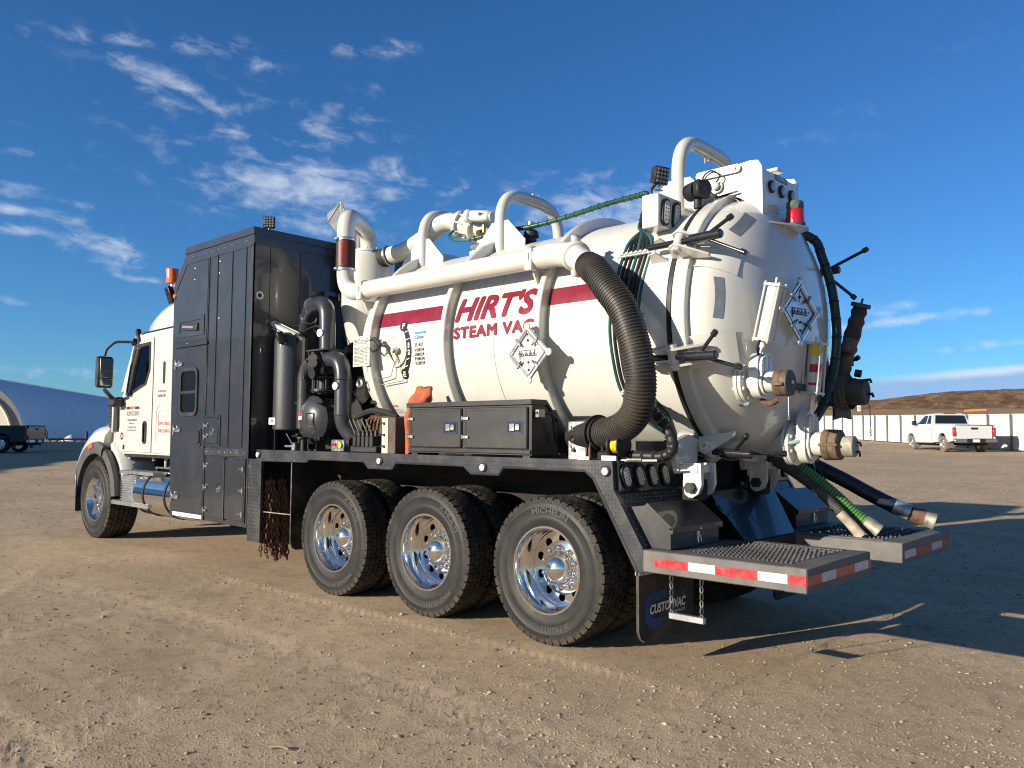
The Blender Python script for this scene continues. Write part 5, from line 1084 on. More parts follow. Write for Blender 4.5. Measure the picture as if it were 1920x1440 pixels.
# oval lamp boxes either side of the tank's shoulder
for sg in (1, -1):
    U = Vector((0, -.86, -.50*sg*sg)); fx = 1.20
    ctr = Vector((1.27, sg*.86, 2.985)); ax0 = Vector((1, 0, 0)); ax1 = Vector((0, sg*.78, -.62)).normalized(); ax2 = ax0.cross(ax1).normalized()
    g = G(); g.box(1.185, 1.32, sg*.60, sg*.905, 2.89, 3.125, .006); lx = P('lamp_box', g, 'cream')
    for yy in (.82, .685): oval_light((1.185, sg*yy, 3.0), (0, 1, .0), (0, -sg*.12, 1), (-1, 0, 0), lx, .088, 'lens', .036)
# square flood lamps
def flood(c, yaw, tilt, s=.055, post=True, lens='lensdark', par=None):
    c = Vector(c); f = Vector((math.cos(R(yaw))*math.cos(R(tilt)), math.sin(R(yaw))*math.cos(R(tilt)), math.sin(R(tilt)))); r = f.cross(Vector((0, 0, 1))).normalized(); u = r.cross(f)
    g = G(); g.obox(c, (f, r, u), (.022, s, s), .008)
    for i in range(-3, 4): g.obox(c-f*.03+r*(i*s*.27), (f, r, u), (.014, .004, s*.9))
    fl = P('flood_lamp', g, 'black', par)
    g = G()
    for i in range(4):
        for j in range(4): g.lathe([(s*.19, 0), (s*.17, .004), (.0005, .006)], c+f*.022+r*s*.44*(i-1.5)+u*s*.44*(j-1.5), f, 8)
    tag(P('led_array', g, lens, fl), kind='stuff')
    g = G(); 
    if post: g.cyl(c-u*s, c-u*(s+.04), .010, n=8); g.bar(c-u*(s+.04)-r*.03, c-u*(s+.04)+r*.03, .02, .008)
    else: g.bar(c-u*s-f*.02, c-u*(s+.03)-f*.05, .02)
    P('lamp_bracket', g, 'galv', fl); return fl
flood((1.255, .76, 3.29), 163, -12, .062); flood((.90, -.62, 3.06), 160, 0, .062)
g = G(); g.tube(spline([(1.27, .78, 3.24), (1.31, .80, 3.19), (1.30, .80, 3.14), (1.27, .77, 3.12)], 5), .012, 8); P('lamp_cable', g, 'black')
# siren horn
g = G(); hc = Vector((1.08, .555, 3.195)); f = Vector((-.93, .36, -.05)).normalized(); g.lathe([(.03, -.10), (.065, -.09), (.070, -.02), (.070, .01)], hc, f, 22); g.obox(hc+f*.045, (f, f.cross(Vector((0, 0, 1))).normalized(), (0, 0, 1)), (.035, .062, .062), .016); g.cyl(hc-Vector((0, 0, .07)), hc-Vector((0, 0, .13)), .03, n=10); sh = P('siren_horn', g, 'black')
g = G(); g.lathe([(.060, 0), (.03, -.03), (.0005, -.032)], hc+f*.0825, f, 20); P('horn_mouth', g, 'satin', sh); g = G(); g.lathe([(.020, .0), (.016, .014), (.0005, .016)], hc+f*.068, f, 14); P('horn_core', g, 'capdark', sh); g = G(); g.lathe([(.0712, -.065), (.0712, -.005)], hc, f, 10, R(150), R(235)); P('sticker', g, 'wht_print', sh)
# dark hydraulic hose draped down the right of the door
q_ = [on_door(-.43, 2.93, .05)[0], on_door(-.46, 2.80, .045)[0], on_door(-.50, 2.6, .045)[0], on_door(-.51, 2.40, .045)[0], on_door(-.50, 2.2, .05)[0], on_door(-.46, 1.95, .05)[0], on_door(-.36, 1.70, .05)[0], on_door(-.20, 1.50, .05)[0], Vector((.60, -.02, 1.36))]
q_ = [Vector((.80, -.26, 3.03))]+q_
hp_ = spline(q_, 6); g = G(); g.tube(hp_, .034, 12); dh2 = P('door_hose', g, mat('dark_green_hose', (.012, .030, .032), .35, noise=(9, .2)), None)
g = G(); [g.lathe([(.034, -.01), (.039, 0), (.034, .01)], hp_[i], (hp_[i+1]-hp_[i]).normalized(), 12) for i in range(2, len(hp_)-2, 4)]; [P('hose_tie', q, 'black', dh2) for q in pieces(g)]
g = G(); g.tube(spline([(.62, .42, 1.81), (.58, .22, 1.80), (.55, .0, 1.795), (.57, -.25, 1.80)], 5), .024, 10); P('cross_hose', g, 'teal')
# ------------------------------------------------------------------ discharge valves on the door
def gate_valve(y, z, xf, xe, sw=1.0, m='cream', cyl_top=None, wrapped=False, lab=None):
    g = G(); R_ = .138*sw
    g.lathe([(.09*sw, 0), (R_, 0), (R_, .022), (.09*sw, .022)], (xf, y, z), (-1, 0, 0), 32); g.lathe([(.09*sw, .030), (R_, .030), (R_, .052), (.082*sw, .058), (.078*sw, .10)], (xf, y, z), (-1, 0, 0), 32)
    for i in range(8):
        a = PI*(i+.5)/4; g.cyl((xf+.015, y+R_*.83*math.cos(a), z+R_*.83*math.sin(a)), (xf-.068, y+R_*.83*math.cos(a), z+R_*.83*math.sin(a)), .013, n=6)
    v = P('gate_valve', g, m, None, 40); 
    if lab: v['label'] = lab
    g = G(); bx = xf-.125
    # stadium body of the gate
    oval(g, (bx, y, z+.045), (0, 1, 0), (0, 0, 1), (-1, 0, 0), .098*sw, .165*sw, -.030, .030); oval(g, (bx, y, z+.045), (0, 1, 0), (0, 0, 1), (-1, 0, 0), .080*sw, .145*sw, .030, .052); g.cyl((bx+.05, y, z), (bx-.05, y, z), .088*sw, n=24)
    for i in range(4): g.box(bx-.056, bx-.05, y-.07*sw, y+.07*sw, z+.09+.03*i, z+.097+.03*i)
    for yy in (-.03, .03): g.box(bx-.056, bx-.05, y+yy-.004, y+yy+.004, z+.06, z+.19*sw)
    P('valve_body', g, m, v, 35)
    g = G(); g.cyl((bx-.05, y, z), (bx-.15, y, z), .076*sw, n=24, bev=.008); P('outlet_neck', g, m, v, 35)
    return v, bx
v1, bx1 = gate_valve(.65, 1.80, .705, .46, .92, 'cream', lab='upper gate valve with a dull capped outlet on the rear door')
g = G(); g.lathe([(.074, 0), (.084, .004), (.084, .045), (.080, .05), (.084, .055), (.084, .085), (.06, .09)], (bx1-.115, .65, 1.79), (-1, 0, 0), 28); g.box(bx1-.20, bx1-.13, .725, .75, 1.77, 1.79, .004); P('cam_lock', g, 'rustcream', v1)
g = G(); g.lathe([(.083, 0), (.083, .012), (.001, .013)], (bx1-.200, .65, 1.79), (-1, 0, 0), 28); P('outlet_cap', g, 'capdark', v1); g = G(); g.cyl((bx1-.213, .64, 1.795), (bx1-.222, .64, 1.795), .012, n=8); P('cap_stud', g, 'cream', v1)
g = G(); g.tube([(bx1-.19, .64, 1.715), (bx1-.19, .64, 1.58)], .003, 5); g.lathe([(.008, 0), (.008, .03)], (bx1-.19, .64, 1.555), (0, 0, 1), 6); P('cap_chain', g, 'galv', v1)
g = G(); g.lathe([(.150, 0), (.158, .02), (.15, .04)], (.72, .66, 1.80), (-1, 0, 0), 20, R(70), R(215)); P('air_line', g, mat('pale_teal_hose', (.26, .40, .40), .5), v1)
g = G(); g.tube(spline([(.60, .58, 1.69), (.55, .62, 1.665), (.50, .66, 1.66), (.47, .63, 1.68)], 5), .018, 8); P('keeper', g, 'rust', v1)
def ram(p0, p1, r, par, m='white', rods=True):
    p0, p1 = Vector(p0), Vector(p1); d = (p1-p0).normalized(); w = d.cross(Vector((-1, 0, 0))).normalized(); u = d.cross(w); L = (p1-p0).length
    g = G(); g.cyl(p0, p1, r, n=24); k = P('ram', g, m, par, 40)
    g = G(); 
    for t in (0, L): g.obox(p0+d*t, (d, w, u), (.010, r*1.22, r*1.22), .004)
    for a in (-1, 1):
        for c_ in (-1, 1): q = p0+w*a*r*1.02+u*c_*r*1.02; g.cyl(q-d*.018, q+d*(L+.018), .0065, n=6)
    g.cyl(p1, p1+d*.05, .009, n=8); g.cyl(p0-d*.05, p0, r*.42, n=14); P('ram_frame', g, 'cream' if m == 'white' else m, par)
    g = G(); g.cyl(p0-d*.16, p0-d*.05, .016, n=12); P('ram_rod', g, 'steel', par); return d, w, u
ram((.555-.01, .655, 2.075), (.46, .655, 2.425), .047, v1)
g = G(); g.tube(spline([(.545, .715, 2.07), (.55, .73, 2.02), (.56, .70, 1.97)], 5), .008, 6); P('ram_hose', g, 'black', v1)
v2, bx2 = gate_valve(.02, 1.40, .665, .3, 1.12, 'cream', lab='lower gate valve with a rusty cam lock at the bottom of the rear door')
g = G(); g.cyl((.665, .02, 1.40), (.80, .02, 1.42), .11, n=24); P('outlet_stub', g, 'cream', v2)
g = G(); g.lathe([(.088, 0), (.106, .006), (.106, .05), (.100, .055), (.106, .062), (.104, .11), (.088, .12)], (bx2-.125, .02, 1.395), (-1, 0, 0), 32); g.box(bx2-.25, bx2-.12, .105, .13, 1.385, 1.405, .005); g.cyl((bx2-.17, .10, 1.37), (bx2-.17, .10, 1.43), .014, n=8); P('cam_lock', g, 'rustcream', v2)
g = G(); g.lathe([(.07, 0), (.072, .09), (.066, .095), (.001, .096)], (bx2-.235, .01, 1.385), (-1, -.03, 0), 26); P('outlet_plug', g, mat('grey_plug', (.30, .275, .235), .6, noise=(15, .3), dirt=((.12, .08, .05), .4, 12, .8)), v2)
g = G(); [g.tube(spline([(bx2-.33, .02+dy, 1.385+dz), (bx2-.35, .03+dy, 1.385+dz*.8), (bx2-.345, .0+dy, 1.36+dz)], 4), .007, 6) for dy, dz in ((-.05, .03), (-.03, -.04))]; [P('ring_pull', q, 'black', v2) for q in pieces(g)]
d_, w_, u_ = ram((.50, .01, 1.755), (.468, .01, 2.10), .052, v2)
for (t0, t1, mm) in ((.74, .97, 'ylabel'), (.42, .58, 'rlabel'), (.16, .21, 'rlabel')):
    a, b_ = Vector((.50, .01, 1.755)).lerp(Vector((.468, .01, 2.10)), t0), Vector((.50, .01, 1.755)).lerp(Vector((.468, .01, 2.10)), t1); g = G(); g.lathe([(.0528, 0), (.0528, (b_-a).length)], a, b_-a, 12, R(-15), R(75)); P('warning_sticker', g, mm, v2)
for i, (st, t, w, mm) in enumerate((('CAUTION', .90, .040, 'blk_print'), ('AUTOMATIC', .855, .042, 'blk_print'), ('DO NOT', .81, .034, 'blk_print'), ('DANGER', .545, .040, 'blk_print'), ('KEEP', .50, .03, 'blk_print'), ('CLEAR', .455, .035, 'blk_print'))):
    a = Vector((.50, .01, 1.755)).lerp(Vector((.468, .01, 2.10)), t); g = text_geo(st, w, .010, 0, .02, 1); th0 = R(148); g.v = [(a.x+.0538*math.cos(th0+p[0]/.0535), a.y+.0538*math.sin(th0+p[0]/.0535), a.z+p[1]) for p in g.v]; P('lettering', g, mm, v2)
g = G(); g.tube(spline([(.66, .13, 1.42), (.64, .16, 1.40), (.56, .13, 1.415), (.53, .09, 1.42)], 5), .014, 8); P('air_line', g, bpy.data.materials['pale_teal_hose'], v2)
# right hand valve, lagged in dark wrap
v3, bx3 = gate_valve(-.66, 1.82, .715, .4, 1.0, 'wrap', lab='right gate valve lagged in dark dirty wrap')
g = G(); wp = spline([(.575, -.66, 1.78), (.545, -.66, 1.95), (.505, -.66, 2.10), (.455, -.66, 2.26), (.40, -.66, 2.44)], 6); rr = [.105-.02*(i/len(wp))+.012*random.uniform(-1, 1) for i in range(len(wp))]; g.tube(wp, [r*.62 for r in rr], 16); P('wrapped_ram', g, 'wrap', v3, 60)
g = G(); d_ = (wp[-1]-wp[-4]).normalized(); g.cyl(wp[-1]-d_*.01, wp[-1]+d_*.02, .072, n=16); g.cyl(wp[-1], wp[-1]+d_*.06, .009, n=8); P('ram_end', g, 'capdark', v3)
g = G(); i0 = 11; g.tube(wp[12:17], [r*.66 for r in rr[12:17]], 16, False, False); P('woven_patch', g, 'mesh', v3, 60)
g = G(); g.sphere((.575, -.66, 1.82), .15, 18, (.72, 1, 1.08)); P('lagged_body', g, 'wrap', v3, 60); g = G(); g.lathe([(.140, -.02), (.150, .02), (.140, .10)], (.58, -.66, 1.80), (-1, 0, 0), 22, R(-40), R(170)); P('woven_patch', g, 'mesh', v3)
g = G(); g.lathe([(.098, 0), (.102, .05), (.096, .12), (.09, .13), (.001, .13)], (.50, -.66, 1.79), (-1, -.03, -.02), 24); P('lagged_outlet', g, mat('grey_wrap', (.075, .07, .065), .85, noise=(12, .4)), v3)
g = G()
for dz, dy in ((.085, .0), (-.02, -.04)): g.tube([(.40, -.66+dy, 1.79+dz), (.34, -.66+dy, 1.79+dz+.005), (.335, -.66+dy, 1.77+dz)], .012, 6)
g.cyl((.475, -.72, 1.94), (.43, -.73, 1.93), .03, n=10); [P('cam_lever', q, 'black', v3) for q in pieces(g)]
g = G(); g.add([(.55, -.58, 1.71), (.54, -.78, 1.72), (.535, -.80, 1.585), (.55, -.66, 1.60), (.56, -.54, 1.63), (.565, -.52, 1.575)]+[(.56, -.58, 1.71), (.55, -.78, 1.72), (.545, -.80, 1.585), (.56, -.66, 1.60), (.57, -.54, 1.63), (.575, -.52, 1.575)], [(0, 1, 2, 3, 5, 4), (6, 7, 8, 9, 11, 10)]); P('hanging_mesh_flap', g, 'mesh', v3)
g = G(); g.tube(spline([(.40, -.70, 1.72), (.37, -.71, 1.69), (.365, -.715, 1.60), (.365, -.715, 1.52)], 5), .0035, 5); [g.tube([(.365+.0, -.715+.014*math.cos(a), 1.50-.028*j+.014*math.sin(a)) for a in np.linspace(0, 2*PI, 9)[:-1]], .003, 5, True) for j in (0, 1)]; P('cap_chain', g, 'galv', v3)
g = G(); g.bar((.64, -.86, 2.0), (.50, -.70, 2.02), .05); g.bar((.70, -.80, 1.93), (.55, -.60, 1.93), .09, .07); g.cyl((.52, -.42, 1.78), (.52, -.42, 1.60), .012, n=8); P('valve_lever', g, 'black', v3)
# ------------------------------------------------------------------ boiler / blower cabinet behind the cab
CW = 1.30
prof_c = [(5.86, .485), (7.60, .505), (7.645, 1.2), (7.665, 3.18), (7.375, 3.53), (5.86, 3.53)]
g = G(); g.prism(prof_c, 'y', -CW, CW); cab_ = P('cabinet', g, 'dark', None, 20)
g = G(); g.prism([(5.845, 3.525), (7.40, 3.525), (7.36, 3.60), (5.845, 3.60)], 'y', -CW-.012, CW+.012); P('roof_rim', g, 'dark', cab_, 20)
# folded edge trims, wall panels and standing seams on the near side
for sg in (1, -1):
    yo = sg*CW
    g = G()
    for x, z0, z1 in ((6.80, 1.30, 3.42), (6.61, 1.30, 3.42), (6.29, 1.30, 3.42), (6.0, 1.30, 3.42)): g.box(x-.006, x+.006, yo-sg*.002, yo+sg*.009, z0, z1)
    for q_ in pieces(g): P('wall_seam', q_, 'dark', cab_)
    g = G(); g.prism([(5.90, 3.425), (7.36, 3.425), (7.62, 3.13), (7.60, 3.11), (7.345, 3.40), (5.90, 3.40)], 'y', yo-sg*.002, yo+sg*.006); P('edge_trim', g, 'dark', cab_)
    g = G(); g.prism([(6.83, .75), (6.83, 3.39), (7.33, 3.39), (7.60, 3.08), (7.60, 2.50), (6.83, 2.50)], 'y', yo-sg*.002, yo+sg*.004); P('wall_panel', g, 'dark', cab_)
    g = G(); g.box(5.88, 6.78, yo-sg*.002, yo+sg*.010, 1.205, 1.285, .003); g.box(5.86, 5.885, yo-sg*.02, yo+sg*.004, .49, 3.5, .002); P('belt_rail', g, 'darkflat', cab_)
g = G()
for x, z in [(7.14, 3.33), (7.14, 3.20), (6.56, 3.33), (6.56, 3.20), (6.55, 2.70), (7.28, 2.47)]: g.lathe([(.011, 0), (.009, .007), (.0005, .010)], (x, CW+.003, z), (0, 1, 0), 10)
for i in range(9): g.lathe([(.006, 0), (.0005, .004)], (6.02+.15*i, CW+.001, 3.475), (0, 1, 0), 8)
for i in range(7): g.lathe([(.006, 0), (.0005, .004)], (5.95+.13*i, CW+.010, 1.245), (0, 1, 0), 8)
tag(P('rivets', g, 'steel', cab_), kind='stuff')
# vent recess with a work light lying in it
def frame_hole(x0, x1, z0, z1, w, y, d, m, nm, par, r=.0):
    g = G(); g.prism_holes([(x0-w, z0-w), (x1+w, z0-w), (x1+w, z1+w), (x0-w, z1+w)], [[(x0, z0), (x1, z0), (x1, z1), (x0, z1)]], 'y', y-.002, y+d); return P(nm, g, m, par, 20)
fh = frame_hole(6.93, 7.47, 2.60, 2.73, .05, CW, .012, 'dark', 'vent_frame', cab_)
g = G(); g.box(6.93, 7.47, CW-.001, CW+.003, 2.60, 2.73); P('vent_recess', g, 'black', cab_)
g = G(); g.obox((7.22, CW+.012, 2.665), ((1, 0, .10), (0, 1, 0), (-.10, 0, 1)), (.20, .012, .045), .008); wl = P('recess_light', g, 'satin', cab_); g = G(); g.obox((7.24, CW+.024, 2.66), ((1, 0, .10), (0, 1, 0), (-.10, 0, 1)), (.14, .006, .014), .004); P('light_tube', g, 'lensdark', cab_)
# side door
g = G(); g.box(6.80, 7.525, CW-.002, CW+.014, .56, 2.425, .004); dr = P('cabinet_door', g, 'dark', cab_)
g = G(); g.box(6.78, 7.56, CW-.002, CW+.022, 2.435, 2.47, .003); P('drip_rail', g, 'dark', cab_)
def rrect(x0, x1, z0, z1, r, n=5):
    o = []
    for cx, cz, a0 in ((x1-r, z1-r, 0), (x0+r, z1-r, 90), (x0+r, z0+r, 180), (x1-r, z0+r, 270)):
        for i in range(n+1): a = R(a0+90*i/n); o.append((cx+r*math.cos(a), cz+r*math.sin(a)))
    return o
g = G(); g.prism_holes(rrect(6.96, 7.39, 1.64, 2.19, .09), [rrect(6.995, 7.355, 1.68, 2.15, .06)], 'y', CW+.012, CW+.032); g.box(6.99, 7.36, CW+.012, CW+.028, 1.895, 1.925); P('window_frame', g, 'satin', cab_)
for z0, z1 in ((1.68, 1.895), (1.925, 2.15)): g = G(); g.box(6.99, 7.36, CW+.013, CW+.018, z0, z1); P('window_pane', g, 'shaded_glass', cab_)
g = G(); g.box(6.80, 7.50, CW+.010, CW+.017, .505, .548); P('kick_plate', g, 'wht_print', cab_)
g = G(); g.prism_holes(rrect(6.855, 6.945, 1.30, 1.50, .04), [rrect(6.872, 6.928, 1.32, 1.48, .03)], 'y', CW+.012, CW+.024); g.box(6.885, 6.915, CW+.014, CW+.035, 1.34, 1.46, .008); P('door_handle', g, 'black', cab_)
for z in (2.24, 1.48, .72):
    g = G(); g.box(7.505, 7.535, CW+.002, CW+.034, z-.055, z+.055, .004); g.bar((7.52, CW+.024, z), (7.36, CW+.022, z), .012, .045); g.cyl((7.36, CW+.018, z), (7.36, CW+.034, z), .014, n=10); P('strap_hinge', g, 'steel', cab_)
# small hatch and two lower lockers
g = G(); g.box(6.49, 6.765, CW+.002, CW+.016, 1.335, 1.615, .004); hh_ = P('hatch', g, 'dark', cab_); g = G(); g.prism_holes([(6.455, 1.31), (6.785, 1.31), (6.785, 1.645), (6.455, 1.645)], [[(6.485, 1.33), (6.77, 1.33), (6.77, 1.62), (6.485, 1.62)]], 'y', CW, CW+.010); P('hatch_frame', g, 'dark', cab_, 20)
for x0, x1 in ((6.325, 6.745), (5.915, 6.305)): g = G(); g.box(x0, x1, CW+.001, CW+.018, .545, 1.175, .005); P('locker_door', g, 'dark', cab_)
g = G(); g.box(6.306, 6.324, CW, CW+.026, .53, 1.19); g.box(6.775, 6.79, CW, CW+.012, .50, 1.28); g.box(5.895, 5.91, CW, CW+.014, .53, 1.19); P('locker_trim', g, 'darkflat', cab_)
def dlatch(x, z):
    g = G(); g.prism(rrect(x-.042, x+.042, z-.055, z+.055, .03), 'y', CW+.016, CW+.024); g.lathe([(.030, 0), (.022, .008), (.0005, .010)], (x, CW+.022, z+.015), (0, 1, 0), 16); g.tube([(x+.03, CW+.03, z-.0), (x+.02, CW+.034, z-.035), (x-.02, CW+.034, z-.035), (x-.03, CW+.03, z)], .006, 6); P('paddle_latch', g, 'chrome', cab_)
dlatch(6.60, 1.47); dlatch(6.42, .86)
def tee(x, z, sgx):
    g = G(); g.box(x-.010, x+.010, CW+.010, CW+.036, z-.035, z+.035, .004); g.bar((x, CW+.028, z), (x+sgx*.07, CW+.024, z), .012, .022); g.cyl((x+sgx*.065, CW+.018, z), (x+sgx*.065, CW+.036, z), .013, n=8); P('butt_hinge', g, 'steel', cab_)
for z in (1.09, .86, .61): tee(6.75, z, -1)
for z in (1.53, 1.41): tee(6.775, z, -1)
for z in (1.08, .86, .62): tee(5.92, z, 1)
g = G(); g.lathe([(.034, 0), (.034, .008), (.028, .012)], (7.625, CW, 3.06), (0, 1, 0), 18); P('marker_rim', g, 'black', cab_); g = G(); g.lathe([(.030, .008), (.024, .022), (.0005, .026)], (7.625, CW, 3.06), (0, 1, 0), 18); P('marker_light', g, 'amber', cab_)
# back wall
g = G(); [g.box(5.853, 5.862, y-.005, y+.005, 1.25, 3.50) for y in (1.10, .735, -.2, -.7)]; g.box(5.850, 5.862, -CW, CW, 3.43, 3.50); P('back_seam', g, 'dark', cab_)
for y, z, lit in ((1.225, 2.885, 1), (1.195, 1.52, 0)):
    g = G(); g.lathe([(.044, 0), (.044, .010), (.026, .012)], (5.86, y, z), (-1, 0, 0), 24); pr_ = P('port_ring', g, 'lens' if lit else 'satin', cab_); g = G(); g.lathe([(.024, .010), (.022, .016), (.0005, .018)], (5.86, y, z), (-1, 0, 0), 16); P('port_lens', g, 'black', cab_)
g = G(); g.prism_holes([(-.95, 2.02), (.46, 2.02), (.46, 3.03), (-.95, 3.03)], [[(-.90, 2.07), (.41, 2.07), (.41, 2.98), (-.90, 2.98)]], 'x', 5.80, 5.862); ff = P('fan_frame', g, 'dark', cab_, 20)
g = G(); g.box(5.85, 5.858, -.90, .41, 2.07, 2.98); g.box(5.855, 5.858, -1.0, 1.0, 1.30, 1.98); P('fan_opening', g, 'black', cab_)
g = G(); [g.tube([(5.835, -.245+r*math.cos(2*PI*i/28), 2.525+r*math.sin(2*PI*i/28)) for i in range(28)], .006, 5, True) for r in (.40, .30, .20, .10)]; [g.bar((5.835, -.245, 2.525), (5.835, -.245+.42*math.cos(a), 2.525+.42*math.sin(a)), .008) for a in np.linspace(0, 2*PI, 9)[:-1]]; P('fan_guard', g, 'satin', cab_)
for i in range(6): 
    a = 2*PI*i/6; g = G(); c = Vector((5.846, -.245+.22*math.cos(a), 2.525+.22*math.sin(a))); g.obox(c, (Vector((0, math.cos(a), math.sin(a))), Vector((.35, -math.sin(a), math.cos(a))), Vector((1, .2, 0))), (.16, .07, .003)); P('fan_blade', g, 'satin', cab_)
g = G(); g.tube(fillet([(5.86, .27, 3.03), (5.80, .27, 3.03), (5.80, .27, 2.93), (5.86, .27, 2.93)], .02, 3), .006, 6); P('grab_handle', g, 'steel', cab_)
# diamond plate corner below the deck
g = G(); g.box(5.61, 5.858, CW-.03, CW, .36, 1.19, .003); tp_ = P('corner_guard', g, 'tread_plate'); g = lozenges([(5.615, .365), (5.855, .365), (5.855, 1.185), (5.615, 1.185)], (0, CW+.0005, 0), (1, 0, 0), (0, 0, 1), (0, 1, 0), .036, .019); tag(P('tread_pattern', g, 'tread_plate', tp_), kind='stuff')
g = G(); g.box(5.61, 5.858, -CW, -CW+.03, .36, 1.19, .003); P('corner_guard', g, 'tread_plate')
flood((5.95, 1.08, 3.70), 140, -3, .062)
# exhaust stack with its flap
g = G(); g.cyl((5.75, .18, 3.0), (5.75, .18, 3.58), .085, n=24); g.lathe([(.12, 0), (.125, .02), (.125, .24), (.12, .26)], (5.58, .10, 3.42), (0, 0, 1), 24); ex = P('exhaust_stack', g, 'satin')
g = G(); q0 = Vector((5.70, .34, 3.62)); pts = [(-.0, -.02, 0), (.10, .10, .19), (.09, .12, .27), (.0, .0, .42), (-.06, -.05, .30), (-.07, -.06, .17)]
a = [q0+Vector(p) for p in pts]; b2 = [q0+Vector((p[0]+.018, p[1]-.02, p[2])) for p in pts]; g.add(a+b2, [tuple(range(6)), tuple(range(11, 5, -1))]+[(i, (i+1) % 6, 6+(i+1) % 6, 6+i) for i in range(6)]); g.tube([a[0], a[3]], .008, 6); g.tube([a[1], a[3], a[5]], .006, 6); P('exhaust_flap', g, mat('scuffed_grey_plate', (.42, .43, .41), .5, metal=.3, noise=(9, .15)), ex)
# amber beacon and lamp at the front corner
g = G(); g.cyl((7.95, 1.20, 3.22), (7.95, 1.20, 3.30), .02, n=8); g.bar((7.66, 1.2, 3.23), (8.02, 1.2, 3.23), .03, .02); br = P('beacon_bracket', g, 'steel')
g = G(); g.lathe([(.072, 3.17), (.074, 3.20), (.070, 3.205), (.073, 3.25), (.071, 3.26), (.078, 3.33), (.074, 3.345), (.0005, 3.345)], (7.95, 1.20, .10), (0, 0, 1), 24); P('beacon_lens', g, 'amber', br)
flood((8.00, 1.20, 3.13), 75, -18, .105, False, 'black')
# ------------------------------------------------------------------ cab
YC = 1.10
side = [(7.70, 1.17), (9.50, 1.17), (9.60, 1.30), (9.63, 1.84), (9.50, 2.0), (9.07, 2.74), (7.70, 2.80)]
g = G(); win = [(8.70, 2.58), (9.10, 2.56), (9.23, 2.32), (9.345, 1.98), (9.30, 1.965), (8.80, 2.09), (8.695, 2.26)]
inner = [win]
for sg in (1, -1): g.prism_holes(side, inner, 'y', sg*YC, sg*(YC-.04))
g.box(7.70, 7.74, -YC+.04, YC-.04, 1.17, 2.80); g.box(7.74, 9.5, -YC+.04, YC-.04, 1.17, 1.23); g.box(9.35, 9.60, -YC+.04, YC-.04, 1.23, 1.90)
for sg in (1, -1): g.prism([(9.50, 2.0), (9.60, 2.0), (9.17, 2.76), (9.07, 2.74)], 'y', sg*YC, sg*(YC-.10))
cb = P('cab', g, 'cream', None, 25)
g = G()
for sg in (1, -1): g.prism_holes([(7.75, 1.24), (9.35, 1.24), (9.55, 1.9), (9.05, 2.70), (7.75, 2.74)], inner, 'y', sg*(YC-.042), sg*(YC-.056))
P('cab_lining', g, 'seat', cb, 25)
g = G(); g.add([(9.60, -.99, 1.99), (9.60, .99, 1.99), (9.15, .96, 2.75), (9.15, -.96, 2.75), (9.585, -.99, 1.98), (9.585, .99, 1.98), (9.135, .96, 2.74), (9.135, -.96, 2.74)], [(0, 1, 2, 3), (7, 6, 5, 4), (0, 4, 5, 1), (1, 5, 6, 2), (2, 6, 7, 3), (3, 7, 4, 0)]); P('windshield', g, 'pane', cb)
# raised roof fairing: loft of half hoops
rp = [(7.70, 3.24, 1.0), (8.0, 3.225, 1.0), (8.3, 3.185, 1.0), (8.55, 3.125, .985), (8.75, 3.03, .97), (8.90, 2.93, .95), (9.02, 2.83, .92), (9.10, 2.765, .90)]
g = G(); n = 18
for x, zt, wf in rp:
    for i in range(n+1):
        t = i/n; a = PI*t; cx_ = math.cos(a); sx_ = math.sin(a); yy = YC*wf*(abs(cx_)**.42)*(1 if cx_ > 0 else -1); zz = 2.76+(zt-2.76)*(abs(sx_)**.42); g.v.append((x, yy, zz))
g.f = [(j*(n+1)+i, j*(n+1)+i+1, (j+1)*(n+1)+i+1, (j+1)*(n+1)+i) for j in range(len(rp)-1) for i in range(n)]+[tuple(range(n+1))]; g.m = [0]*len(g.f); P('roof_fairing', g, 'cream', cb, 50)
g = G(); g.tube(fillet([(7.72, YC+.002, 2.765), (8.97, YC+.002, 2.745), (9.09, YC-.02, 2.70)], .1, 4), .010, 6); P('roof_seam', g, 'black', cb)
g = G(); g.tube(fillet([(8.57, YC+.006, 2.655), (8.97, YC+.006, 2.635), (9.10, YC+.0, 2.56)], .08, 5), .022, 8); P('drip_moulding', g, 'cream', cb)
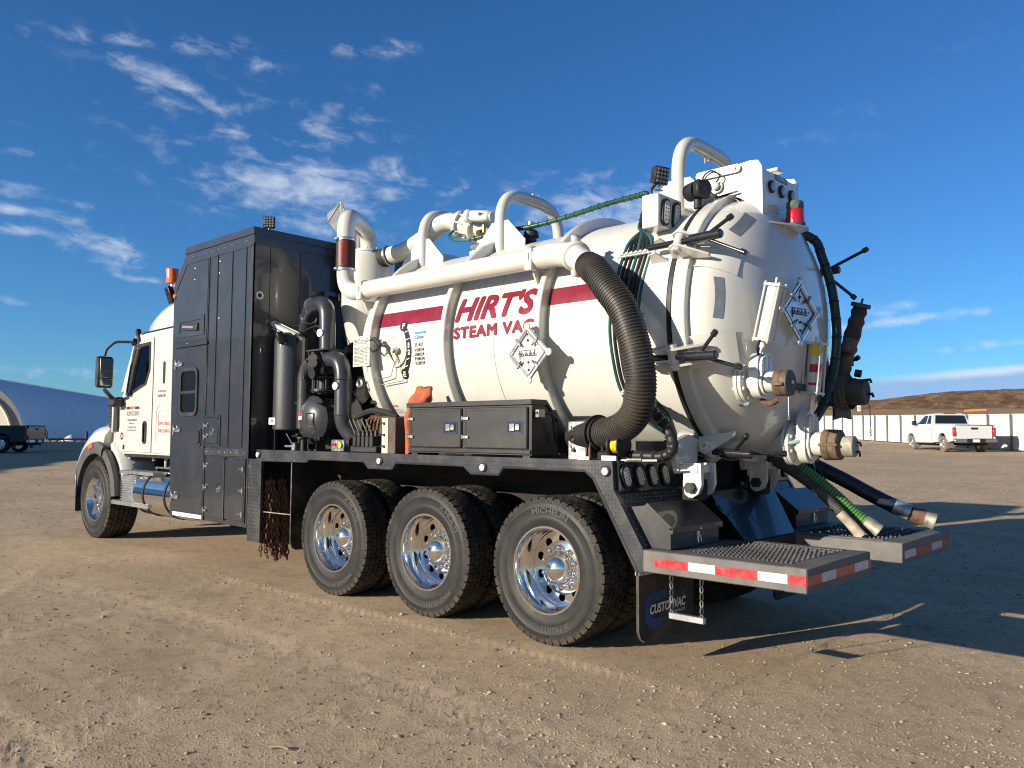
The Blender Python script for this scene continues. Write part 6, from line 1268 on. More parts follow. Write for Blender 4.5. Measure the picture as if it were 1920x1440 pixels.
for sg in (1, -1):
    dpoly = [(8.585, 1.20), (8.585, 2.64), (9.05, 2.635), (9.16, 2.56), (9.40, 1.98), (9.555, 1.86), (9.57, 1.36), (9.49, 1.20)]
    g = G(); g.prism_holes(dpoly, [win], 'y', sg*(YC+.001), sg*(YC+.020)); dd_ = P('door', g, 'cream', cb, 25)
    g = G(); g.prism_holes([(8.665, 2.615), (9.12, 2.60), (9.275, 2.32), (9.395, 1.945), (9.29, 1.93), (8.77, 2.065), (8.66, 2.25)], [win], 'y', sg*(YC+.018), sg*(YC+.028)); P('window_rubber', g, 'black', cb, 25)
    g = G(); g.prism(win, 'y', sg*(YC-.012), sg*(YC-.018)); P('door_window', g, 'pane', cb)
    g = G(); g.prism([(7.715, 1.19), (8.560, 1.19), (8.560, 2.735), (7.715, 2.745)], 'y', sg*(YC+.001), sg*(YC+.018)); P('sleeper_panel', g, 'cream', cb, 25)
    g = G(); g.box(8.560, 8.585, sg*(YC), sg*(YC+.004), 1.19, 2.66); P('door_gap', g, 'black', cb)
    g = G(); g.prism(rrect(8.715, 8.825, 1.305, 1.60, .05), 'y', sg*(YC+.018), sg*(YC+.030)); hb2 = P('door_handle_bezel', g, 'black', cb); g = G(); g.prism(rrect(8.765, 8.79, 1.335, 1.57, .012), 'y', sg*(YC+.030), sg*(YC+.048)); P('door_handle', g, 'satin', cb)
    g = G(); g.prism(rrect(8.235, 8.295, 2.06, 2.34, .028), 'y', sg*(YC+.016), sg*(YC+.022)); P('sleeper_vent', g, 'black', cb)
    g = G(); ro_ = rrect(7.83, 8.43, 1.33, 1.80, .12); g.prism_holes(rrect(7.83, 8.47, 1.30, 1.82, .12), [rrect(7.855, 8.445, 1.325, 1.795, .10)], 'y', sg*(YC+.017), sg*(YC+.024)); g.prism_holes(rrect(7.88, 8.40, 1.37, 1.74, .07), [rrect(7.895, 8.385, 1.385, 1.725, .06)], 'y', sg*(YC+.017), sg*(YC+.023)); P('locker_moulding', g, 'cream', cb)
g = G(); g.tube([(9.55, YC+.022, 1.50), (9.2, YC+.022, 1.42), (8.95, YC+.022, 1.37), (8.88, YC+.022, 1.24)], .004, 5); P('door_crease', g, 'cream', cb)
g = G(); g.box(7.75, 9.5, -.95, .95, 1.15, 1.20); g.box(7.9, 9.5, .85, 1.07, 1.13, 1.172); P('cab_floor_trim', g, 'black', cb)
g = G()
for sg in (1, -1): g.box(8.55, 9.05, sg*.25, sg*.80, 1.23, 1.72, .05); g.box(8.48, 8.62, sg*.27, sg*.78, 1.70, 2.30, .05)
g.box(9.15, 9.36, -1.0, 1.0, 1.23, 1.88, .04); g.box(8.40, 8.44, -1.04, 1.04, 1.23, 2.75); P('cab_interior', g, 'seat', cb)
# door lettering
def side_text(st, x, z, w, h, m='maroon', y=YC+.0215, bold=.01): g = text_geo(st, w, h, 0, bold); plane_map(g, (x, y, z), (-1, 0, 0), (0, 0, 1)); return P('lettering', g, m, cb)
for a, c in ((9.355, 9.235), (9.085, 8.955)): g = G(); g.box(c, a, YC+.020, YC+.0215, 1.755, 1.79); P('stripe', g, 'maroon', cb)
side_text("HIRT'S", 9.222, 1.752, .128, .040); side_text('VACUUM TRUCK SERVICE', 9.345, 1.670, .37, .058, 'maroon', bold=-.005); side_text('LTD', 8.985, 1.695, .035, .02, 'blk_print')
side_text('WATER & VACUUM TRUCKS', 9.31, 1.60, .29, .026, 'blk_print'); side_text('ALBERTA, CA', 9.255, 1.558, .17, .020, 'blk_print'); side_text('PH. (780) 555-0143', 9.30, 1.505, .26, .024, 'blk_print'); side_text('CELL: (780) 555-0129', 9.31, 1.465, .275, .024, 'blk_print')
side_text('FOUNDED IN 1952 BY', 8.42, 1.955, .22, .024, y=YC+.0195); side_text('Gerhard Hirt', 8.425, 1.895, .225, .042, y=YC+.0195)
side_text('GVW 52,100 KG.', 8.39, 1.535, .33, .048, 'rlabel', YC+.0195); side_text('TARE 25,600 KG.', 8.385, 1.445, .33, .048, 'rlabel', YC+.0195)
g = G(); g.lathe([(.050, 0), (.050, .002)], (9.475, YC+.020, 1.40), (0, 1, 0), 24); P('round_decal', g, 'maroon', cb); g = text_geo('H', .045, .05, 0, .03); plane_map(g, (9.4975, YC+.0235, 1.375), (-1, 0, 0), (0, 0, 1)); P('lettering', g, 'wht_print', cb)
g = G(); g.box(9.38, 9.44, YC+.020, YC+.022, 1.225, 1.285); P('data_label', g, 'blk_print', cb)
# hood: tapered loft, and its side intake
g = G(); hs = [(9.55, 1.095, 1.99), (9.75, 1.09, 1.97), (9.95, 1.075, 1.91), (10.15, 1.03, 1.85), (10.5, .95, 1.76), (10.9, .87, 1.65), (11.08, .82, 1.55)]
n = 18
for x, w, zt in hs:
    for i in range(n+1): a = PI*i/n; cx_, sx_ = math.cos(a), math.sin(a); g.v.append((x, w*(abs(cx_)**.40)*(1 if cx_ > 0 else -1), 1.05+(zt-1.05)*(abs(sx_)**.45)))
g.f = [(j*(n+1)+i, j*(n+1)+i+1, (j+1)*(n+1)+i+1, (j+1)*(n+1)+i) for j in range(len(hs)-1) for i in range(n)]+[tuple(range((len(hs)-1)*(n+1), len(hs)*(n+1)))]; g.m = [0]*len(g.f); hood = P('hood', g, 'cream', None, 50)
for sg in (1, -1):
    g = G(); g.prism([(9.68, 1.46), (9.68, 1.80), (9.74, 1.84), (9.92, 1.80), (9.98, 1.72), (9.97, 1.54), (9.88, 1.47)], 'y', sg*1.06, sg*1.106); P('intake_grille', g, 'black', hood); g = G(); g.box(9.80, 9.845, sg*1.08, sg*1.118, 1.45, 1.84, .008); P('intake_divider', g, 'cream', hood); g = G(); [g.bar((9.86, sg*1.108, 1.52+.055*i), (9.96, sg*1.108, 1.54+.05*i), .010) for i in range(5)]; P('intake_bars', g, 'greyplastic', hood)
g = G(); g.box(11.08, 11.14, -.62, .62, .75, 1.52, .02); P('grille', g, 'chrome', hood); g = G(); g.box(10.98, 11.16, -.92, .92, .42, .74, .04); P('front_bumper', g, 'chrome')
# front fenders: shell swept round the wheel, dark flare, splash panel behind
def fender_strip(g, cx, cz, prof, a0, a1, n):
    k = len(prof)
    for i in range(n+1):
        a = R(a0+(a1-a0)*i/n)
        for (r, y) in prof: g.v.append((cx+r*math.cos(a), y, cz+r*math.sin(a)))
    o = len(g.v)-(n+1)*k; g.f += [(o+i*k+j, o+i*k+(j+1) % k, o+(i+1)*k+(j+1) % k, o+(i+1)*k+j) for i in range(n) for j in range(k)]; g.f += [tuple(o+j for j in range(k)), tuple(o+n*k+j for j in range(k))]; g.m = [0]*len(g.f)
for sg in (1, -1):
    g = G(); fender_strip(g, 10.10, .56, [(.70, sg*.74), (.99, sg*.78), (1.0, sg*1.0), (.96, sg*1.12), (.87, sg*1.18), (.72, sg*1.19), (.70, sg*1.10), (.67, sg*1.08)], 16, 104, 16); fd = P('front_fender', g, 'cream', hood, 40)
    g = G(); fender_strip(g, 10.10, .56, [(.70, sg*1.10), (.765, sg*1.185), (.755, sg*1.225), (.70, sg*1.240), (.60, sg*1.230), (.59, sg*1.12)], 12, 112, 18); P('fender_flare', g, 'greyplastic', hood, 35)
    g = G(); fender_strip(g, 10.10, .56, [(.72, sg*.60), (.86, sg*.72), (.87, sg*1.04), (.80, sg*1.13), (.72, sg*1.13), (.70, sg*.70)], 112, 172, 12); P('rear_splash_panel', g, 'cream', hood, 40)
    g = G(); fender_strip(g, 10.10, .56, [(.60, sg*1.06), (.71, sg*1.13), (.735, sg*1.19), (.72, sg*1.225), (.62, sg*1.235), (.585, sg*1.20)], 116, 176, 14); P('fender_flare', g, 'greyplastic', hood, 35)
    g = G(); g.obox((10.22, sg*1.238, 1.255), ((.97, 0, -.2), (0, 1, 0), (.2, 0, .97)), (.075, .014, .030), .012); P('side_marker', g, 'amber', hood)
    g = G(); g.box(10.70, 10.715, sg*.86, sg*1.24, .33, .90); g2 = P('front_mud_flap', g, 'satin'); g = G(); g.box(10.695, 10.72, sg*1.235, sg*1.25, .55, .92, .003); P('trim', g, 'steel', g2)
    g = G(); g.box(9.40, 9.62, sg*.72, sg*1.04, .62, 1.16, .02); P('inner_fender', g, 'alu')
# mirrors
for sg in (1, -1):
    g = G(); mc = Vector((9.36, sg*1.42, 2.235)); g.obox(mc, ((1, .14*sg, 0), (-.14*sg, 1, 0), (0, 0, 1)), (.055, .105, .205), .03); mr_ = P('mirror', g, 'black')
    g = G(); g.obox(mc+Vector((-.054, -.008*sg, .05)), ((1, .14*sg, 0), (-.14*sg, 1, 0), (0, 0, 1)), (.004, .085, .125), .002); P('mirror_glass', g, 'chrome', mr_); g = G(); g.obox(mc+Vector((-.054, -.008*sg, -.135)), ((1, .14*sg, 0), (-.14*sg, 1, 0), (0, 0, 1)), (.006, .085, .045), .005); P('mirror_glass', g, 'chrome', mr_)
    g = G(); g.tube(fillet([mc+Vector((.0, .0, .22)), mc+Vector((.02, -.02*sg, .30)), Vector((9.30, sg*1.32, 2.64)), Vector((9.12, sg*1.13, 2.64))], .05, 5), .018, 8); g.tube([mc+Vector((.02, -.02*sg, -.23)), Vector((9.66, sg*1.14, 1.86))], .026, 8); [P('mirror_arm', q, 'satin', mr_) for q in pieces(g)]
    g = G(); g.cyl((9.20, sg*1.12, 2.62), (9.08, sg*1.15, 2.66), .03, n=10); g.obox((9.08, sg*1.10, 2.70), ((.4, 0, .9), (0, 1, 0), (-.9, 0, .4)), (.12, .03, .03), .01); P('arm_mount', g, 'black', mr_)
    g = G(); g.obox((9.52, sg*1.20, 1.845), ((1, .1, 0), (-.1, 1, 0), (0, 0, 1)), (.10, .075, .055), .03); g.obox((9.60, sg*1.12, 1.90), ((1, 0, 0), (0, 1, 0), (0, 0, 1)), (.10, .05, .025), .01); P('door_camera_pod', g, 'satin')
# fuel tank, battery box and steps
for sg in (1, -1):
    g = G(); g.cyl((7.55, sg*.93, .68), (8.86, sg*.93, .68), .285, n=48, bev=.02); ft = P('fuel_tank', g, 'chrome', None, 30)
    for x in (7.95, 8.55): g = G(); g.lathe([(.288, -.02), (.293, -.02), (.293, .02), (.288, .02)], (x, sg*.93, .68), (1, 0, 0), 40); P('tank_strap', g, 'black', ft)
    g = G(); g.cyl((8.2, sg*.98, .93), (8.2, sg*.98, 1.02), .05, n=16); P('fuel_cap', g, 'chrome', ft)
    g = G(); g.box(8.90, 9.32, sg*.66, sg*1.16, .55, .90, .01)
    for i in range(11): g.box(8.895, 9.325, sg*1.158, sg*1.178, .575+.03*i, .590+.03*i, .003); g.box(8.892, 8.902, sg*.66, sg*1.17, .575+.03*i, .59+.03*i)
    P('battery_box', g, 'alu')
    for (x0, x1, z0, z1, nm) in ((8.42, 9.66, .505, .555, 'step_lower'), (8.30, 9.36, .915, .955, 'step_upper')):
        g = G(); g.prism([(x0, sg*.98), (x0, sg*1.20), (x1-.05, sg*1.20), (x1, sg*1.14), (x1, sg*.98)], 'z', z0, z1); st = P('cab_step', g, 'alu')
        g = G(); x = x0+.03
        while x < x1-.06:
            for yy in (1.02, 1.06, 1.10, 1.14, 1.18): g.lathe([(.009, 0), (.004, .006)], (x, sg*yy, z1), (0, 0, 1), 5)
            x += .034
        tag(P('step_grip', g, 'galv', st), kind='stuff')
    g = G(); g.bar((9.18, sg*1.08, .52), (9.18, sg*1.08, .95), .03); g.bar((9.55, sg*1.0, .55), (9.45, sg*.9, .80), .12, .03); g.box(9.25, 9.6, sg*.95, sg*1.12, .68, .78, .01); P('step_bracket', g, 'alu')
    g = G(); g.tube(fillet([(8.85, sg*.9, .96), (8.8, sg*.95, 1.0), (8.3, sg*.95, 1.0), (8.25, sg*.9, .96)], .05, 4), .014, 8); g.tube([(8.7, sg*.8, 1.0), (8.1, sg*.8, 1.08)], .02, 8); g.cyl((8.6, sg*.9, 1.0), (8.6, sg*.9, 1.17), .03, n=10); g.cyl((8.95, sg*.9, 1.08), (8.95, sg*.9, 1.17), .035, n=10); P('cab_pipework', g, 'galv')
g = G(); g.box(7.7, 9.4, -.55, .55, .60, 1.15); P('engine', g, 'grime')
# ------------------------------------------------------------------ blower group on the deck
g = G(); g.lathe([(.001, 1.465), (.10, 1.47), (.16, 1.49), (.162, 1.51), (.162, 2.40), (.150, 2.455), (.10, 2.49), (.001, 2.50)], (5.62, .99, 0), (0, 0, 1), 40); sil = P('silencer', g, mat('hammered_charcoal', (.036, .038, .044), .42, coat=.35, bump=(150, .6, .005)), None, 40)
g = G(); g.prism(rrect(5.615, 5.735, 1.54, 1.61, .006), 'y', 1.149, 1.153); P('sticker', g, 'wht_print', sil); g = text_geo('CUSVAC', .09, .03, .15, .02); plane_map(g, (5.72, 1.1545, 1.562), (-1, 0, 0), (0, 0, 1)); P('lettering', g, 'logoblue', sil)
g = G(); [g.box(5.77, 5.80, 1.02, 1.06, 1.278, 2.0)]; g.box(5.50, 5.52, .9, .94, 1.278, 1.5); P('silencer_post', g, 'darkflat')
fl_ = flood((5.55, 1.16, 2.42), 62, -24, .062, False, 'black')
g = G(); g.tube(fillet([(5.66, .80, 2.40), (5.55, .84, 2.62), (5.36, .92, 2.755), (5.0, .97, 2.76), (4.985, .97, 2.28)], [.12, .12, .20], 8), .080, 24); bp1 = P('blower_pipe', g, 'greypipe', None, 50)
for q, d_ in (((5.50, .865, 2.655), (-.19, .08, .135)), ((5.34, .925, 2.753), (-.3, .05, .02))): g = G(); g.lathe([(.081, -.012), (.087, -.01), (.087, .01), (.081, .012)], q, d_, 26); P('hose_clamp', g, 'steel', bp1)
def dial(c, n_, r, par):
    g = G(); g.lathe([(r, -.03), (r, .01), (r*.9, .014), (r*.88, .008)], c, n_, 24); d_ = P('pressure_gauge', g, 'steel', par); g = G(); g.lathe([(r*.88, .006), (.0005, .0065)], c, n_, 24); P('gauge_face', g, 'paper', par); g = G(); n2 = Vector(n_).normalized(); w = Vector((0, 0, 1)); u = w.cross(n2).normalized(); cc = Vector(c)+n2*.008; g.bar(cc-w*r*.2+u*r*.2, cc+w*r*.55-u*r*.4, .004, .001, n2); P('gauge_needle', g, 'blk_print', par)
dial((4.995, 1.052, 2.44), (-.25, 1, 0), .042, bp1)
g = G(); g.box(4.90, 5.12, .82, 1.08, 2.02, 2.26, .02); g.cyl((5.0, 1.08, 2.16), (5.0, 1.13, 2.16), .085, n=20); g.lathe([(.11, 2.26), (.11, 2.285)], (4.98, .94, 0), (0, 0, 1), 24); g.cyl((5.0, 1.07, 2.05), (5.0, 1.14, 2.04), .06, n=16)
for i in range(6): a = 2*PI*i/6; g.cyl((5.0+.085*math.cos(a), 1.07, 2.16+.085*math.sin(a)), (5.0+.085*math.cos(a), 1.15, 2.16+.085*math.sin(a)), .012, n=6)
g.box(4.86, 5.16, .80, 1.10, 2.26, 2.275); P('diverter_valve', g, 'black')
g = G(); g.tube(fillet([(4.98, 1.0, 2.17), (4.675, 1.0, 2.19), (4.665, 1.0, 1.60), (4.655, .97, 1.50), (4.56, .90, 1.38)], [.21, .08, .06], 8), .082, 24); bp2 = P('blower_pipe', g, 'greypipe', None, 50); dial((4.672, 1.085, 1.905), (-.2, 1, 0), .040, bp2)
g = G(); [g.lathe([(.082, -.004), (.0855, 0), (.082, .004)], (4.667, 1.0, z), (0, 0, 1), 24) for z in (1.965, 1.62)]; P('pipe_joint', g, 'black', bp2)
g = G(); g.tube(fillet([(5.10, .96, 2.17), (5.385, .96, 2.17), (5.39, .96, 1.5)], .2, 8), .075, 20); P('blower_pipe', g, 'greypipe', None, 50)
g = G(); g.cyl((5.02, .97, 2.02), (5.02, .97, 1.84), .07, n=20)
for z in (2.0, 1.875): g.lathe([(.075, z-.012), (.125, z-.012), (.125, z+.012), (.075, z+.012)], (5.02, .98, 0), (0, 0, 1), 28)
for i in range(8): a = PI*(i+.5)/4; g.cyl((5.02+.108*math.cos(a), .98+.108*math.sin(a), 1.85), (5.02+.108*math.cos(a), .98+.108*math.sin(a), 2.03), .010, n=6)
P('flanged_spool', g, 'black')
g = G(); ax_ = Vector((-.06, 1, .0)).normalized(); fc = Vector((5.25, .95, 1.59)); g.lathe([(.21, -.55), (.225, -.03), (.243, -.02), (.243, .0), (.228, .012), (.20, .035), (.15, .065), (.08, .085), (.0005, .09)], fc, ax_, 44); fp = P('filter_pot', g, 'greypipe', None, 45)
w = ax_.cross(Vector((0, 0, 1))).normalized()
for a in (40, 140, 230, 320):
    q = fc+w*.25*math.cos(R(a))+Vector((0, 0, .25*math.sin(R(a)))); g = G(); g.obox(q, (ax_, w, (0, 0, 1)), (.05, .022, .022), .006); rr_ = Vector((0, 0, 1))*math.sin(R(a))+w*math.cos(R(a)); g.tube([q+ax_*.05-w*.035, q+ax_*.075, q+ax_*.05+w*.035], .010, 6); g.tube([q+ax_*.06-w*.045+rr_*.01, q+ax_*.06+w*.045+rr_*.01], .012, 6); P('pot_clamp', g, 'black', fp)
def on_pot(a, b_, d): return fc+w*a+Vector((0, 0, b_))+ax_*d
g = G(); g.tube(fillet([on_pot(-.02, .06, .09), on_pot(-.12, .065, .075), on_pot(-.115, -.03, .08), on_pot(-.13, -.10, .055), on_pot(-.10, -.075, .07), on_pot(-.03, -.065, .085), on_pot(-.02, .06, .09)], .015, 3), .007, 6); P('pot_handle', g, 'black', fp)
g = G(); q = on_pot(.085, .0, .083); g.obox(q+Vector((0, 0, .05)), (w, ax_, (0, 0, 1)), (.030, .003, .015)); P('warning_sticker', g, 'rlabel', fp); g = G(); g.obox(q+Vector((0, 0, .015)), (w, ax_, (0, 0, 1)), (.030, .003, .018)); P('warning_sticker', g, 'paper', fp)
g = G(); g.box(5.13, 5.15, .88, .98, 1.278, 1.42); g.box(5.36, 5.38, .83, .92, 1.278, 1.42); g.box(5.10, 5.42, .8, 1.0, 1.278, 1.292); P('pot_stand', g, 'darkflat', fp)
# air ram across the silencer top
ram((5.87, 1.05, 2.60), (5.50, 1.0, 2.455), .028, None, 'white'); 
g = G(); g.bar((5.50, 1.0, 2.45), (5.35, .98, 2.40), .035); g.bar((5.34, 1.0, 2.42), (5.34, 1.0, 2.0), .03, .05); g.cyl((5.95, 1.06, 2.63), (5.90, 1.05, 2.61), .04, n=10); P('ram_mount', g, 'black')
g = G(); g.tube(spline([(5.45, .95, 2.50), (5.30, .88, 2.55), (5.18, .90, 2.45), (5.12, .92, 2.30)], 6), .010, 6); g.tube(spline([(5.86, 1.0, 2.56), (5.6, .85, 2.58), (5.35, .8, 2.45), (5.2, .9, 2.25)], 6), .010, 6); P('air_hoses', g, 'black')
g = G(); g.box(4.55, 5.75, -.9, .55, 1.29, 2.3); g.cyl((4.9, .3, 1.6), (4.9, .75, 1.6), .22, n=20); P('blower_housing', g, 'grime')
g = G(); g.lathe([(.30, 0), (.33, .02), (.33, .10), (.28, .12)], (4.85, .62, 2.05), (0, 1, 0), 30); P('blower_end', g, 'glossblack')
g = G(); g.cyl((4.46, .66, 1.30), (4.46, .66, 1.75), .09, n=18); [g.lathe([(.1, z), (.14, z), (.14, z+.03), (.1, z+.03)], (4.46, .66, 0), (0, 0, 1), 18) for z in (1.60, 1.74)]; g.tube([(4.46, .66, 1.62), (4.40, .72, 1.45), (4.30, .80, 1.35)], .10, 14); P('tank_elbow', g, 'grime')
g = G(); g.tube([(4.55, .82, 2.06+.04*math.sin(a)) if False else (4.52+.035*math.cos(a), .92, 1.93+.035*math.sin(a)) for a in np.linspace(0, 2*PI, 15)[:-1]], .010, 6, True); P('ring_hook', g, 'steel')
# deck controls
g = G(); g.box(4.43, 4.63, 1.08, 1.15, 1.285, 1.395, .006); gp_ = P('gauge_panel', g, 'galv'); dial((4.475, 1.152, 1.345), (0, 1, 0), .030, gp_); g = G(); [g.lathe([(.012, 0), (.012, .014), (.001, .015)], (4.60-.04*i, 1.15, 1.35), (0, 1, 0), 10) for i in range(3)]; P('panel_knobs', g, 'rlabel', gp_); g = G(); g.lathe([(.026, .0148), (.0005, .0155)], (4.475, 1.152, 1.345), (0, 1, 0), 18); P('gauge_face', g, 'yellow', gp_)
g = G()
for i in range(5): x = 4.29-.062*i; g.box(x-.024, x+.024, 1.02, 1.14, 1.33, 1.43, .006); g.cyl((x, 1.08, 1.43), (x, 1.08, 1.48), .018, n=8)
g.box(3.98, 4.36, 1.03, 1.13, 1.285, 1.34, .006); g.cyl((4.38, 1.09, 1.37), (4.44, 1.09, 1.37), .045, n=12); vb = P('valve_bank', g, 'satin')
for i in range(5): 
    x = 4.31-.062*i; g = G(); g.bar((x, 1.11, 1.44), (x+.070, 1.13, 1.58), .007, .012); P('control_lever', g, 'black', vb)
g = G(); [g.tube(fillet([(4.24-.055*i, 1.05, 1.45), (4.20-.05*i, 1.05, 1.60), (3.95, 1.0, 1.60), (3.88, .95, 1.5)], .05, 4), .012, 6) for i in range(5)]; P('copper_lines', g, mat('dull_copper', (.20, .11, .06), .45, metal=.7, noise=(20, .3)), vb)
g = G(); [g.tube(fillet([(4.15-.04*i, .95, 1.33), (4.1-.03*i, .96, 1.55-.03*i), (3.86, .95, 1.55-.04*i), (3.82, .9, 1.3)], .06, 4), .014, 6) for i in range(4)]; g.tube(spline([(4.5, .98, 1.60), (4.3, .95, 1.66), (4.1, .95, 1.65), (3.95, .92, 1.6)], 5), .03, 8); P('hydraulic_lines', g, 'grime', vb)
g = G(); g.box(3.70, 3.86, 1.02, 1.14, 1.279, 1.595, .004); eb = P('switch_box', g, mat('brown_steel_box', (.075, .055, .045), .5, noise=(6, .2))); g = G(); g.box(3.795, 3.88, 1.139, 1.146, 1.283, 1.59, .003); P('switch_plate', g, mat('cream_plate', (.60, .52, .36), .45), eb)
for z in (1.34, 1.44, 1.54): 
    g = G(); g.box(3.812, 3.863, 1.145, 1.150, z-.032, z+.032, .002); P('switch_label', g, 'wht_print', eb); g = G(); g.lathe([(.014, 0), (.012, .012), (.001, .014)], (3.838, 1.15, z), (0, 1, 0), 10); g.bar((3.838, 1.165, z), (3.852, 1.175, z+.022), .007); g.cyl((3.875, 1.14, z), (3.91, 1.14, z), .008, n=6); P('switch_knob', g, 'black', eb)
g = G(); g.cyl((5.33, 1.10, 1.32), (5.46, 1.12, 1.32), .014, n=8); g.box(5.28, 5.34, 1.07, 1.13, 1.28, 1.36, .004); tv = P('tap', g, 'steel'); g = G(); g.bar((5.32, 1.13, 1.345), (5.40, 1.15, 1.45), .012, .006); P('tap_lever', g, mat('blue_lever', (.03, .12, .25), .4), tv)
g = G(); g.cyl((5.20, 1.08, 1.28), (5.20, 1.08, 1.40), .03, n=10); g.lathe([(.055, 1.395), (.058, 1.405), (.055, 1.415)], (5.22, 1.08, 0), (0, 0, 1), 14); P('hand_wheel', g, 'black')
# ------------------------------------------------------------------ long tool box and things at the rear of the deck
g = G(); g.prism([(1.20, 1.300), (1.20, 1.68), (1.06, 1.68), (.93, 1.55), (.90, 1.300)], 'x', 2.075, 3.445); tbx = P('tool_box', g, 'satin', None, 20)
g = G(); g.prism([(1.222, 1.672), (1.222, 1.708), (1.05, 1.708), (.92, 1.58), (.915, 1.55), (1.04, 1.672)], 'x', 2.062, 3.458); P('box_lid', g, 'satin', tbx, 20); g = G(); [g.box(x, x+.07, .95, 1.19, 1.279, 1.302) for x in (2.1, 3.35)]; g.box(2.08, 3.44, 1.19, 1.212, 1.31, 1.34, .003); P('box_foot', g, 'satin', tbx)
for x0, x1 in ((2.80, 3.42), (2.105, 2.765)):
    g = G(); g.box(x0, x1, 1.196, 1.216, 1.345, 1.655, .008); bd = P('box_door', g, 'satin', tbx); g = G(); g.prism_holes([(x0+.008, 1.353), (x1-.008, 1.353), (x1-.008, 1.647), (x0+.008, 1.647)], [[(x0+.022, 1.367), (x1-.022, 1.367), (x1-.022, 1.633), (x0+.022, 1.633)]], 'y', 1.214, 1.220); P('door_bead', g, 'satin', tbx, 20)
    lx_ = x0+.115; g = G(); g.prism(rrect(lx_-.075, lx_+.085, 1.455, 1.555, .012), 'y', 1.214, 1.221); P('latch_plate', g, 'chrome', tbx); g = G(); g.box(lx_-.06, lx_+.07, 1.219, 1.223, 1.47, 1.54); P('latch_recess', g, 'blk_print', tbx); g = G(); g.box(lx_-.0, lx_+.05, 1.222, 1.232, 1.477, 1.533, .004); g.prism(rrect(lx_-.045, lx_-.008, 1.485, 1.527, .008), 'y', 1.222, 1.230); P('latch_paddle', g, 'steel', tbx)
    for z in (1.43, 1.575): g = G(); g.box(x1-.006, x1+.020, 1.205, 1.235, z-.018, z+.018, .004); g.bar((x1, 1.228, z), (x1-.055, 1.226, z), .010, .020); P('box_hinge', g, 'steel', tbx)
g = G(); g.box(2.032, 2.075, 1.10, 1.17, 1.575, 1.635, .004); jb = P('junction_box', g, 'galv', tbx); g = G(); g.lathe([(.012, 0), (.010, .008)], (2.05, 1.17, 1.61), (0, 1, 0), 8); P('knob', g, 'black', tbx); g = G(); g.tube(spline([(2.05, 1.10, 1.60), (2.02, 1.04, 1.60), (2.03, 1.0, 1.50), (2.04, .97, 1.40)], 5), .010, 6); P('cable', g, 'black', tbx)
g = G(); g.box(1.63, 1.79, 1.06, 1.135, 1.279, 1.548, .005); mb_ = P('manifold_block', g, 'galv'); 
for z in (1.345, 1.415, 1.485): g = G(); g.lathe([(.014, 0), (.012, .02), (.0005, .022)], (1.735, 1.135, z), (0, 1, 0), 10); g.bar((1.735, 1.15, z), (1.745, 1.16, z+.030), .008); P('toggle', g, 'black', mb_)
g = G(); [g.box(1.63, 1.632-.006, 1.06, 1.13, z-.02, z+.02) for z in (1.34, 1.41, 1.48)]; P('ports', g, 'capdark', mb_)
g = G(); g.box(1.54, 1.64, 1.20, 1.22, 1.279, 1.305, .003); P('label_block', g, 'wht_print'); g = G(); g.cyl((1.57, 1.17, 1.28), (1.57, 1.17, 1.50), .010, n=8); P('rusty_stake', g, 'rust')
g = G(); g.box(1.42, 1.52, 1.02, 1.16, 1.279, 1.34, .01); g.tube(fillet([(1.49, 1.13, 1.33), (1.49, 1.13, 1.42), (1.44, 1.13, 1.42), (1.44, 1.13, 1.36)], .03, 4), .014, 8); g.tube(fillet([(1.46, 1.10, 1.33), (1.46, 1.10, 1.40), (1.41, 1.10, 1.39)], .03, 4), .012, 8); [g.cyl((1.36+.05*i, 1.06, 1.28), (1.36+.05*i, 1.06, 1.35), .018, n=8) for i in range(4)]; P('plumbing', g, 'grime')
g = G(); g.box(1.30, 1.42, 1.225, 1.245, 1.279, 1.315, .003); P('label_block', g, 'wht_print'); g = G(); g.bar((1.30, 1.20, 1.285), (1.05, 1.14, 1.29), .012); g.cyl((1.25, 1.19, 1.288), (1.15, 1.165, 1.29), .014, n=8); P('loose_rod', g, 'galv')
# ------------------------------------------------------------------ things carried on the truck: each its own object
cr = empty('cord_reel', (1.31, 1.17, 1.279)); tag(cr, 'small black reel of yellow cord standing on the rear of the deck', 'cord reel')
ax_ = Vector((-1, .05, 0)).normalized(); c0 = Vector((1.39, 1.15, 1.383))
g = G(); g.cyl(c0, c0+ax_*.010, .080, n=28); g.cyl(c0+ax_*.085, c0+ax_*.095, .080, n=28); g.cyl(c0+ax_*.01, c0+ax_*.085, .030, n=16); obj('flange', g, M_['black'], cr)
g = G(); g.lathe([(.03, .012), (.052, .013)]+[(.052+.004*(i % 2), .013+.0705*i/16) for i in range(17)]+[(.03, .084)], c0, ax_, 24); obj('cord', g, M_['yellow'], cr)
g = G(); q = c0+ax_*.095+Vector((0, 0, .068)); g.cyl(q, q+ax_*.03, .022, n=14, bev=.006); obj('crank_knob', g, M_['lens'], cr); g = G(); [g.cyl(c0+ax_*.095+ax_.cross(Vector((0, 0, 1)))*a+Vector((0, 0, b_)), c0+ax_*.097+ax_.cross(Vector((0, 0, 1)))*a+Vector((0, 0, b_)), .006, n=8) for a, b_ in ((.02, .02), (-.02, .02), (.02, -.02), (-.02, -.02))]; obj('holes', g, M_['blk_print'], cr)
g = G(); g.bar(c0-Vector((0, 0, .1))+ax_*.0, c0-Vector((0, 0, .1))+ax_*.10, .06, .012); obj('foot', g, M_['black'], cr)
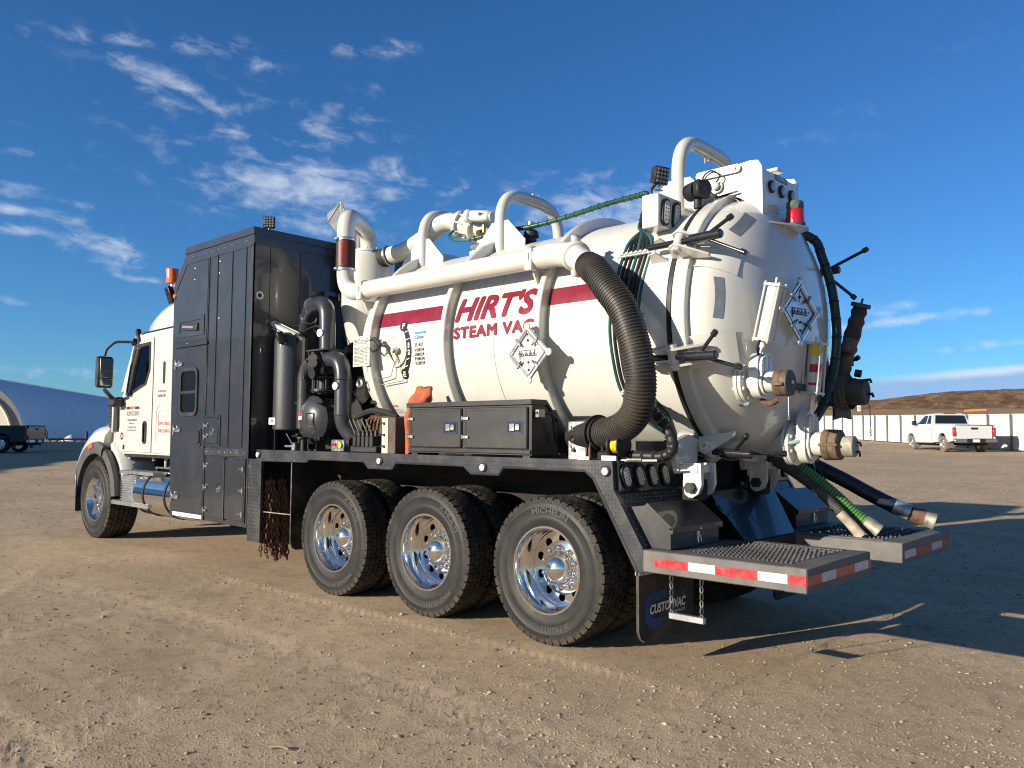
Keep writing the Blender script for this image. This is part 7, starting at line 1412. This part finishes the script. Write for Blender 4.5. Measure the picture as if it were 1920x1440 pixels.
# orange rain cover rolled up against the tool box
def bag(g, ring):
    n = 18
    for (z, cx, cy, rx, ry, s_) in ring:
        for i in range(n):
            a = 2*PI*i/n; k = 1+.15*math.sin(a*3+z*9+s_)+.12*math.sin(a*5-z*31)+.06*math.sin(a*9+z*60); g.v.append((cx+rx*k*math.cos(a), cy+ry*k*math.sin(a), z+.012*math.sin(a*2+z*7)))
    o = len(ring); g.f += [(j*n+i, j*n+(i+1) % n, (j+1)*n+(i+1) % n, (j+1)*n+i) for j in range(o-1) for i in range(n)]+[tuple(range(n)), tuple(range((o-1)*n, o*n))]; g.m = [0]*len(g.f); return g
g = bag(G(), [(1.285, 3.535, 1.10, .030, .045, 0), (1.42, 3.55, 1.10, .033, .05, .3), (1.58, 3.56, 1.09, .045, .055, .8), (1.665, 3.55, 1.06, .062, .06, 1.1), (1.70, 3.51, 1.05, .095, .062, 1.4), (1.735, 3.475, 1.05, .112, .065, 1.7), (1.765, 3.455, 1.05, .105, .062, 2.3), (1.795, 3.435, 1.05, .088, .058, 2.2), (1.83, 3.425, 1.05, .078, .052, 2.5), (1.845, 3.42, 1.05, .070, .046, 2.5), (1.848, 3.42, 1.05, .03, .02, 2.6)])
oc = obj('orange_cover', g, M_['orange'], None, 60); tag(oc, 'crumpled orange canvas cover stuffed upright beside the black tool box', 'canvas cover'); WP[oc.name] = oc.location.copy()
g = G(); g.lathe([(.033, -.012), (.037, 0), (.033, .012)], (3.56, 1.09, 1.47), (0, 0, 1), 16); obj('strap', g, M_['black'], oc)
# tyre chains hanging in two bunches from the hooks
for idx, (y0, lab) in enumerate(((1.185, 'rusty tyre chain bunch on the outer hook of the front mud flap'), (1.05, 'rusty tyre chain bunch on the inner hook of the front mud flap'))):
    tc_ = empty('tyre_chains', (5.62, y0, .95)); tag(tc_, lab, 'chains', 'rusty chains hung on the mud flap'); g = G()
    for k in range(11):
        yy = y0+random.uniform(-.065, .065); xx = 5.62+random.uniform(-.035, .03); zt = random.uniform(.86, .97); zb = random.uniform(.22, .42); p = [(5.62+(xx-5.62)*.4, y0+(yy-y0)*.3, .98), (xx, yy, zt-.12)]
        z = zt-.12
        while z > zb: z -= .10; p.append((xx+random.uniform(-.012, .012), yy+random.uniform(-.02, .02), z))
        P_ = [Vector(q) for q in p]
        for i in range(len(P_)-1): h = chain(P_[i], P_[i+1], .0125, .046, .018); g.add(h.v, h.f)
    ch = obj('chain_strands', g, M_['rust'], tc_); ch['kind'] = 'stuff'
# loose suction hoses dropped over the right-hand step
def ribbed(name, lab, pts, r, m, mrib, pitch, end=None, endr=None, endm=None, rib=.12):
    path = spline(pts, 12); g = G(); g.tube(path, r, 18); h = obj(name, g, M_[m], None, 50); tag(h, lab, 'hose', 'loose hoses lying over the rear step'); WP[h.name] = h.location.copy()
    if mrib:
        L = [0]
        for i in range(1, len(path)): L.append(L[-1]+(path[i]-path[i-1]).length)
        g = G(); s = .03
        while s < L[-1]-.01:
            i = min(max(j for j in range(len(L)) if L[j] <= s), len(path)-2); t = (s-L[i])/(L[i+1]-L[i]); g.lathe([(r*.99, -pitch*.28), (r*(1+rib), 0), (r*.99, pitch*.28)], path[i].lerp(path[i+1], t), (path[i+1]-path[i]).normalized(), 14); s += pitch
        o = obj('helix_ribs', g, M_[mrib], h); o['kind'] = 'stuff'
    d = (path[-1]-path[-3]).normalized(); e = path[-1]
    if end:
        g = G(); g.lathe([(r*.9, -.05), (endr, -.04), (endr, .05), (endr*1.04, .055), (endr*1.04, .075), (endr*.82, .078), (endr*.78, .0)], e, d, 24); obj('end_fitting', g, M_[endm] if isinstance(endm, str) else endm, h)
        g = G(); g.lathe([(endr*.8, .01), (.0005, .0)], e, d, 18); obj('bore', g, M_['blk_print'], h)
    return h, path
h1, _ = ribbed('grey_hose', 'thin grey ribbed hose with a worn tan end left of the green hose', [(.99, -.20, 1.33), (.90, -.22, 1.27), (.76, -.26, 1.18), (.60, -.29, 1.06), (.47, -.32, .93), (.36, -.345, .80)], .034, 'greyhose', 'greyhose', .017, True, .038, mat('worn_tan_fitting', (.36, .30, .22), .7, noise=(14, .3)))
h2, _ = ribbed('green_hose', 'bright green ribbed suction hose with an open metal end over the rear step', [(.93, -.30, 1.34), (.84, -.33, 1.27), (.68, -.37, 1.15), (.53, -.41, 1.02), (.41, -.45, .90), (.30, -.48, .815)], .050, 'greenhose', 'greenrib', .022, True, .056, mat('cast_hose_coupling', (.32, .30, .25), .5, metal=.5, noise=(14, .3)))
g = G(); g.tube(spline([(.45, -.31, .905), (.405, -.328, .855), (.375, -.34, .82)], 6), .037, 14); obj('tan_wrap', g, bpy.data.materials['worn_tan_fitting'], h1)
h3, p3 = ribbed('dark_blue_hose', 'dark blue smooth hose with a brown and silver end fitting over the step', [(1.05, -.62, 1.30), (.86, -.70, 1.25), (.62, -.78, 1.13), (.40, -.86, 1.00), (.20, -.94, .895), (.08, -.98, .85)], .056, 'bluehose', 'bluehose', .030, True, .060, bpy.data.materials['cast_hose_coupling'], .03)
i0 = int(len(p3)*.72); g = G(); g.tube(p3[i0:i0+8], .0595, 16, False, False); obj('silver_tape_wrap', g, mat('crumpled_silver_tape', (.40, .43, .46), .3, metal=.6, noise=(8, .3), bump=(40, .8, .01)), h3); g = G(); g.tube(p3[i0+8:], .0615, 18); obj('brown_sleeve', g, mat('brown_sleeve', (.13, .07, .045), .7, noise=(15, .3)), h3)
h4 = G(); h4.tube(spline([(1.02, -.42, 1.27), (.88, -.47, 1.24), (.80, -.50, 1.235), (.72, -.52, 1.25)], 8), .058, 16); o4 = obj('hose_stub', h4, M_['black'], None, 50); tag(o4, 'short black hose stub with a green tie between the green and the dark blue hose', 'hose'); WP[o4.name] = o4.location.copy()
g = G(); g.lathe([(.058, -.02), (.062, 0), (.058, .02)], (.82, -.495, 1.235), (-.95, -.3, 0), 16); g.tube(spline([(.80, -.52, 1.29), (.74, -.56, 1.26), (.68, -.58, 1.16), (.64, -.585, 1.08)], 5), .006, 6); obj('green_tie', g, M_['greenwrap'], o4)
# stick and a scrap lying on the yard in front of the truck
sx0, sy0 = pol(4.05, 31.2); g = G(); g.tube(spline([(sx0, sy0, gz(sx0, sy0)+.010), (sx0-.04, sy0-.035, gz(sx0, sy0)+.016), (sx0-.08, sy0-.055, gz(sx0-.08, sy0-.055)+.010)], 4), .006, 6); tag(obj('twig', g, mat('dry_twig', (.32, .24, .15), .9), None), 'short dry twig lying on the gravel in the left foreground', 'twig')
